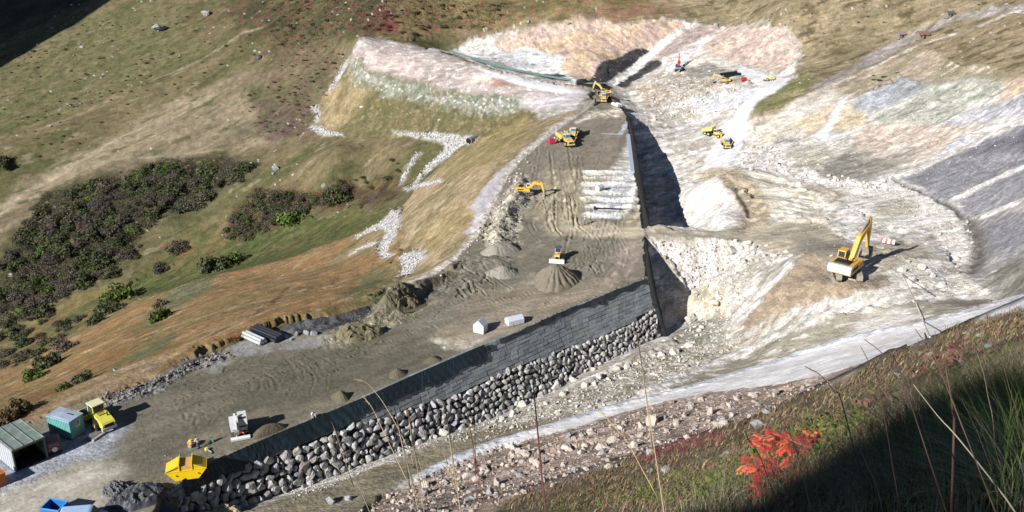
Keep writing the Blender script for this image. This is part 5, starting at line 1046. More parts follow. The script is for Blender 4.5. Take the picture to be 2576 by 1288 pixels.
    a = curl; pr = [(0.25, 0.1), (0.35, -0.3), (0.1, -1.15), (-0.25, -1.35), (-0.9, -1.25), (-1.25, -0.85), (-1.15, -0.75), (-0.85, -1.05), (-0.3, -1.15), (-0.05, -0.95), (-0.05, 0.05)]
    pr = [(x * math.cos(a) - z * math.sin(a) + stick[0], x * math.sin(a) + z * math.cos(a) + stick[1]) for x, z in pr]
    b = MB().prism(pr, -0.8, 0.6, H)
    ch = [pr[1], pr[2], pr[3], pr[4], pr[5]]
    b.prism(ch, -0.82, -0.76, H); b.prism(ch, 0.56, 0.62, H)
    for k in range(5):
        y = -0.7 + k * 0.3; b.beam((pr[5][0], y, pr[5][1]), (pr[5][0] + (pr[5][0] - pr[4][0]) * 0.35, y, pr[5][1] + (pr[5][1] - pr[4][1]) * 0.35), 0.12, 0.1, M=H)
    b.build('bucket', bucket, t)
    return t
D2 = math.radians
p = stand(2128, 694)
excavator('large yellow excavator with white counterweight and raised boom on its brown pad in the basin', p, D2(82), D2(52), (2.9, 4.2), (6.0, 5.3), (6.4, 1.9), M_YEL, M_YEL, 1.22, 'excavators', M_WHT, curl=0.25, bucket=M_TRK)
excavator('orange yellow excavator with a white cab digging at the rough rim of the dam', stand(1322, 487), D2(10), D2(-12), (2.9, 3.9), (5.2, 3.5), (5.9, 0.9), M_ORA, M_WHT, 0.66, 'excavators', curl=0.2)
excavator('small yellow excavator loading a hauler at the far corner of the dam', stand(1522, 238), D2(160), D2(172), (2.8, 4.4), (5.0, 5.6), (5.8, 2.6), M_YEL2, M_YEL2, 0.6, 'excavators')
excavator('red excavator with a steeply folded arm standing on the white drain strip', stand(1706, 178), D2(60), D2(80), (1.6, 4.8), (2.9, 7.6), (3.8, 4.2), M_RED, mat('blue_grey_cab', (110, 130, 158), 0.4), 0.62, 'excavators', mat('blue_grey_cab', (110, 130, 158)), bucket=M_RED)
excavator('yellow excavator with its arm stretched out low beside two black pipes on the far bench', stand(1822, 208), D2(150), D2(178), (2.6, 3.6), (5.6, 4.2), (6.6, 1.6), M_YEL2, M_YEL2, 0.55, 'excavators')
# articulated haulers
def hauler(label, px, py, rz, group, load=True, tip=0.0, sc=1.0, red=False):
    t = thing('dump_truck', label, 'dump truck', stand(px, py), rz, group, sc)
    MB().box((3.6, 0, 1.1), (3.2, 1.1, 0.5)).box((-1.4, 0, 1.0), (6.4, 0.9, 0.45)).build('chassis', M_GRY, t)
    h = MB().prism([(2.6, 1.2), (5.2, 1.1), (5.35, 1.7), (5.0, 2.05), (2.6, 2.5)], -0.95, 0.95).box((5.3, 0, 1.0), (0.3, 2.5, 0.45)).build('hood', M_YEL2, t)
    MB().box((5.34, 0, 1.55), (0.08, 1.3, 0.55)).build('grille', M_BLK, h)
    for s in (-1, 1): MB().box((5.47, s * 0.95, 1.05), (0.06, 0.4, 0.2)).build('headlight', M_WHT, h)
    c = MB().prism([(1.0, 1.3), (2.6, 1.3), (2.75, 2.3), (2.35, 3.35), (1.1, 3.35)], -0.85, 0.85).build('cab', M_YEL2, t)
    g = MB(); g.add([(2.79, -0.78, 2.35), (2.79, 0.78, 2.35), (2.43, 0.78, 3.25), (2.43, -0.78, 3.25)], [(0, 1, 2, 3)])
    g.build('windscreen', M_BLU, c, fix=False)
    g = MB()
    for y in (-0.87, 0.87): g.add([(1.2, y, 2.3), (2.6, y, 2.3), (2.3, y, 3.2), (1.2, y, 3.2)], [(0, 1, 2, 3)])
    g.build('side_window', M_GLS, c, fix=False)
    MB().box((1.75, 0, 3.42), (1.6, 1.8, 0.1)).build('roof', M_WHT, c)
    for x in (3.9, -1.2, -3.0):
        for s in (-1, 1):
            w_ = MB().cyl((x, s * 0.85, 0.85), (x, s * 1.45, 0.85), 0.85, n=18).build('wheel', M_RUB, t)
            MB().cyl((x, s * 1.40, 0.85), (x, s * 1.49, 0.85), 0.42, n=12).build('rim', M_YEL2, w_)
    for s in (-1, 1): MB().box((3.9, s * 1.15, 1.85), (1.9, 0.7, 0.12)).beam((4.7, s * 1.3, 1.9), (4.9, s * 1.75, 2.9), 0.08, 0.08).box((4.9, s * 1.75, 3.0), (0.08, 0.3, 0.5)).build('fender', M_YEL2, t)
    T = Matrix.Translation((-4.2, 0, 1.5)) @ Matrix.Rotation(-tip, 4, 'Y') @ Matrix.Translation((4.2, 0, -1.5))
    b = MB()
    b.prism([(-4.9, 1.9), (-4.2, 1.45), (0.4, 1.45), (0.8, 2.0), (0.9, 2.9), (-4.4, 2.75)], -1.5, -1.36, T); b.prism([(-4.9, 1.9), (-4.2, 1.45), (0.4, 1.45), (0.8, 2.0), (0.9, 2.9), (-4.4, 2.75)], 1.36, 1.5, T)
    b.box((-2.0, 0, 1.5), (4.8, 2.9, 0.16), T); b.prism([(0.5, 1.5), (0.85, 2.0), (0.95, 3.1), (0.8, 3.1), (0.7, 2.0), (0.35, 1.5)], -1.5, 1.5, T); b.box((1.25, 0, 3.1), (0.9, 2.6, 0.1), T)
    b = b.build('dump_body', M_YEL2, t)
    if load:
        m = MB(); n = 10
        vs = [(-4.3 + 5.0 * i / n, -1.34 + 2.68 * j / n, 2.2 + 0.95 * math.sin(math.pi * (i + .3) / (n + .6)) * math.sin(math.pi * (j + .2) / (n + .4)) + R.uniform(-.06, .06)) for i in range(n + 1) for j in range(n + 1)]
        m.add(vs, [(i * (n + 1) + j, (i + 1) * (n + 1) + j, (i + 1) * (n + 1) + j + 1, i * (n + 1) + j + 1) for i in range(n) for j in range(n)]); m.build('load', mat('loaded_soil', (150, 138, 116), 0.95, var=0.25, sc=3), b)
    return t
GH = 'yellow articulated dump trucks'
hauler('nearer of two dump trucks parked at the stony dam rim, beside a red box', 1421, 360, D2(-72), GH, sc=0.78)
hauler('farther of two dump trucks parked side by side at the stony dam rim', 1444, 343, D2(-100), GH, load=False, sc=0.74)
hauler('dump truck with a blue windscreen below the small excavator at the far dam corner', 1519, 252, D2(-96), GH, sc=0.66)
hauler('dump truck driving down the white haul road, lower of the pair there', 1825, 367, D2(-92), GH, load=False, sc=0.64)
hauler('dump truck turning with its yellow body sideways, upper of the haul road pair', 1792, 342, D2(-45), GH, load=False, tip=D2(14), sc=0.6)
# bulldozer behind the soil heap
t = thing('bulldozer', 'yellow bulldozer with a dark cab behind the big grey soil heap', 'bulldozer', stand(1404, 653), D2(-100), None, 0.72)
for s in (-1, 1):
    k = MB().prism([(-2.0, 0.5), (-1.6, 0.06), (1.6, 0.06), (2.1, 0.5), (1.8, 0.95), (0.2, 1.25), (-1.7, 0.95)], s * 1.05 - 0.28, s * 1.05 + 0.28).build('track', M_TRK, t)
    MB().box((0, s * 1.36, 0.5), (2.6, 0.05, 0.3)).build('track_frame', M_YEL2, k)
h = MB().prism([(0.3, 0.9), (2.2, 0.9), (2.3, 1.7), (2.1, 1.95), (0.3, 2.1)], -0.6, 0.6).build('hood', M_YEL2, t)
MB().box((2.27, 0, 1.35), (0.08, 0.9, 0.7)).build('grille', M_BLK, h); MB().cyl((1.2, 0.3, 2.0), (1.2, 0.3, 2.9), 0.07).build('exhaust', M_BLK, h)
MB().box((-0.7, 0, 1.2), (2.2, 1.5, 0.9)).build('body', M_YEL2, t)
c = MB().prism([(-1.2, 1.6), (0.35, 1.6), (0.45, 2.2), (0.15, 3.1), (-1.1, 3.1)], -0.75, 0.75).build('cab', M_YEL2, t)
g = MB().add([(0.47, -0.65, 2.2), (0.47, 0.65, 2.2), (0.2, 0.65, 3.0), (0.2, -0.65, 3.0)], [(0, 1, 2, 3)]).add([(-1.2, -0.6, 2.1), (-1.2, 0.6, 2.1), (-1.13, 0.6, 3.0), (-1.13, -0.6, 3.0)], [(0, 1, 2, 3)])
for y in (-0.77, 0.77): g.add([(-1.0, y, 2.0), (0.3, y, 2.0), (0.1, y, 2.95), (-1.0, y, 2.95)], [(0, 1, 2, 3)])
g.build('window', M_GLS, c, fix=False); MB().box((-0.45, 0, 3.17), (1.6, 1.7, 0.12)).build('roof', mat('dark_roof_sheet', (90, 98, 118), 0.4), c)
b = MB(); prf = [(2.75, 0.05), (2.95, 0.2), (2.75, 0.7), (2.85, 1.25), (2.75, 1.27), (2.6, 0.7), (2.65, 0.1)]; b.prism(prf, -1.85, 1.85); b.beam((0.4, -1.45, 0.5), (2.7, -1.45, 0.5), 0.2, 0.3).beam((0.4, 1.45, 0.5), (2.7, 1.45, 0.5), 0.2, 0.3); b.build('blade', M_WHT, t)
MB().box((-2.2, 0, 0.9), (0.5, 1.4, 0.3)).beam((-2.4, 0, 0.9), (-2.5, 0, 0.15), 0.12, 0.2).build('ripper', M_YEL2, t)
# small loader far right
t = thing('wheel_loader', 'small yellow loader standing at the bend of the white haul road', 'loader', stand(1936, 203), D2(165), None, 0.55)
MB().box((-1.2, 0, 1.3), (2.4, 1.5, 0.9), None, 0.9).box((0.8, 0, 1.1), (1.6, 1.0, 0.5)).build('body', M_YEL2, t)
c = MB().box((-0.1, 0, 2.4), (1.2, 1.3, 1.5), None, 0.9).build('cab', M_YEL2, t); MB().box((0.5, 0, 2.5), (0.1, 1.1, 0.9)).build('windscreen', M_GLS, c)
for x in (-1.4, 1.2):
    for s in (-1, 1):
        w_ = MB().cyl((x, s * 0.7, 0.7), (x, s * 1.2, 0.7), 0.7, n=14).build('wheel', M_RUB, t); MB().cyl((x, s * 1.18, 0.7), (x, s * 1.23, 0.7), 0.35, n=10).build('rim', M_YEL2, w_)
MB().beam((1.0, -0.5, 1.5), (2.6, -0.5, 0.7), 0.2, 0.3).beam((1.0, 0.5, 1.5), (2.6, 0.5, 0.7), 0.2, 0.3).build('arm', M_YEL2, t)
MB().prism([(2.5, 0.9), (2.6, 0.15), (3.5, 0.1), (3.4, 0.2), (2.75, 0.35), (2.65, 0.95)], -1.3, 1.3).build('bucket', M_STL, t)
# roller, lower left
t = thing('road_roller', 'lime yellow single drum road roller behind the green container', 'roller', stand(250, 1066), D2(138), None, 1.0)
d = MB().cyl((2.1, -1.1, 0.8), (2.1, 1.1, 0.8), 0.8, n=28).build('drum', mat('drum_steel', (96, 96, 94), 0.45, 0.3, var=0.25), t)
MB().box((2.1, -1.25, 0.85), (1.9, 0.2, 0.4)).box((2.1, 1.25, 0.85), (1.9, 0.2, 0.4)).box((3.1, 0, 0.85), (0.25, 2.7, 0.5)).box((1.05, 0, 0.95), (0.25, 2.7, 0.6)).build('drum_frame', M_ROL, t)
h = MB().prism([(-2.75, 0.75), (-0.1, 0.75), (-0.1, 2.0), (-1.2, 1.95), (-2.6, 1.45), (-2.85, 1.2)], -0.85, 0.85).build('hood', M_ROL, t)
MB().box((-2.83, 0, 1.05), (0.06, 1.2, 0.4)).build('grille', M_BLK, h); MB().box((-2.75, 0, 0.6), (0.4, 1.9, 0.35)).build('bumper', mat('pale_grey_paint', (186, 184, 178), 0.5), h)
e = MB().cyl((-1.7, -0.5, 1.75), (-1.7, -0.5, 2.35), 0.08).build('exhaust', M_BLK, h)
for k, x in enumerate((-0.55, -0.8, -1.05, -1.35)): MB().box((x, 0.0, 1.99 - k * 0.005), (0.1, 0.9, 0.015)).build('vent', M_BLK, h)
c = MB().prism([(-0.6, 1.5), (1.0, 1.3), (1.0, 2.2), (0.8, 3.0), (-0.55, 3.0)], -0.75, 0.75).build('cab', M_ROL, t)
MB().box((0.1, 0, 3.06), (1.65, 1.7, 0.12)).build('roof', mat('cab_roof_cream', (226, 224, 178), 0.5), c)
g = MB().add([(-0.62, -0.62, 2.05), (-0.62, 0.62, 2.05), (-0.60, 0.62, 2.9), (-0.60, -0.62, 2.9)], [(0, 1, 2, 3)]).add([(1.02, -0.62, 2.1), (1.02, 0.62, 2.1), (0.83, 0.62, 2.9), (0.83, -0.62, 2.9)], [(0, 1, 2, 3)])
for y in (-0.77, 0.77): g.add([(-0.4, y, 1.75), (0.85, y, 1.75), (0.7, y, 2.85), (-0.4, y, 2.85)], [(0, 1, 2, 3)])
g.build('window', M_GLS, c, fix=False)
for s in (-1, 1):
    w_ = MB().cyl((-1.2, s * 0.75, 0.8), (-1.2, s * 1.25, 0.8), 0.8, n=22).build('wheel', M_RUB, t); MB().cyl((-1.2, s * 1.22, 0.8), (-1.2, s * 1.28, 0.8), 0.34, n=14).build('rim', M_ROL, w_)
# white mini excavator by the netting
t = thing('mini_excavator', 'white compact excavator with a folded arm and its dozer blade down above the netting', 'mini excavator', stand(602, 1089), D2(-70), None, 1.12)
for s in (-1, 1):
    k = MB().prism([(-1.2, 0.3), (-1.0, 0.05), (1.0, 0.05), (1.2, 0.3), (1.0, 0.58), (-1.0, 0.58)], s * 0.75 - 0.2, s * 0.75 + 0.2).build('track', M_RUB, t)
    MB().cyl((1.0, s * 0.96, 0.32), (1.0, s * 0.99, 0.32), 0.2, n=10).cyl((-1.0, s * 0.96, 0.32), (-1.0, s * 0.99, 0.32), 0.2, n=10).build('sprocket', M_STL, k)
MB().box((0, 0, 0.4), (1.2, 1.2, 0.3)).build('undercarriage', M_RED, t)
MB().prism([(1.2, 0.1), (1.7, 0.05), (1.75, 0.3), (1.6, 0.55), (1.5, 0.5), (1.55, 0.25)], -1.05, 1.05).beam((0.6, -0.4, 0.35), (1.55, -0.4, 0.3), 0.12, 0.14).beam((0.6, 0.4, 0.35), (1.55, 0.4, 0.3), 0.12, 0.14).build('blade', M_WHT, t)
MB().box((-0.3, 0, 0.85), (2.0, 1.8, 0.35)).prism([(-1.35, 0.9), (-0.2, 0.9), (-0.2, 1.5), (-1.2, 1.6), (-1.4, 1.3)], -0.9, 0.9).box((0.3, -0.65, 1.2), (1.0, 0.55, 0.5)).build('upper_body', M_WHT, t)
c = MB().prism([(-0.5, 1.0), (0.75, 1.0), (0.85, 1.5), (0.6, 2.5), (-0.45, 2.5)], 0.0, 0.95).build('cab', M_WHT, t)
MB().add([(0.87, 0.08, 1.2), (0.87, 0.87, 1.2), (0.64, 0.87, 2.4), (0.64, 0.08, 2.4)], [(0, 1, 2, 3)]).add([(-0.35, 0.97, 1.3), (0.7, 0.97, 1.3), (0.5, 0.97, 2.4), (-0.35, 0.97, 2.4)], [(0, 1, 2, 3)]).add([(-0.35, -0.02, 1.3), (0.7, -0.02, 1.3), (0.5, -0.02, 2.4), (-0.35, -0.02, 2.4)], [(0, 1, 2, 3)]).build('window', M_GLS, c, fix=False)
B = MB().beam((0.9, -0.35, 0.95), (1.15, -0.35, 2.1), 0.28, 0.34).beam((1.15, -0.35, 2.1), (0.75, -0.35, 2.9), 0.26, 0.3, 0.22, 0.22).build('boom', M_WHT, t)
MB().cyl((1.25, -0.35, 0.9), (1.3, -0.35, 1.9), 0.06).build('hydraulic_ram', M_STL, B)
MB().beam((0.65, -0.35, 3.0), (1.65, -0.35, 1.45), 0.2, 0.22).build('stick', M_WHT, t)
MB().prism([(1.6, 1.55), (1.85, 1.25), (1.75, 0.8), (1.4, 0.7), (1.2, 0.9), (1.3, 0.95), (1.5, 0.85), (1.62, 1.1)], -0.6, -0.1).build('bucket', M_STL, t)

# ------------------------------------------------------------------ containers, skip, vehicles at the lower left
t = thing('site_container', 'green metal site container with a pale roof and a white notice on its end', 'container', Vector(at(182, 1109, 0)), D2(-24), None, 0.96)
M_GRN = mat('container_green', (110, 174, 172), 0.55, var=0.1, dirt=(96, 150, 140)); M_GRN2 = mat('container_dark_green', (48, 110, 92), 0.55, var=0.1)
L_, W_, H_ = 3.9, 2.3, 2.75
b = MB().box((-L_ / 2, W_ / 2, 0.15 + (H_ - 0.15) / 2), (L_, W_, H_ - 0.15))
for k in range(13): b.box((-0.15 - k * 0.3, -0.015, 1.45), (0.1, 0.05, 2.4))
b.build('walls', M_GRN, t)
MB().box((-L_ / 2, W_ / 2, 0.075), (L_ + 0.04, W_ + 0.04, 0.15)).build('base_frame', mat('rusty_frame', (140, 96, 72)), t)
r = MB().box((-L_ / 2, W_ / 2, H_ + 0.05), (L_ + 0.16, W_ + 0.16, 0.10)).prism([(-L_ - 0.08, H_ + 0.1), (0.08, H_ + 0.1), (-L_ / 2, H_ + 0.2)], 0.2, W_ - 0.2).build('roof', mat('pale_roof_sheet', (172, 184, 202), 0.5, var=0.12, dirt=(140, 150, 166)), t)
MB().box((-1.2, 1.35, H_ + 0.24), (0.9, 0.12, 0.06)).build('roof_slot', M_GRY, r)
n = MB().box((0.02, 1.25, 1.95), (0.05, 0.8, 0.9)).build('notice', M_WHT, t)
MB().box((0.05, 0.98, 2.0), (0.02, 0.12, 0.6)).box((0.05, 1.22, 1.95), (0.02, 0.10, 0.7)).box((0.05, 1.42, 2.05), (0.02, 0.16, 0.45)).box((0.05, 1.3, 2.3), (0.02, 0.5, 0.06)).build('lettering', mat('notice_print', (70, 78, 92)), n)
MB().box((0.02, 2.05, 1.1), (0.04, 0.06, 0.2)).build('handle', M_STL, t)
t = thing('doorstep', 'flat grey slab doorstep against the end of the green container', 'doorstep', stand(236, 1097), D2(66)); MB().box((0, 0, 0.1), (2.0, 0.9, 0.2)).build('slab', mat('step_slab', (120, 118, 118)), t); MB().box((0.1, -0.8, 0.12), (2.1, 0.35, 0.24)).build('beam', mat('pale_beam', (176, 170, 158)), t)
# shelter: open-sided container, grey end
K = Vector(at(42, 1188, 0)); ang = math.atan2(2.8, 2.4)
t = thing('container_shelter', 'open sided shipping container shelter with a grey green ribbed roof at the left edge', 'container', K, ang)
M_SH = mat('shelter_green_grey', (96, 112, 102), 0.6, var=0.15); LX, WY, HZ = 3.9, 6.0, 2.95
b = MB(); b.box((LX - 0.05, WY / 2, HZ / 2), (0.1, WY, HZ)); b.box((LX / 2, WY - 0.05, HZ / 2), (LX - 0.2, 0.1, HZ)); b.box((0.06, 0.08, HZ / 2), (0.12, 0.16, HZ)); b.box((LX - 0.16, 0.08, HZ / 2), (0.12, 0.16, HZ)); b.box((LX / 2, 0.08, HZ - 0.12), (LX, 0.16, 0.22)); b.build('frame', M_SH, t)
b = MB(); b.box((LX / 2, WY / 2, HZ + 0.05), (LX + 0.1, WY + 0.1, 0.1))
for k in range(4): b.box((0.1 + k * (LX - 0.2) / 3, WY / 2, HZ + 0.14), (0.09, WY, 0.08))
r = b.build('roof', mat('shelter_roof', (126, 138, 130), 0.55, var=0.25, dirt=(160, 168, 160)), t)
MB().box((LX / 2, WY / 2, 0.06), (LX - 0.2, WY - 0.2, 0.06)).build('floor', M_DARKF if 'M_DARKF' in globals() else mat('shelter_floor', (62, 60, 60)), t)
MB().box((1.2, 3.4, 0.55), (1.2, 1.0, 0.9)).box((2.7, 4.0, 0.7), (0.9, 1.2, 1.2)).build('stored_crate', mat('stored_crate', (90, 82, 74)), t)
b = MB().box((-0.03, WY / 2, HZ / 2), (0.1, WY - 0.1, HZ - 0.1))
for k in range(9): b.box((-0.09, 0.35 + k * 0.65, HZ / 2), (0.05, 0.10, HZ - 0.15))
b.build('end_wall', mat('pale_ribbed_sheet', (186, 188, 194), 0.5, var=0.08), t)
t = thing('site_container', 'orange metal box cut by the left edge in front of the shelter', 'container', stand(-8, 1218), D2(50)); MB().box((0, 0, 0.8), (1.6, 2.0, 1.6)).box((0, 0, 1.63), (1.7, 2.1, 0.08)).build('walls', mat('orange_box', (190, 112, 56), 0.6, dirt=(150, 100, 64)), t); MB().box((-0.83, 0, 0.8), (0.06, 1.5, 1.2)).build('door', mat('orange_door', (176, 100, 50)), t)
# dark red off-roader
t = thing('parked_car', 'dark red off-roader with a white spare wheel cover parked between container and shelter', 'car', stand(137, 1126), D2(118), None, 0.95)
M_CAR = mat('car_dark_red', (118, 30, 42), 0.3, var=0.05, spec=0.7)
MB().prism([(-1.9, 0.45), (2.0, 0.45), (2.0, 0.95), (0.9, 1.1), (-1.9, 1.1)], -0.82, 0.82).build('body', M_CAR, t)
c = MB().prism([(-1.85, 1.1), (0.75, 1.1), (0.25, 1.72), (-1.75, 1.72)], -0.74, 0.74).build('cabin', M_CAR, t)
g = MB().add([(-1.86, -0.6, 1.2), (-1.86, 0.6, 1.2), (-1.79, 0.6, 1.62), (-1.79, -0.6, 1.62)], [(0, 1, 2, 3)])
for y in (-0.76, 0.76): g.add([(-1.6, y, 1.15), (0.55, y, 1.15), (0.2, y, 1.65), (-1.6, y, 1.65)], [(0, 1, 2, 3)])
g.build('window', M_GLS, c, fix=False)
MB().cyl((-1.9, 0, 0.95), (-2.1, 0, 0.95), 0.34, n=18).build('spare_wheel_cover', M_WHT, t)
for x in (-1.2, 1.3):
    for s in (-1, 1):
        w_ = MB().cyl((x, s * 0.6, 0.36), (x, s * 0.84, 0.36), 0.36, n=16).build('wheel', M_RUB, t); MB().cyl((x, s * 0.83, 0.36), (x, s * 0.86, 0.36), 0.2, n=10).build('rim', M_STL, w_)
for s in (-1, 1): MB().box((-1.92, s * 0.7, 0.9), (0.05, 0.12, 0.25)).build('tail_light', M_RED, t)
MB().box((-1.95, 0, 0.5), (0.12, 1.6, 0.18)).build('bumper', M_BLK, t)
# yellow skip
t = thing('skip', 'bright yellow covered skip standing at the end of the stone wall', 'skip', stand(472, 1194), D2(14), None, 1.06)
M_SK = mat('skip_yellow', (246, 208, 30), 0.42, var=0.05, spec=0.5); M_SK2 = mat('skip_lid_yellow', (232, 196, 52), 0.5, var=0.08, dirt=(206, 166, 70))
MB().prism([(-1.25, 0.0), (1.25, 0.0), (2.15, 1.15), (-2.15, 1.15)], -0.95, 0.95).box((0, 0, 1.19), (4.36, 2.0, 0.1)).build('hull', M_SK, t)
l = MB().prism([(-2.15, 1.24), (-0.75, 1.24), (-0.62, 2.0)], -0.95, 0.95).prism([(0.75, 1.24), (2.15, 1.24), (0.62, 2.0)], -0.95, 0.95).build('lid', M_SK2, t)
MB().prism([(-0.74, 1.24), (0.74, 1.24), (0.74, 1.7), (-0.74, 1.7)], -0.92, 0.92).build('top_panel', mat('skip_panel_tan', (214, 168, 92), 0.6, var=0.12), t)
for x in (-0.68, 0.68): MB().beam((x, -0.99, 1.24), (x, -0.99, 2.05), 0.1, 0.08, side=(1, 0, 0)).box((x, 0, 2.03), (0.1, 2.0, 0.08)).build('rib', M_SK, t)
for x in (-0.9, 0.9): MB().cyl((x * 1.3, -0.98, 0.72), (x * 1.3, -1.12, 0.72), 0.08, n=10).build('lifting_pin', M_SK, t)
MB().beam((-2.1, -0.99, 1.26), (-0.7, -0.99, 1.75), 0.06, 0.05, side=(0, 1, 0)).build('lid_edge', M_GRY, t)
# blue skip and blue vehicle at the bottom edge
t = thing('skip', 'small open blue bin at the bottom edge beside the pale blue van', 'skip', Vector(at(142, 1296, 0)), D2(-12))
b = MB()
for (cx, cy, dx, dy) in ((0, -0.85, 2.2, 0.08), (0, 0.85, 2.2, 0.08), (-1.06, 0, 0.08, 1.62), (1.06, 0, 0.08, 1.62)): b.box((cx, cy, 0.7), (dx, dy, 1.4))
b.box((0, 0, 0.05), (2.1, 1.6, 0.1)); b.build('hull', mat('bin_blue', (44, 120, 196), 0.45, var=0.08), t); MB().box((0, -0.9, 1.42), (2.3, 0.14, 0.08)).box((0, 0.9, 1.42), (2.3, 0.14, 0.08)).box((-1.1, 0, 1.42), (0.14, 1.66, 0.08)).box((1.1, 0, 1.42), (0.14, 1.66, 0.08)).build('rim', mat('bin_rim_blue', (96, 160, 220)), t)
t = thing('van', 'pale blue van roof showing at the bottom edge below the black sheeting', 'van', Vector(at(212, 1322, 0)), D2(8))
M_VAN = mat('van_pale_blue', (176, 200, 232), 0.35, var=0.05, spec=0.6)
MB().prism([(-2.3, 0.45), (2.4, 0.45), (2.4, 1.0), (1.7, 1.25), (1.1, 1.95), (0.8, 2.05), (-2.1, 2.05), (-2.3, 1.9)], -0.95, 0.95).build('body', M_VAN, t, bevel=0.06)
MB().add([(1.74, -0.8, 1.3), (1.74, 0.8, 1.3), (1.16, 0.75, 1.93), (1.16, -0.75, 1.93)], [(0, 1, 2, 3)]).build('windscreen', M_GLS, t, fix=False)
for x in (-1.5, 1.5):
    for s in (-1, 1): MB().cyl((x, s * 0.7, 0.35), (x, s * 0.97, 0.35), 0.35, n=14).build('wheel', M_RUB, t)
# heaps of sheeting
def heap(name, label, cat, px, py, rx, ry, h, m, seed, rot=0.0, cone=0.0, gully=0.0, n=48, crumple=0.0, group=None, sink=0.15):
    p = stand(px, py); gx = np.linspace(-1.15, 1.15, n); X, Y = np.meshgrid(gx, gx, indexing='ij'); r = np.hypot(X, Y); th = np.arctan2(Y, X)
    rr = r * (1 + 0.12 * np.sin(2 * th + seed) + 0.08 * np.sin(3 * th + 2.1 * seed))
    base = np.clip(1 - rr, -0.2, 1) if cone else np.where(rr < 1, (1 - rr ** 2), -0.2 * (rr - 1) * 4)
    Z = h * base
    if cone: Z = h * np.where(base > 0, base - 0.10 * np.exp(-(rr / 0.16) ** 2), base)
    mask = np.clip(base, 0, 0.3) / 0.3
    if gully: Z += mask * gully * h * np.sin(th * 17 + 2.5 * fbm(X + seed, Y, 0.6, 2, 3)) * np.clip(rr, 0, 1) * 0.5 + mask * 0.04 * h * fbm(X * 3 + seed, Y * 3, 0.5, 3, 5)
    if crumple: Z += mask * crumple * (1 - 2.4 * np.abs(fbm(X + 3 * seed, Y + seed, 0.55, 3, 7))) + mask * crumple * 0.4 * fbm(X + seed, Y, 0.22, 2, 8)
    XX, YY = X * rx, Y * ry; ca, sa = math.cos(rot), math.sin(rot); WX, WY_ = XX * ca - YY * sa, XX * sa + YY * ca
    g = np.clip(tsample(GZ, p[0] + WX, p[1] + WY_) - p[2], -0.9, 1.2)
    b = MB(); b.v = [tuple(q) for q in np.stack([WX, WY_, Z + g - sink * 0.5], -1).reshape(-1, 3)]; b.t = [(1, 1, 1)] * len(b.v)
    b.f = [(i * n + j, (i + 1) * n + j, (i + 1) * n + j + 1, i * n + j + 1) for i in range(n - 1) for j in range(n - 1)]
    o = b.build(name, m, None, not crumple, p, fix=False); return tag(o, label, cat, group)
M_TARP = mat('black_tarpaulin', (66, 68, 74), 0.55, var=0.25, sc=1.5, spec=0.4)
heap('tarpaulin_heap', 'big crumpled heap of black sheeting beside the yellow skip', 'tarpaulin', 350, 1256, 3.6, 2.2, 1.3, M_TARP, 3, 0.3, crumple=0.45)
heap('tarpaulin_heap', 'lower spread of dark sheeting between the blue tarpaulin and the stone wall', 'tarpaulin', 452, 1268, 2.4, 1.5, 0.8, M_TARP, 5, -0.2, crumple=0.4)
heap('tarpaulin_heap', 'flat grey rags of sheeting nearest the tan track', 'tarpaulin', 290, 1232, 1.8, 1.2, 0.7, mat('grey_tarpaulin', (110, 110, 112), 0.7, var=0.25), 8, 0.1, crumple=0.45)
heap('blue_tarpaulin', 'crumpled bright blue tarpaulin at the bottom edge', 'tarpaulin', 416, 1283, 1.9, 0.9, 0.8, mat('blue_tarpaulin', (30, 84, 190), 0.4, var=0.2, spec=0.5), 4, -0.1, crumple=0.3)
heap('burlap_heap', 'pale striped sacking heap at the bottom edge below the stone wall', 'sacking', 560, 1296, 2.2, 1.2, 1.3, mat('pale_sacking', (176, 164, 140), 0.9, var=0.35, sc=3), 6, 0.3, crumple=0.35)
# soil heaps
M_SOIL = mat('grey_soil', (128, 120, 104), 0.95, var=0.16, sc=1.5, bump=0.08); M_OLV = mat('olive_soil', (104, 98, 78), 0.95, var=0.15, sc=1.5, bump=0.08); M_GRV = mat('grey_gravel', (158, 152, 140), 0.95, var=0.35, sc=5, bump=0.15)
heap('soil_heap', 'largest grey soil heap with gullied sides in front of the bulldozer', 'soil heap', 1398, 706, 4.4, 4.2, 3.5, M_SOIL, 2, 0, 1, 0.14, 90)
heap('gravel_heap', 'pale gravel heap left of the big grey soil heap', 'gravel heap', 1264, 690, 2.7, 2.6, 1.9, M_GRV, 4, 0, 1, 0.05, 60)
for i, (x, y, l) in enumerate(((858, 1000, 'olive soil cone on the dam top above the netting, nearest of three'), (1000, 942, 'olive soil cone on the dam top above the netting, middle of three'), (1090, 906, 'olive soil cone on the dam top above the netting, farthest and flattest'))):
    heap('soil_heap', l, 'soil heap', x, y, 1.5, 1.3, (1.3, 1.2, 0.8)[i], M_OLV, 7 + i, 0, 1, 0.06, 50, group='small soil cones by the netting')
heap('soil_heap', 'long olive spoil ridge just behind the white compact excavator', 'soil heap', 674, 1086, 2.4, 1.0, 1.1, M_OLV, 12, 0.75, 0, 0.05, 50)
heap('gravel_heap', 'stony grey tip on the dam rim above the gravel heap', 'gravel heap', 1258, 632, 3.4, 2.4, 1.6, M_GRV, 5, 0.4, 0, 0.05, 60)
heap('soil_heap', 'dark crest of spoil on the rim where the olive fill begins', 'soil heap', 1012, 754, 3.4, 2.2, 1.0, M_OLV, 9, 0.5, 0, 0.0, 60, crumple=0.6)
heap('soil_heap', 'lumpy spoil ridge below the dark bank on the rim', 'soil heap', 905, 836, 4.2, 1.8, 0.9, mat('tan_spoil', (124, 116, 92), 0.95, var=0.25, sc=2, bump=0.1), 14, 0.4, 0, 0.0, 60, crumple=0.6)
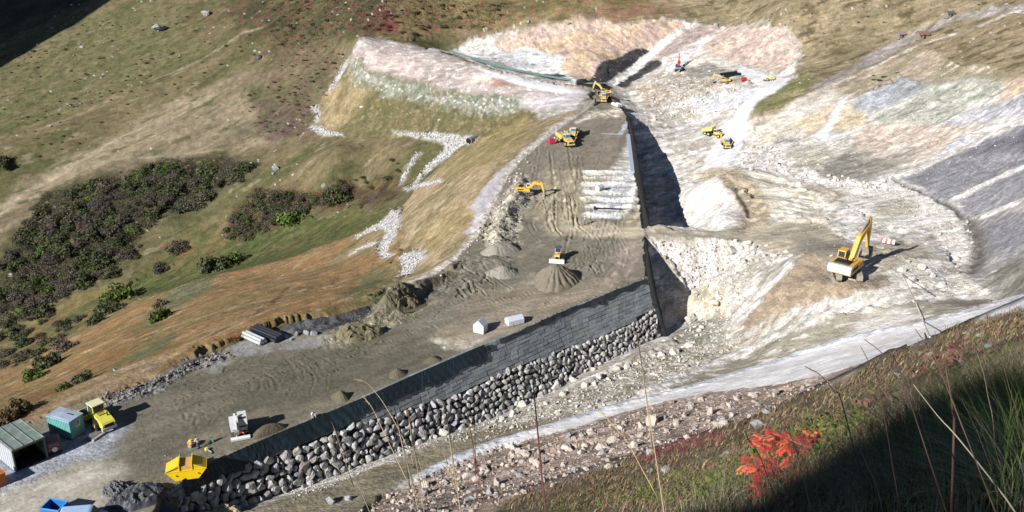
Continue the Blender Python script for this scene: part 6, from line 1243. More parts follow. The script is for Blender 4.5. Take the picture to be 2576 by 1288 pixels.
# ------------------------------------------------------------------ pipes, bundles and small gear
def bundle(name, label, cat, px, py, rz, L, rows, r, m, strap):
    t = thing(name, label, cat, stand(px, py), rz)
    for row, k in enumerate(rows):
        for i in range(k):
            y = (i - (k - 1) / 2) * 2.05 * r; z = r + row * r * 1.75 + 0.12
            MB().cyl((-L / 2 + R.uniform(-.15, .15), y, z), (L / 2 + R.uniform(-.15, .15), y, z), r, n=12).build('pipe', m, t)
    MB().box((-L * 0.3, 0, 0.06), (0.15, 2.1 * r * rows[0], 0.12)).box((L * 0.3, 0, 0.06), (0.15, 2.1 * r * rows[0], 0.12)).build('bearer', mat('timber', (156, 128, 92)), t)
    return t
bundle('pipe_stack', 'stack of pale grey pipes on the dam rim beside the orange slope', 'pipes', 640, 857, D2(-38), 4.2, (3, 2), 0.24, mat('pale_pipe', (186, 188, 186), 0.5), None)
bundle('pipe_stack', 'stack of black pipes behind the pale ones on the dam rim', 'pipes', 672, 846, D2(-36), 5.6, (4, 3), 0.26, mat('black_pipe', (44, 46, 54), 0.4, spec=0.5), None)
t = thing('brush_pile', 'small heap of rusty brown twigs at the end of the pale pipes', 'brushwood', stand(596, 856))
for k in range(26): a = R.uniform(0, 6.28); MB().tube([(R.uniform(-.4, .4), R.uniform(-.4, .4), 0.1), (math.cos(a) * 0.7, math.sin(a) * 0.7, R.uniform(0.3, 1.1))], 0.035, 4).build('twig', mat('rusty_twig', (134, 88, 58)), t)
def wrapped(label, px, py, rz, L, W, H, c=(206, 212, 226)):
    t = thing('wrapped_bundle', label, 'wrapped bundle', stand(px, py), rz, 'wrapped bundles on the dam')
    m = mat('white_wrap', c, 0.4, var=0.06, spec=0.5)
    MB().prism([(-W / 2, 0.05), (W / 2, 0.05), (W / 2 + 0.04, H * 0.62), (0, H), (-W / 2 - 0.04, H * 0.62)], -L / 2, L / 2).build('wrapping', m, t)
    MB().box((0, -L * 0.25, 0.03), (W + 0.2, 0.12, 0.1)).box((0, L * 0.25, 0.03), (W + 0.2, 0.12, 0.1)).build('pallet', mat('timber', (156, 128, 92)), t)
    for y in (-L * 0.22, L * 0.22): MB().box((0, y, H * 0.33), (W + 0.06, 0.05, H * 0.6)).build('strap', mat('grey_strap', (150, 156, 170)), t)
wrapped('upright blue white wrapped bundle standing on the dam top by the dark wall', 1209, 834, D2(-25), 1.5, 1.7, 2.1)
wrapped('long low white wrapped bundle lying on the dam top by the dark wall', 1294, 813, D2(-63), 2.6, 1.5, 1.35, (206, 212, 226))
wrapped('small white wrapped roll on the pale stepped layers', 1508, 477, D2(-40), 1.7, 1.1, 1.1)
t = thing('roll_of_matting', 'white rolls of matting dumped below the hauler at the far dam corner', 'matting', stand(1548, 268), D2(-60)); MB().cyl((-1.3, 0, 0.5), (1.3, 0.2, 0.5), 0.5, n=14).build('roll', M_WHT, t); MB().cyl((-0.9, 1.1, 0.45), (1.2, 1.3, 0.4), 0.42, n=14).build('roll', M_WHT, t)
t = thing('fuel_tank', 'small crimson box beside the parked haulers on the dam rim', 'tank', stand(1388, 362), D2(20)); M_CRM = mat('crimson_paint', (196, 44, 84), 0.5); MB().box((0, 0, 0.75), (1.5, 1.1, 1.1), None, 0.8).build('body', M_CRM, t); MB().box((-0.5, 0, 0.1), (0.12, 1.0, 0.2)).box((0.5, 0, 0.1), (0.12, 1.0, 0.2)).build('skid', M_GRY, t)
t = thing('fuel_tank', 'tiny red tank on the far bench beside the white haul road', 'tank', stand(1871, 205), D2(10)); MB().cyl((-0.7, 0, 0.7), (0.7, 0, 0.7), 0.55, n=14).build('body', M_RED, t); MB().box((-0.4, 0, 0.1), (0.12, 0.9, 0.2)).box((0.4, 0, 0.1), (0.12, 0.9, 0.2)).build('skid', M_GRY, t)
t = thing('barrier_board', 'red and white striped board leaning behind the big excavator arm', 'barrier', stand(2230, 617), D2(-35))
b1, b2 = MB(), MB(); T = Matrix.Rotation(D2(-28), 4, 'X')
for k in range(6): (b1 if k % 2 == 0 else b2).box((-1.0 + k * 0.4, 0, 0.75), (0.38, 0.06, 0.8), T)
b1.build('red_stripe', M_RED, t); b2.build('white_stripe', M_WHT, t); MB().beam((-0.9, 0.1, 0.5), (-1.3, -0.3, 0.0), 0.08, 0.08).beam((0.9, 0.1, 0.5), (0.9, -0.3, 0.0), 0.08, 0.08).build('leg', M_GRY, t)
t = thing('steel_beam', 'dark steel rod lying across the pale stepped layers', 'rod', stand(1541, 528), D2(-4)); MB().cyl((-3.6, 0, 0.3), (3.6, 0.2, 0.15), 0.14, n=8).build('rod', M_BLK, t); MB().box((-3.5, 0, 0.35), (0.5, 0.5, 0.5)).build('end_plate', M_BLK, t)
for i, (x, y) in enumerate(((1832, 187), (1842, 192))):
    t = thing('drain_pipe', ('upper' if i == 0 else 'lower') + ' of two black pipes lying behind the far yellow excavator', 'pipe', stand(x, y), D2(28), 'black pipes on the far bench'); MB().cyl((-3, 0, 0.35), (3, 0, 0.35), 0.35, n=12).build('barrel', M_BLK, t); MB().cyl((2.7, 0, 0.35), (3.05, 0, 0.35), 0.42, n=12).build('collar', M_BLK, t)
a, b_ = stand(2268, 690), stand(2338, 852); mid = (a + b_) / 2
o = MB().tube([tuple(a + Vector((0, 0, .1))), tuple(a.lerp(b_, .25) + Vector((0, 0, .35 + .0))), tuple(stand(2303, 765) + Vector((0, 0, .25))), tuple(stand(2322, 812) + Vector((0, 0, .2))), tuple(b_ + Vector((0, 0, .15)))], 0.07, 5).build('cable', mat('white_cable', (228, 224, 212), 0.5)); tag(o, 'thin white cable running down from the excavator pad to the meadow', 'cable')
# turquoise membrane strip and fence along the far arm
mb = MB(); pts = [stand(x, y) for x, y in ((1120, 133), (1180, 152), (1240, 171), (1300, 184), (1360, 196), (1420, 206), (1480, 216), (1520, 214))]
for i, q in enumerate(pts): mb.v += [tuple(q + Vector((0.6, 1.0, 0.25))), tuple(q + Vector((1.8, 3.6, 0.1 if i else 0.2)))]; mb.t += [(1, 1, 1)] * 2
mb.f = [(2 * i, 2 * i + 1, 2 * i + 3, 2 * i + 2) for i in range(len(pts) - 1)]
tag(mb.build('membrane_strip', mat('turquoise_membrane', (134, 176, 172), 0.6, var=0.15)), 'turquoise grey membrane strip along the inner edge of the far dam arm', 'membrane')
# culvert mouth
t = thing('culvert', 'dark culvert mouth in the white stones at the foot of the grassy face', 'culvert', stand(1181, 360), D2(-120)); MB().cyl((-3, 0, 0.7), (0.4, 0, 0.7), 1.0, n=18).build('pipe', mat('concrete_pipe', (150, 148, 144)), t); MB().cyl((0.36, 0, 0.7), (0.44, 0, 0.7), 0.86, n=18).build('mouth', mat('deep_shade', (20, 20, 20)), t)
# huts on the right-hand slope
def hut(label, px, py, rz, roofc, sc):
    t = thing('stone_hut', label, 'hut', stand(px, py), rz, 'old huts beside the track', sc)
    w_ = MB().box((0, 0, 0.85), (4.0, 3.0, 2.5)).prism([(-2.0, 2.1), (2.0, 2.1), (2.0, 2.12), (-2.0, 2.12)], -1.5, 1.5).build('walls', mat('hut_stone', (140, 128, 116), 0.9, var=0.3, sc=3), t)
    G = MB().add([(-2, -1.5, 2.1), (-2, 1.5, 2.1), (-2, 0, 3.0), (2, -1.5, 2.1), (2, 1.5, 2.1), (2, 0, 3.0)], [(0, 1, 2), (3, 5, 4)]).build('gable', mat('hut_stone', (140, 128, 116)), t)
    r = MB()
    for s in (-1, 1): r.add([(-2.3, s * 1.9, 1.92), (2.3, s * 1.9, 1.92), (2.3, 0, 3.06), (-2.3, 0, 3.06), (-2.3, s * 1.9, 2.02), (2.3, s * 1.9, 2.02), (2.3, 0, 3.18), (-2.3, 0, 3.18)], [(0, 1, 2, 3), (7, 6, 5, 4), (0, 4, 5, 1), (1, 5, 6, 2), (0, 3, 7, 4)])
    r.build('roof', mat('hut_roof_' + str(roofc[0]), roofc, 0.8, var=0.25), t)
    MB().box((0.3, -1.52, 1.0), (0.9, 0.06, 1.7)).build('door', mat('hut_door', (62, 48, 42)), t); MB().box((-1.2, -1.52, 1.2), (0.5, 0.06, 0.5)).build('window', M_GLS, t)
hut('left of two old stone huts beside the grey track, with a pale rusty roof', 2265, 95, D2(20), (150, 134, 124), 0.55)
hut('right of two old stone huts beside the grey track, with a reddish roof', 2319, 98, D2(10), (134, 104, 96), 0.7)
hut('small dark hut high beside the grey track near the top edge', 2388, 43, D2(15), (96, 98, 108), 0.55)
# ------------------------------------------------------------------ people
SKIN = mat('skin', (200, 152, 124), 0.6)
def person(label, px, py, rz, joints, shirt, trousers, hat=None, group='workers on the site', hair=(60, 48, 40), loc=None):
    """body grown as one skin over a skeleton; clothes are separate skins just outside it"""
    t = thing('person', label, 'person', stand(px, py) if loc is None else loc, rz, group)
    J = joints
    def skin(name, chain, m, edges):
        me = bpy.data.meshes.new(name); me.from_pydata([c[0] for c in chain], edges, []); o = bpy.data.objects.new(name, me); COL.objects.link(o)
        md = o.modifiers.new('s', 'SKIN'); md.use_smooth_shade = True
        for v, c in zip(me.skin_vertices[0].data, chain): v.radius = c[1]
        me.skin_vertices[0].data[0].use_root = True
        sb = o.modifiers.new('d', 'SUBSURF'); sb.levels = sb.render_levels = 2
        me.materials.append(m)
        dg = bpy.context.evaluated_depsgraph_get(); ev = o.evaluated_get(dg); nm = bpy.data.meshes.new_from_object(ev)
        o.modifiers.clear(); o.data = nm; nm.materials.clear(); nm.materials.append(m); o.parent = t; return o
    V = lambda k: J[k]
    ch = [(V('pelvis'), (.13, .10)), (V('waist'), (.12, .09)), (V('chest'), (.155, .105)), (V('neck'), (.055, .055)), (V('head0'), (.075, .085)), (V('head'), (.085, .105)), (V('crown'), (.06, .07)),
          (V('lsh'), (.065, .065)), (V('lel'), (.046, .046)), (V('lha'), (.032, .032)), (V('lfi'), (.034, .02)), (V('rsh'), (.065, .065)), (V('rel'), (.046, .046)), (V('rha'), (.032, .032)), (V('rfi'), (.034, .02)),
          (V('lhip'), (.09, .09)), (V('lkn'), (.06, .06)), (V('lan'), (.042, .042)), (V('lto'), (.045, .03)), (V('rhip'), (.09, .09)), (V('rkn'), (.06, .06)), (V('ran'), (.042, .042)), (V('rto'), (.045, .03))]
    ed = [(0, 1), (1, 2), (2, 3), (3, 4), (4, 5), (5, 6), (2, 7), (7, 8), (8, 9), (9, 10), (2, 11), (11, 12), (12, 13), (13, 14), (0, 15), (15, 16), (16, 17), (17, 18), (0, 19), (19, 20), (20, 21), (21, 22)]
    body = skin('body', ch, SKIN, ed)
    g = 0.022
    skin('shirt', [(V('waist'), (.145, .115)), (V('chest'), (.18, .13)), (V('neck'), (.075, .075)), (V('lsh'), (.09, .09)), (V('lel'), (.068, .068)), (V('rsh'), (.09, .09)), (V('rel'), (.068, .068)), (V('pelvis'), (.15, .12))], shirt, [(0, 1), (1, 2), (1, 3), (3, 4), (1, 5), (5, 6), (0, 7)])
    skin('trousers', [(V('pelvis'), (.155, .125)), (V('lhip'), (.115, .115)), (V('lkn'), (.085, .085)), (V('lan'), (.072, .072)), (V('rhip'), (.115, .115)), (V('rkn'), (.085, .085)), (V('ran'), (.072, .072))], trousers, [(0, 1), (1, 2), (2, 3), (0, 4), (4, 5), (5, 6)])
    hd = Vector(V('head')); cr = Vector(V('crown'))
    if hat: MB().cyl(tuple(hd + Vector((0, 0, .03))), tuple(hd + Vector((0, 0, .06))), .15, .145, 16).cyl(tuple(hd + Vector((0, 0, .05))), tuple(hd + Vector((0, 0, .17))), .125, .06, 16).build('helmet', hat, t, True)
    else: MB().cyl(tuple(hd + Vector((-.015, 0, .01))), tuple(hd + Vector((-.015, 0, .15))), .105, .06, 14).build('hair', mat('hair_brown', hair), t, True)
    MB().box(tuple(hd + Vector((.105, .035, 0))), (.02, .03, .018)).box(tuple(hd + Vector((.105, -.035, 0))), (.02, .03, .018)).build('eye', M_BLK, t)
    for s in ('l', 'r'):
        a, b2 = Vector(V(s + 'an')), Vector(V(s + 'to')); MB().beam(tuple(a + Vector((0, 0, -.03))), tuple(b2), .11, .1).build('boot', M_BLK, t)
        h0, h1 = Vector(V(s + 'ha')), Vector(V(s + 'fi')); d = (h1 - h0).normalized(); sd_ = d.cross(Vector((0, 0, 1))); sd_ = sd_.normalized() if sd_.length > .05 else Vector((0, 1, 0))
        for k in range(4): q = h1 + sd_ * (k - 1.5) * .02; MB().tube([tuple(q), tuple(q + d * (.035 + .006 * (k in (1, 2)))), tuple(q + d * .06 + Vector((0, 0, -.015)))], .009, 5, r1=.006).build('finger', SKIN, t)
        MB().tube([tuple(h0 + sd_ * .03 + d * .03), tuple(h0 + sd_ * .055 + d * .075)], .01, 5, r1=.007).build('thumb', SKIN, t)
    return t
STD = dict(pelvis=(0, 0, .95), waist=(0, 0, 1.1), chest=(.02, 0, 1.33), neck=(.03, 0, 1.5), head0=(.05, 0, 1.57), head=(.06, 0, 1.66), crown=(.05, 0, 1.75), lsh=(.02, .2, 1.42), lel=(.03, .27, 1.14), lha=(.16, .24, .92), lfi=(.2, .23, .84), rsh=(.02, -.2, 1.42), rel=(.03, -.27, 1.14), rha=(.16, -.24, .92), rfi=(.2, -.23, .84),
           lhip=(0, .1, .9), lkn=(.05, .12, .5), lan=(0, .12, .09), lto=(.16, .13, .04), rhip=(0, -.1, .9), rkn=(.02, -.12, .5), ran=(-.05, -.12, .09), rto=(.11, -.13, .04))
M_SW = mat('white_work_shirt', (224, 226, 230), 0.8); M_TB = mat('blue_work_trousers', (92, 106, 140), 0.85); M_TG = mat('grey_work_trousers', (100, 98, 96), 0.85); M_SB = mat('blue_shirt', (48, 110, 178), 0.8); M_SL = mat('pale_blue_jacket', (140, 160, 190), 0.8)
BENT = dict(STD); BENT.update(chest=(.12, 0, 1.3), neck=(.2, 0, 1.45), head0=(.25, 0, 1.5), head=(.29, 0, 1.57), crown=(.31, 0, 1.66), lsh=(.12, .2, 1.38), rsh=(.12, -.2, 1.38), lel=(.22, .26, 1.12), rel=(.22, -.26, 1.12), lha=(.44, .2, 1.02), rha=(.44, -.2, 1.02), lfi=(.52, .18, 1.0), rfi=(.52, -.18, 1.0))
person('worker in a white shirt and blue trousers standing beside the orange plate compactor', 500, 1129, D2(150), BENT, M_SW, M_TB)
person('worker in a pale blue jacket walking on the dam top above the earth ramp', 1471, 566, D2(-150), STD, M_SL, M_TG, M_SW)
CROU = dict(STD); CROU.update(pelvis=(0, 0, .48), waist=(.1, 0, .62), chest=(.28, 0, .82), neck=(.42, 0, .93), head0=(.48, 0, .96), head=(.54, 0, 1.0), crown=(.57, 0, 1.08), lsh=(.28, .2, .88), rsh=(.28, -.2, .88), lel=(.45, .25, .62), rel=(.45, -.25, .62), lha=(.66, .2, .42), rha=(.66, -.2, .42), lfi=(.72, .18, .36), rfi=(.72, -.18, .36), lhip=(0, .1, .46), rhip=(0, -.1, .46), lkn=(.42, .16, .5), rkn=(.42, -.16, .5), lan=(.16, .14, .09), ran=(.16, -.14, .09), lto=(.33, .15, .04), rto=(.33, -.15, .04))
person('worker in white crouching at the edge of the dark netting', 787, 1050, D2(-60), CROU, M_SW, M_SW)
cabp = stand(604, 1096)
SIT = dict(STD); SIT.update(pelvis=(0, 0, .0), waist=(0, 0, .14), chest=(.02, 0, .36), neck=(.03, 0, .53), head0=(.05, 0, .6), head=(.06, 0, .68), crown=(.05, 0, .77), lsh=(.02, .2, .45), rsh=(.02, -.2, .45), lel=(.15, .25, .2), rel=(.15, -.25, .2), lha=(.36, .2, .22), rha=(.36, -.2, .22), lfi=(.43, .19, .22), rfi=(.43, -.19, .22), lhip=(0, .1, -.02), rhip=(0, -.1, -.02), lkn=(.4, .13, .02), rkn=(.4, -.13, .02), lan=(.45, .13, -.36), ran=(.45, -.13, -.36), lto=(.58, .13, -.4), rto=(.58, -.13, -.4))
# plate compactor, drum roller and cans beside the standing worker
t = thing('plate_compactor', 'orange hand guided compactor with a pale drum beside the standing worker', 'compactor', stand(483, 1124), D2(160), None, 0.8); MB().cyl((0.1, -0.45, 0.35), (0.1, 0.45, 0.35), 0.35, n=18).build('drum', M_STL, t); MB().box((0.1, 0, 0.85), (0.8, 0.8, 0.35)).build('engine_cover', mat('compactor_orange', (222, 150, 92), 0.5), t); MB().box((0.15, 0, 1.12), (0.4, 0.4, 0.2)).build('engine', M_ROL, t); MB().tube([(-0.3, -0.3, 0.8), (-0.9, -0.3, 1.1), (-0.9, 0.3, 1.1), (-0.3, 0.3, 0.8)], 0.03, 6).build('handle', M_GRY, t)
t = thing('jerry_can', 'green can standing right of the workers', 'can', stand(532, 1113), D2(20)); MB().box((0, 0, 0.35), (0.5, 0.35, 0.7), None, 0.85).build('body', mat('can_green', (110, 160, 122), 0.5), t); MB().cyl((0.1, 0, 0.7), (0.1, 0, 0.82), 0.06, n=8).build('cap', M_BLK, t)
t = thing('rammer', 'small yellow topped rammer lying in front of the standing worker', 'rammer', stand(520, 1133), D2(-40)); MB().box((0, 0, 0.2), (0.35, 0.3, 0.35)).build('engine', M_ROL, t); MB().tube([(0.1, 0, 0.25), (0.6, 0, 0.2), (1.0, 0.05, 0.12)], 0.06, 8).build('shaft', mat('shaft_grey', (170, 180, 184)), t); MB().box((1.05, 0.05, 0.08), (0.3, 0.22, 0.08)).build('foot', M_BLK, t)
# ------------------------------------------------------------------ ground outside the view: the slope behind the viewpoint and an unseen ridge added to shade the far corner
def extra_ground(name, th0, th1, nt_, r0, r1, nr_, zf, c):
    th = np.linspace(th0, th1, nt_); rr = np.geomspace(r0, r1, nr_); A, B = np.meshgrid(rr, th, indexing='ij'); X = A * np.sin(B); Y = A * np.cos(B); Z = zf(X, Y)
    mb = MB(); mb.v = [tuple(p) for p in np.stack([X, Y, Z], -1).reshape(-1, 3)]; mb.t = [(1, 1, 1)] * len(mb.v)
    mb.f = [(i * nt_ + j, (i + 1) * nt_ + j, (i + 1) * nt_ + j + 1, i * nt_ + j + 1) for i in range(nr_ - 1) for j in range(nt_ - 1)]
    o = mb.build(name, mat(name + '_grass', c, 0.95, var=0.3, sc=0.4), None, True); o['kind'] = 'structure'; return o
SD_ = np.array(to_sun)
# crest added behind the viewpoint, out of view, its heights shaped to shade the foreground
_cx, _cy = math.cos(SUN_AZ), math.sin(SUN_AZ)
SHADE_SPUR = [(-10 * _cx + q * _cy, -10 * _cy - q * _cx, z) for q, z in ((9, 72.3), (1.0, 74.6), (-0.9, 74.85), (-2.4, 75.15), (-3.1, 75.4), (-4.0, 74.8), (-4.6, 73.9), (-5.2, 73.1), (-6.0, 72.2), (-7.0, 71.35), (-8.0, 70.7), (-13.5, 67.3), (-18.4, 64.2), (-40, 40))]
def shade_spur(X, Y):
    Z = g_eval(X, Y); P = np.array(SHADE_SPUR); best = np.full(X.shape, -1e9)
    for a, b in zip(P[:-1], P[1:]):
        d = b - a; t = np.clip(((X - a[0]) * d[0] + (Y - a[1]) * d[1]) / (d[0] ** 2 + d[1] ** 2), 0, 1)
        dist = np.hypot(X - a[0] - t * d[0], Y - a[1] - t * d[1]); best = np.maximum(best, a[2] + t * d[2] - np.maximum(dist - 0.3, 0) * 2.2)
    return np.maximum(Z, best - 0.15 + 0.10 * fbm(X, Y, 1.5, 3, 61) + 0.12 * fbm(X, Y, 0.5, 2, 62))
hs = extra_ground('hillside', math.radians(37), math.radians(323), 420, 1.0, 260, 230, shade_spur, (112, 102, 66))
hv = np.array([v.co[:] for v in hs.data.vertices]); f1 = sst(-0.3, 0.3, fbm(hv[:, 0], hv[:, 1], 2.6, 4, 81))[:, None]; f2 = sst(0.2, 0.4, fbm(hv[:, 0], hv[:, 1], 1.2, 3, 82))[:, None]
hc = alb((128, 108, 82)) * (1 - f1) + alb((104, 98, 64)) * f1; hc = hc * (1 - f2) + alb((116, 78, 72)) * f2
a_ = hs.data.attributes.new('cover', 'FLOAT_COLOR', 'POINT'); a_.data.foreach_set('color', np.concatenate([hc, np.ones((len(hc), 1))], 1).astype(np.float32).ravel())
a_ = hs.data.attributes.new('grain', 'FLOAT', 'POINT'); a_.data.foreach_set('value', np.full(len(hc), 0.8, np.float32))
hs.data.materials.clear(); hs.data.materials.append(bpy.data.objects['ground'].data.materials[0])
def shade_ridge():
    """unseen ridge added off to the left, shaped to shade the farthest slope"""
    n = 80; u = np.linspace(385, 600, n); v = np.linspace(-75, 75, n); U, V = np.meshgrid(u, v, indexing='ij'); wob = 8 * fbm(U, V, 30, 3, 64)
    Z = -45 + 205 * sst(404, 424, U + wob + 0.02 * V) * np.clip(1 - np.abs(V) / 75, 0, 1) + 6 * fbm(U, V, 22, 4, 63)
    X = -0.6947 * U + 0.7193 * V; Y = 0.7193 * U + 0.6947 * V
    mb = MB(); mb.v = [tuple(p) for p in np.stack([X, Y, Z], -1).reshape(-1, 3)]; mb.t = [(1, 1, 1)] * len(mb.v)
    mb.f = [(i * n + j, (i + 1) * n + j, (i + 1) * n + j + 1, i * n + j + 1) for i in range(n - 1) for j in range(n - 1)]
    o = mb.build('shade_ridge', mat('shade_ridge_rock', (120, 114, 96), 0.95, var=0.3, sc=0.1), None, True); o['kind'] = 'structure'
shade_ridge()

# ------------------------------------------------------------------ shrubs
def leaf_mat(name, c1, c2, rough=0.6, k=KA):
    m, nt, b = new_mat(name); b.inputs['Roughness'].default_value = rough; b.inputs['Specular IOR Level'].default_value = 0.2
    oi = N(nt, 'ShaderNodeObjectInfo'); tc = N(nt, 'ShaderNodeTexCoord'); n = N(nt, 'ShaderNodeTexNoise'); n.inputs['Scale'].default_value = 2.2; n.inputs['Detail'].default_value = 3; nt.links.new(tc.outputs['Object'], n.inputs['Vector'])
    ad = N(nt, 'ShaderNodeMath', operation='MULTIPLY_ADD'); nt.links.new(oi.outputs['Random'], ad.inputs[0]); ad.inputs[1].default_value = 0.6; nt.links.new(n.outputs['Fac'], ad.inputs[2])
    mr = N(nt, 'ShaderNodeMapRange'); mr.inputs[1].default_value = 0.4; mr.inputs[2].default_value = 1.2; nt.links.new(ad.outputs[0], mr.inputs[0])
    mx = N(nt, 'ShaderNodeMix', data_type='RGBA'); mx.inputs[6].default_value = (*alb(c1, k), 1); mx.inputs[7].default_value = (*alb(c2, k), 1); nt.links.new(mr.outputs[0], mx.inputs[0]); nt.links.new(mx.outputs[2], b.inputs['Base Color'])
    return m
L_DK = leaf_mat('leaf_dark', (62, 70, 46), (86, 90, 58)); L_PU = leaf_mat('bare_twigs', (84, 77, 68), (100, 93, 80), 0.8); L_GR = leaf_mat('leaf_green', (78, 94, 44), (102, 112, 54)); L_RD = leaf_mat('heath_red', (120, 56, 56), (100, 84, 58)); L_BR = leaf_mat('leaf_brown', (104, 84, 60), (92, 88, 58))
def shrub_mesh(seed, n=1300, lobes=13, flat=0.75, leaf=0.072):
    rr = np.random.RandomState(seed); C = rr.normal(size=(lobes, 3)); C /= np.linalg.norm(C, axis=1)[:, None]; C[:, 2] = np.abs(C[:, 2]); C *= rr.uniform(0.25, 0.72, (lobes, 1)); rad = rr.uniform(0.24, 0.46, lobes)
    k = rr.randint(0, lobes, n); d = rr.normal(size=(n, 3)); d /= np.linalg.norm(d, axis=1)[:, None]; P = C[k] + d * (rad[k] * rr.uniform(0.6, 1.12, n))[:, None]
    P[:, 2] = np.abs(P[:, 2]) * flat + 0.03
    nrm = d + rr.normal(size=(n, 3)) * 0.55; nrm /= np.linalg.norm(nrm, axis=1)[:, None]; u = np.cross(nrm, rr.normal(size=(n, 3))); u /= np.linalg.norm(u, axis=1)[:, None]; w = np.cross(nrm, u); s = (leaf * rr.uniform(0.6, 1.5, n))[:, None]
    V = np.stack([P - u * s, P - w * s * 0.6, P + u * s, P + w * s * 0.6], 1).reshape(-1, 3)
    me = bpy.data.meshes.new('shrub'); me.from_pydata(V.tolist(), [], np.arange(4 * n).reshape(n, 4).tolist()); return me
def shrub_set(m, seed, k=4, **kw):
    out = []
    for i in range(k): me = shrub_mesh(seed + i, **kw); me.materials.append(m); out.append(me)
    return out
SH = {'dark green': shrub_set(L_DK, 700), 'grey leafless': shrub_set(L_PU, 720, leaf=0.055, n=1500), 'bright green': shrub_set(L_GR, 740), 'rusty red': shrub_set(L_RD, 760, flat=0.4), 'brown': shrub_set(L_BR, 780)}
def shrub(kind, px, py, size, label, group, name='shrub', hf=1.0):
    p = stand(px, py + size * 0.2); s = size * mpp(p) / 2; o = bpy.data.objects.new(name, R.choice(SH[kind])); COL.objects.link(o); o.location = (p[0], p[1], p[2] - 0.08 * s); o.rotation_euler = (0, 0, R.uniform(0, 6.28)); o.scale = (s * R.uniform(.95, 1.25), s * R.uniform(.95, 1.25), s * R.uniform(.8, 1.15) * hf); return tag(o, label, name, group)
for kind, px, py, s, l in (('bright green', 303, 738, 56, 'tall bright green bush alone on the green ridge above the orange slope'), ('dark green', 262, 772, 58, 'dark green bush joined below the tall bright green one'), ('grey leafless', 290, 765, 40, 'grey bush tucked between the two green bushes on the ridge'), ('dark green', 240, 800, 40, 'low dark bush at the foot of the ridge bushes'), ('bright green', 404, 786, 40, 'small yellow green bush alone on the orange slope'), ('brown', 411, 758, 30, 'small brown bush just above the yellow green one on the orange slope'),
        ('grey leafless', 402, 666, 36, 'round grey green bush at the tip of the green ridge'), ('dark green', 540, 662, 62, 'widest dark bush on the green ridge'), ('bright green', 588, 646, 36, 'bright bush right of the widest dark one on the ridge'), ('dark green', 110, 905, 58, 'tall dark green bush above the shelter and the roller'), ('bright green', 88, 940, 40, 'low green bush at the foot of the tall dark one above the shelter'), ('grey leafless', 165, 862, 50, 'grey leafless bush right of the tall dark one above the shelter'),
        ('bright green', 160, 972, 26, 'small green bush beside the leaning dark slab'), ('dark green', 215, 945, 34, 'dark bush spreading right of the leaning slab'), ('bright green', 730, 542, 56, 'brightest green bush in the right-hand thicket'), ('dark green', 845, 482, 46, 'dark bush at the right end of the thicket by the black stream bank'), ('brown', 38, 1026, 60, 'dark brown bush at the left edge above the shelter'), ('brown', 10, 1050, 50, 'brown bush cut by the left edge above the shelter'), ('dark green', 8, 400, 46, 'dark bush cut by the left edge on the upper slope'), ('grey leafless', 450, 612, 44, 'grey bush hanging over the small stream bed'), ('bright green', 930, 740, 12, 'tiny green bush near the dark soil bank on the rim')):
    shrub(kind, px, py, s * (1.65 if s > 20 else 1.2), l, 'single bushes on the near slope', hf=1.25)
TH1 = [(0, 690), (60, 570), (110, 490), (270, 445), (420, 402), (560, 398), (625, 408), (620, 440), (545, 470), (455, 520), (400, 560), (350, 600), (300, 670), (225, 700), (140, 760), (60, 800), (0, 830)]
def scatter(poly, n, mind):
    out = []
    tries = 0
    while len(out) < n and tries < n * 60:
        tries += 1; (x, y), = in_px(poly, 1)
        if all((x - a) ** 2 + ((y - b) * 1.5) ** 2 > mind * mind for a, b in out): out.append((x, y))
    return out
TXT = {'dark green': 'dark green bush among many in the %s', 'grey leafless': 'grey leafless bush among many in the %s', 'bright green': 'bright green bush among many in the %s', 'brown': 'brown bush among many in the %s', 'rusty red': 'rusty red dwarf shrub among many on the %s'}
def mass(poly, n, mind, sizes, kinds, place, name='shrub', hf=1.0):
    for x, y in scatter(poly, n, mind):
        k = R.choice(kinds); shrub(k, x, y, R.uniform(*sizes), TXT[k] % place, k + ' bushes of the ' + place, name, hf)
mass(TH1, 180, 13, (38, 72), ['grey leafless'] * 5 + ['dark green'] * 5 + ['bright green'], 'thicket in the valley', hf=0.9)
mass([(565, 590), (600, 520), (650, 475), (800, 485), (870, 455), (880, 490), (800, 520), (700, 555), (620, 600)], 48, 13, (28, 52), ['grey leafless'] * 6 + ['dark green'] * 4, 'smaller thicket by the stream')
mass([(0, 800), (60, 770), (150, 790), (215, 770), (200, 830), (150, 860), (60, 900), (0, 930)], 28, 15, (32, 58), ['grey leafless'] * 4 + ['dark green'] * 3, 'lower thicket at the left edge')
mass([(130, 690), (230, 650), (330, 560), (420, 560), (360, 640), (260, 710), (160, 740)], 18, 18, (16, 34), ['grey leafless'] * 3 + ['dark green', 'brown'], 'open bushes below the thicket')
mass([(640, -5), (1000, -5), (1290, 5), (1240, 70), (1000, 60), (880, 70), (760, 110), (700, 120)], 85, 13, (9, 22), ['dark green'] * 5 + ['rusty red'] * 2 + ['brown'], 'heath at the top', 'heath_shrub', 0.7)
mass([(900, 20), (1060, 20), (1080, 75), (960, 90)], 14, 12, (16, 30), ['rusty red'], 'red heath above the dam arm', 'heath_shrub', 0.6)
mass([(620, 215), (730, 190), (780, 270), (760, 340), (680, 340), (630, 300)], 34, 11, (8, 20), ['rusty red', 'dark green', 'brown', 'grey leafless'], 'dark slope left of the dam arm', 'heath_shrub', 0.6)
mass([(60, 330), (380, 130), (640, 70), (660, 130), (300, 330), (80, 430)], 60, 14, (5, 15), ['dark green', 'dark green', 'brown'], 'upper grass slope', 'heath_shrub', 0.6)
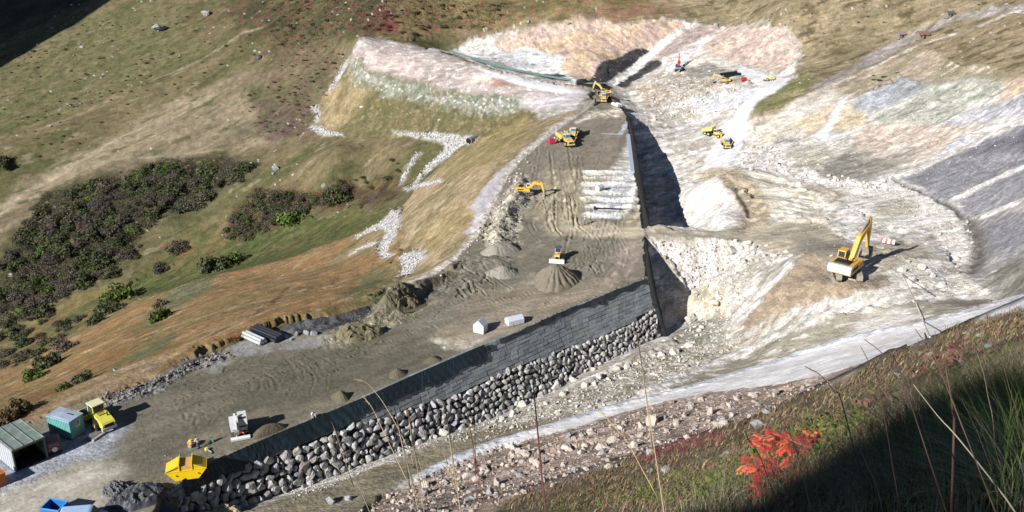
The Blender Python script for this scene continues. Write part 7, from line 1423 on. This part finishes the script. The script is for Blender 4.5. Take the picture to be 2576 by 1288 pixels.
mass([(0, 140), (250, 40), (480, 30), (560, 110), (330, 230), (120, 310), (0, 330)], 90, 10, (5, 16), ['dark green', 'dark green', 'brown', 'grey leafless'], 'greener upper grass', 'heath_shrub', 0.6)
mass([(700, 110), (860, 105), (870, 160), (790, 290), (700, 250)], 50, 9, (6, 17), ['dark green', 'brown', 'rusty red', 'grey leafless'], 'brown slope left of the dam arm', 'heath_shrub', 0.55)
mass([(1700, 10), (2300, 5), (2560, 5), (2300, 60), (2050, 120), (1990, 80), (1800, 45)], 40, 12, (4, 11), ['brown', 'dark green', 'rusty red'], 'brown slope above the pink excavation', 'heath_shrub', 0.5)
mass([(850, 450), (1000, 390), (1020, 430), (930, 470)], 9, 12, (14, 34), ['dark green', 'brown'], 'bank above the black stream bed', 'heath_shrub', 0.6)
mass([(2180, 190), (2250, 165), (2270, 180), (2200, 205)], 5, 10, (10, 24), ['brown', 'dark green'], 'strip beside the grey track', 'heath_shrub', 0.6)

# ------------------------------------------------------------------ meadow and foreground plants
def tint_mat(name, rough=0.75, trans=0.0):
    m, nt, b = new_mat(name); b.inputs['Roughness'].default_value = rough; b.inputs['Specular IOR Level'].default_value = 0.15
    a = N(nt, 'ShaderNodeAttribute', attribute_name='tint'); nt.links.new(a.outputs['Color'], b.inputs['Base Color']); return m
M_BLADE = tint_mat('grass_blades')
rg = np.random.RandomState(5)
def hits(pts): return np.array([hit(x, y) for x, y in pts])
class Blades:
    def __init__(s): s.V = []; s.F = []; s.C = []; s.n = 0
    def add(s, P, L, W, lean, cols, segs=3, az=None, bend=1.0):
        m = len(P)
        a = rg.uniform(0, 2 * np.pi, m) if az is None else az + rg.normal(0, 0.9, m); L = L * rg.uniform(0.5, 1.25, m); lean = lean * rg.uniform(0.2, 1.6, m)
        D = np.stack([np.cos(a), np.sin(a), np.zeros(m)], -1); side = np.stack([-np.sin(a + .6), np.cos(a + .6), np.zeros(m)], -1)
        col = cols[rg.randint(0, len(cols), m)] * rg.uniform(0.7, 1.25, (m, 1))
        rows = []
        for k in range(segs + 1):
            t = k / segs; c = P + D * (L * lean * t ** (1 + bend))[:, None] + np.array((0, 0, 1.0)) * (L * (t - 0.35 * np.minimum(lean, 1.4) * t * t))[:, None]
            w = (W * (1 - t * 0.9))[:, None] if np.ndim(W) else W * (1 - t * 0.9); rows += [c - side * w, c + side * w]
        V = np.stack(rows, 1); k2 = 2 * (segs + 1); base = s.n + np.arange(m)[:, None] * k2
        for k in range(segs): s.F.append(base + np.array([2 * k, 2 * k + 1, 2 * k + 3, 2 * k + 2])[None])
        s.V.append(V.reshape(-1, 3)); s.C.append(np.repeat(col, k2, 0)); s.n += m * k2
    def leaves(s, P, size, cols, up=0.5):
        m = len(P); nrm = rg.normal(size=(m, 3)); nrm[:, 2] = np.abs(nrm[:, 2]) + up; nrm /= np.linalg.norm(nrm, axis=1)[:, None]; u = np.cross(nrm, rg.normal(size=(m, 3))); u /= np.linalg.norm(u, axis=1)[:, None]; w = np.cross(nrm, u)
        sz = (size * rg.uniform(0.6, 1.4, m))[:, None]; V = np.stack([P - u * sz, P - w * sz * .55, P + u * sz, P + w * sz * .55], 1); base = s.n + np.arange(m)[:, None] * 4
        s.F.append(base + np.arange(4)[None]); s.V.append(V.reshape(-1, 3)); s.C.append(np.repeat(cols[rg.randint(0, len(cols), m)] * rg.uniform(0.65, 1.3, (m, 1)), 4, 0)); s.n += m * 4
    def build(s, name, m):
        V = np.concatenate(s.V); F = np.concatenate(s.F); C = np.concatenate(s.C); me = bpy.data.meshes.new(name); me.vertices.add(len(V)); me.vertices.foreach_set('co', V.astype(np.float32).ravel())
        me.loops.add(F.size); me.loops.foreach_set('vertex_index', F.astype(np.int32).ravel()); me.polygons.add(len(F)); me.polygons.foreach_set('loop_start', np.arange(0, F.size, 4, dtype=np.int32)); me.update(calc_edges=True)
        a = me.attributes.new('tint', 'FLOAT_COLOR', 'POINT'); a.data.foreach_set('color', np.concatenate([C, np.ones((len(C), 1))], 1).astype(np.float32).ravel()); me.materials.append(m)
        o = bpy.data.objects.new(name, me); COL.objects.link(o); o['kind'] = 'stuff'; return o
cc = lambda *l: np.array([alb(c) for c in l])
DRY = cc((150, 130, 98), (136, 116, 84), (124, 104, 80), (160, 142, 110)); GRN = cc((92, 104, 50), (104, 108, 58), (80, 92, 44)); RDD = cc((134, 82, 76), (120, 70, 70), (146, 100, 88)); OLV = cc((118, 106, 82), (102, 98, 68), (130, 110, 90), (122, 94, 84)); DKG = cc((160, 158, 132), (132, 142, 104), (172, 160, 134), (140, 138, 124), (184, 172, 144))
def clumped(n, poly, sc, seed, lo):
    """positions inside a picture polygon, thinned by a ground-fixed pattern so that plants stand in patches"""
    H_ = hits(in_px(poly, n)); k = fbm(H_[:, 0], H_[:, 1], sc, 3, seed) > lo; return H_[k]
MB_ = Blades()
H1 = clumped(9000, MEAD[:-2] + [(2576, 1288), (1230, 1288)], 3.0, 71, -0.4)
dd = np.hypot(H1[:, 0], H1[:, 1]); H1 = H1[dd > 16]; dd = dd[dd > 16]
for f in range(3):
    P = H1 + rg.normal(0, 0.12, H1.shape) * np.array((1, 1, 0)); MB_.add(P, 0.30 + 0.003 * dd, 0.006 + 0.0006 * dd, 0.7, OLV if f else DRY, 2)
H2 = clumped(5200, MEAD[:-2] + [(2576, 1288), (1230, 1288)], 2.2, 72, 0.22); dd = np.hypot(H2[:, 0], H2[:, 1]); H2 = H2[dd > 14]
for f in range(4): MB_.leaves(H2 + rg.normal(0, 0.12, H2.shape) + np.array((0, 0, .12)), 0.06, GRN)
H3 = clumped(4200, MEAD[:-2] + [(2576, 1288), (1230, 1288)], 2.6, 73, 0.25); dd = np.hypot(H3[:, 0], H3[:, 1]); H3 = H3[dd > 14]
for f in range(4): MB_.leaves(H3 + rg.normal(0, 0.12, H3.shape) + np.array((0, 0, .1)), 0.055, RDD)
MB_.build('meadow_plants', M_BLADE)
UB = Blades()
Hu = hits(in_px(TH1, 5200) + in_px([(565, 590), (600, 520), (650, 475), (800, 485), (870, 455), (880, 490), (800, 520), (700, 555), (620, 600)], 1500) + in_px([(640, 0), (1000, 0), (1290, 8), (1240, 75), (1000, 70), (880, 80), (760, 115), (700, 125)], 1600))
for f in range(4): UB.leaves(Hu + rg.normal(0, 0.5, Hu.shape) * np.array((1, 1, .3)) + np.array((0, 0, .3)), 0.22, cc((72, 68, 52), (60, 66, 42), (84, 78, 56), (78, 72, 68), (96, 92, 58)))
UB.build('undergrowth', M_BLADE)
# low green bilberry along the shade's edge
HB = Blades()
band = [(1340, 1275), (1470, 1240), (1572, 1222), (1681, 1192), (1790, 1168), (1863, 1150), (2014, 1105), (2105, 1080), (2195, 1062), (2240, 1080), (2180, 1120), (2060, 1170), (1960, 1230), (1850, 1250), (1700, 1270), (1500, 1288), (1350, 1288)]
Hb = clumped(3800, band, 1.1, 74, 0.0)
for f in range(6): HB.leaves(Hb + rg.normal(0, 0.10, Hb.shape) + np.array((0, 0, .14)), 0.035, cc((104, 118, 42), (84, 104, 36), (124, 126, 54), (72, 90, 34)))
Hr = clumped(900, [(1700, 1112), (1800, 1085), (1830, 1110), (1740, 1135), (1620, 1165), (1590, 1158)], 1.4, 75, -0.2)
for f in range(5): HB.leaves(Hr + rg.normal(0, 0.14, Hr.shape) + np.array((0, 0, .12)), 0.05, cc((150, 56, 84), (136, 52, 70), (124, 70, 70)))
HB.build('bilberry', M_BLADE)
# rank grass close by, lower right
GB_ = Blades()
near_p = [(1500, 1300), (1750, 1262), (2000, 1215), (2150, 1130), (2300, 1050), (2450, 990), (2600, 940), (2600, 1300)]
Hn = hits(in_px(near_p, 5200)); dn = np.hypot(Hn[:, 0], Hn[:, 1])
GB_.add(Hn, np.clip(0.2 + 0.035 * dn, 0.25, 0.62), np.clip(0.0012 * dn ** 0.6, 0.0014, 0.006), 0.9, DKG, 4, 2.6)
GB_.add(Hn[::2] + rg.normal(0, .05, Hn[::2].shape) * np.array((1, 1, 0)), np.clip(0.2 + 0.04 * dn[::2], 0.3, 0.75), np.clip(0.0012 * dn[::2] ** 0.6, 0.0013, 0.005), 1.3, np.concatenate([DKG, DRY]), 4)
Hn2 = hits(in_px([(2150, 1300), (2300, 1120), (2450, 1040), (2600, 990), (2600, 1300)], 1500)); d2_ = np.hypot(Hn2[:, 0], Hn2[:, 1])
GB_.add(Hn2, np.clip(0.25 + 0.06 * d2_, 0.35, 0.9), np.clip(0.0025 * d2_ ** 0.6, 0.003, 0.009), 0.8, cc((84, 112, 56), (100, 120, 60), (80, 98, 56)), 5, 2.4)
Hn3 = hits(in_px([(1900, 1288), (2100, 1180), (2300, 1080), (2600, 950), (2600, 1000), (2300, 1140), (2100, 1240), (2000, 1300)], 700)); d3_ = np.hypot(Hn3[:, 0], Hn3[:, 1])
GB_.add(Hn3, np.clip(0.4 + 0.05 * d3_, 0.5, 1.3), np.clip(0.0013 * d3_ ** 0.6, 0.0016, 0.006), 0.8, np.concatenate([DRY, RDD]), 5)
q_ = rg.uniform((1.5, -4), (26, 24), (9000, 2)); an = np.arctan2(q_[:, 0], q_[:, 1]); q_ = q_[(an > math.radians(37)) & (np.hypot(q_[:, 0], q_[:, 1]) > 1.6)]
Hq = np.concatenate([q_, shade_spur(q_[:, :1], q_[:, 1:])], 1); GB_.add(Hq, np.full(len(Hq), 0.42), np.full(len(Hq), 0.004), 0.9, np.concatenate([DKG, DRY]), 4)
spn = np.array(SHADE_SPUR); tt = rg.uniform(1.2, 11.8, 2600); i_ = tt.astype(int); f_ = (tt - i_)[:, None]
Hs = spn[i_] * (1 - f_) + spn[i_ + 1] * f_ + rg.normal(0, 0.18, (2600, 3)) * np.array((1, 1, 0)) - np.array((0, 0, 0.12)); GB_.add(Hs, np.full(2600, 0.45), np.full(2600, 0.012), 0.9, np.concatenate([DKG, DRY]), 3)  # unseen blades added along the shading crest to fray its shadow edge
GB_.build('rank_grass', M_BLADE)
# rowan with red leaves
p = stand(1946, 1222); k = mpp(p)
t = thing('rowan_bush', 'bright red rowan bush at the edge of the shade in the foreground', 'bush', p)
st = MB(); lv = Blades(); rs = random.Random(3)
targets = [(1905, 1110), (1935, 1095), (1962, 1120), (1890, 1150), (1920, 1160), (1950, 1165), (1985, 1150), (2010, 1125), (1900, 1195), (1935, 1205), (2030, 1105), (1960, 1100), (1880, 1180), (1990, 1090), (1915, 1135), (1975, 1135), (1925, 1185), (1895, 1215)]
for (x, y) in targets:
    q = Vector(((x - 1946) * k + rs.uniform(-.02, .02), rs.uniform(-0.35, 0.25), max(0.06, (1222 - y) * k * 1.2))); st.tube([(rs.uniform(-.06, .06), rs.uniform(-.06, .06), -0.05), tuple(q * 0.5 + Vector((rs.uniform(-.05, .05), 0, .05))), tuple(q)], 0.010, 5, r1=0.004)
    for c_ in range(8):
        a = rs.uniform(0, 6.28); d = Vector((math.cos(a), math.sin(a), rs.uniform(-0.5, 0.3))).normalized(); LL = rs.uniform(0.14, 0.22); s_ = d.cross(Vector((0, 0, 1))).normalized(); o0 = q + Vector((rs.uniform(-.05, .05), rs.uniform(-.05, .05), rs.uniform(-.08, .04)))
        st.tube([tuple(o0), tuple(o0 + d * LL)], 0.003, 4, r1=0.0015)
        cl = alb(rs.choice(((226, 74, 66), (214, 62, 58), (236, 110, 84), (196, 52, 58), (228, 132, 96)))) * rs.uniform(0.8, 1.2)
        for j in range(7):
            for sg_ in ((-1, 1) if j < 6 else (0,)):
                c0 = o0 + d * (LL * (0.2 + 0.13 * j)); tip_ = c0 + (s_ * sg_ * 0.065 + d * (0.02 if sg_ else 0.05)) + Vector((0, 0, -0.012 + rs.uniform(-.01, .01))); wv = d * 0.014 if sg_ else s_ * 0.014
                V = np.array([c0, (c0 + tip_) / 2 - wv, tip_, (c0 + tip_) / 2 + wv]); lv.V.append(V); lv.F.append(np.arange(4)[None] + lv.n); lv.C.append(np.repeat(cl[None], 4, 0)); lv.n += 4
st.build('stem', mat('rowan_bark', (120, 84, 70), 0.8), t); lo = lv.build('leaves', M_BLADE); lo.parent = t; del lo['kind']
# single grass stalks standing in front of the view
def stalk(label, path, d0, d1, r, c, head=0, hc=(196, 164, 116), group='dry grass stalks in the foreground'):
    n = len(path); pts = [Vector(at_dist(x, y, d0 + (d1 - d0) * i / (n - 1))) for i, (x, y) in enumerate(path)]
    dn = (pts[0] - pts[1]).normalized(); dn = (dn + Vector((0, 0, -0.6))).normalized(); q = pts[0].copy()
    for _ in range(60):
        if ground(q.x, q.y) >= q.z: break
        q = q + dn * 0.08
    if (q - pts[0]).length > 0.06: pts = [q] + pts
    base = pts[0].copy(); sm = []
    for i in range(len(pts) - 1):
        for q in range(3):
            t = q / 3; p0 = pts[max(i - 1, 0)]; p1 = pts[i]; p2 = pts[i + 1]; p3 = pts[min(i + 2, len(pts) - 1)]
            sm.append(0.5 * ((2 * p1) + (p2 - p0) * t + (2 * p0 - 5 * p1 + 4 * p2 - p3) * t * t + (3 * p1 - p0 - 3 * p2 + p3) * t ** 3))
    sm.append(pts[-1])
    t = thing('grass_stalk', label, 'grass stalk', base, 0, group)
    MB().tube([tuple(p - base) for p in sm], r, 6, r1=r * 0.45).build('stem', mat('straw_%d_%d' % (c[0], c[2]), c, 0.7), t, True)
    if head:
        hb = MB(); e = pts[-1]; f = pts[-2]; d = (e - f).normalized(); LH = head; ra = random.Random(int(path[0][0] * 7 + path[0][1]))
        for q in range(46):
            tt = ra.random(); c0 = e - d * LH * (1 - tt); dv = (d * 1.4 + Vector((ra.gauss(0, .5), ra.gauss(0, .5), ra.gauss(0, .4)))).normalized() * LH * ra.uniform(.10, .17) * (1.15 - 0.6 * tt)
            sd2 = dv.cross(Vector((ra.gauss(0, 1), ra.gauss(0, 1), ra.gauss(0, 1)))).normalized() * LH * 0.013
            hb.add([c0 - base, c0 + dv * 0.5 + sd2 - base, c0 + dv - base, c0 + dv * 0.5 - sd2 - base], [(0, 1, 2, 3)])
        hb.build('seed_head', mat('seed_head_%d' % hc[0], hc, 0.8), t, fix=False)
ST = (210, 188, 148); DKS = (96, 78, 66); RDS = (150, 96, 78)
stalk('tallest pale stalk, its head drooping left over the olive fill', [(1069, 1300), (1044, 1180), (1015, 1104), (971, 1024), (942, 984), (917, 960), (890, 953)], 0.94, 1.08, 0.00049, ST, 0.026)
stalk('second tall pale stalk just left of the tallest, with an upright head', [(1056, 1300), (1033, 1231), (989, 1136), (960, 1075), (935, 1024), (909, 991)], 0.94, 1.04, 0.00055, ST, 0.022)
stalk('short stalk with an upright thin tip in front of the white road end', [(1200, 1300), (1197, 1200), (1189, 1129), (1180, 1064)], 0.94, 0.97, 0.00042, RDS, 0.015)
stalk('pale stalk with a thick feathered head below the lower road end', [(1160, 1300), (1148, 1240), (1131, 1184), (1114, 1136)], 0.90, 0.94, 0.00053, ST, 0.026)
stalk('arched pale stalk bending left over the big grey stones', [(935, 1300), (890, 1225), (841, 1169), (820, 1152), (797, 1151), (761, 1173)], 0.94, 0.97, 0.00042, ST, 0.022)
stalk('long curved stalk with a drooping head crossing the rubble bank', [(1672, 1300), (1656, 1256), (1609, 1169), (1580, 1115), (1547, 1075), (1511, 1035)], 0.86, 1.01, 0.00049, ST, 0.033)
stalk('dark reddish upright stem at the edge of the shade', [(1374, 1300), (1366, 1250), (1360, 1211)], 0.83, 0.86, 0.00066, (104, 66, 58))
stalk('dark stem with a dry flower knob standing above the shade at right', [(2400, 1080), (2397, 1039), (2391, 988), (2380, 930), (2382, 905)], 3.4, 3.6, 0.0046, (108, 76, 70), 0.02, (60, 52, 48))
stalk('long pale blade slanting down to the lower right corner', [(2560, 1298), (2464, 1169), (2400, 1090), (2359, 1046), (2297, 966)], 3.1, 3.3, 0.0034, (176, 168, 140))
stalk('thin dark stalk with a nodding head before the olive bench', [(2120, 1020), (2101, 988), (2065, 944), (2025, 922)], 3.6, 3.8, 0.0026, DKS, 0.06, (120, 100, 84))
stalk('thin bare dark stalk before the white road', [(2210, 965), (2195, 933), (2180, 900), (2166, 873)], 3.4, 3.6, 0.0024, DKS)
stalk('dark stalk with a small dark head before the white road', [(2262, 930), (2244, 915), (2210, 880), (2174, 853)], 3.4, 3.6, 0.0026, DKS, 0.03, (90, 66, 58))
stalk('forked thin stalk before the meadow rim under the cable', [(2345, 880), (2331, 866), (2315, 845), (2302, 828)], 3.3, 3.4, 0.0024, DKS)
stalk('thin pale stalk left of the feathered head', [(1090, 1300), (1075, 1262), (1052, 1225)], 0.94, 0.97, 0.00033, ST)
stalk('reddish stalk between the road end and the rubble bank', [(1225, 1300), (1212, 1255), (1205, 1205)], 0.94, 0.97, 0.00040, RDS)
for i, (x, y, dx, L) in enumerate(((1960, 1290, -70, 190), (2040, 1290, -60, 230), (2130, 1270, -40, 170), (2210, 1240, -90, 190), (2290, 1210, -60, 220), (2350, 1160, -70, 200), (2430, 1120, -60, 190), (2500, 1080, -40, 200), (2560, 1060, -60, 210))):
    stalk('grey stalk rising from the shaded rank grass, %s counted from the rowan' % ORD[i], [(x, y), (x + dx * .35, y - L * .4), (x + dx * .7, y - L * .75), (x + dx * 1.15, y - L)], 3.2 + 0.2 * i % 3, 3.5 + 0.2 * i % 3, 0.0022, (150, 134, 112) if i % 2 else DKS, 0.05 if i % 3 == 0 else 0, (128, 112, 96), 'grey stalks in the rank grass')
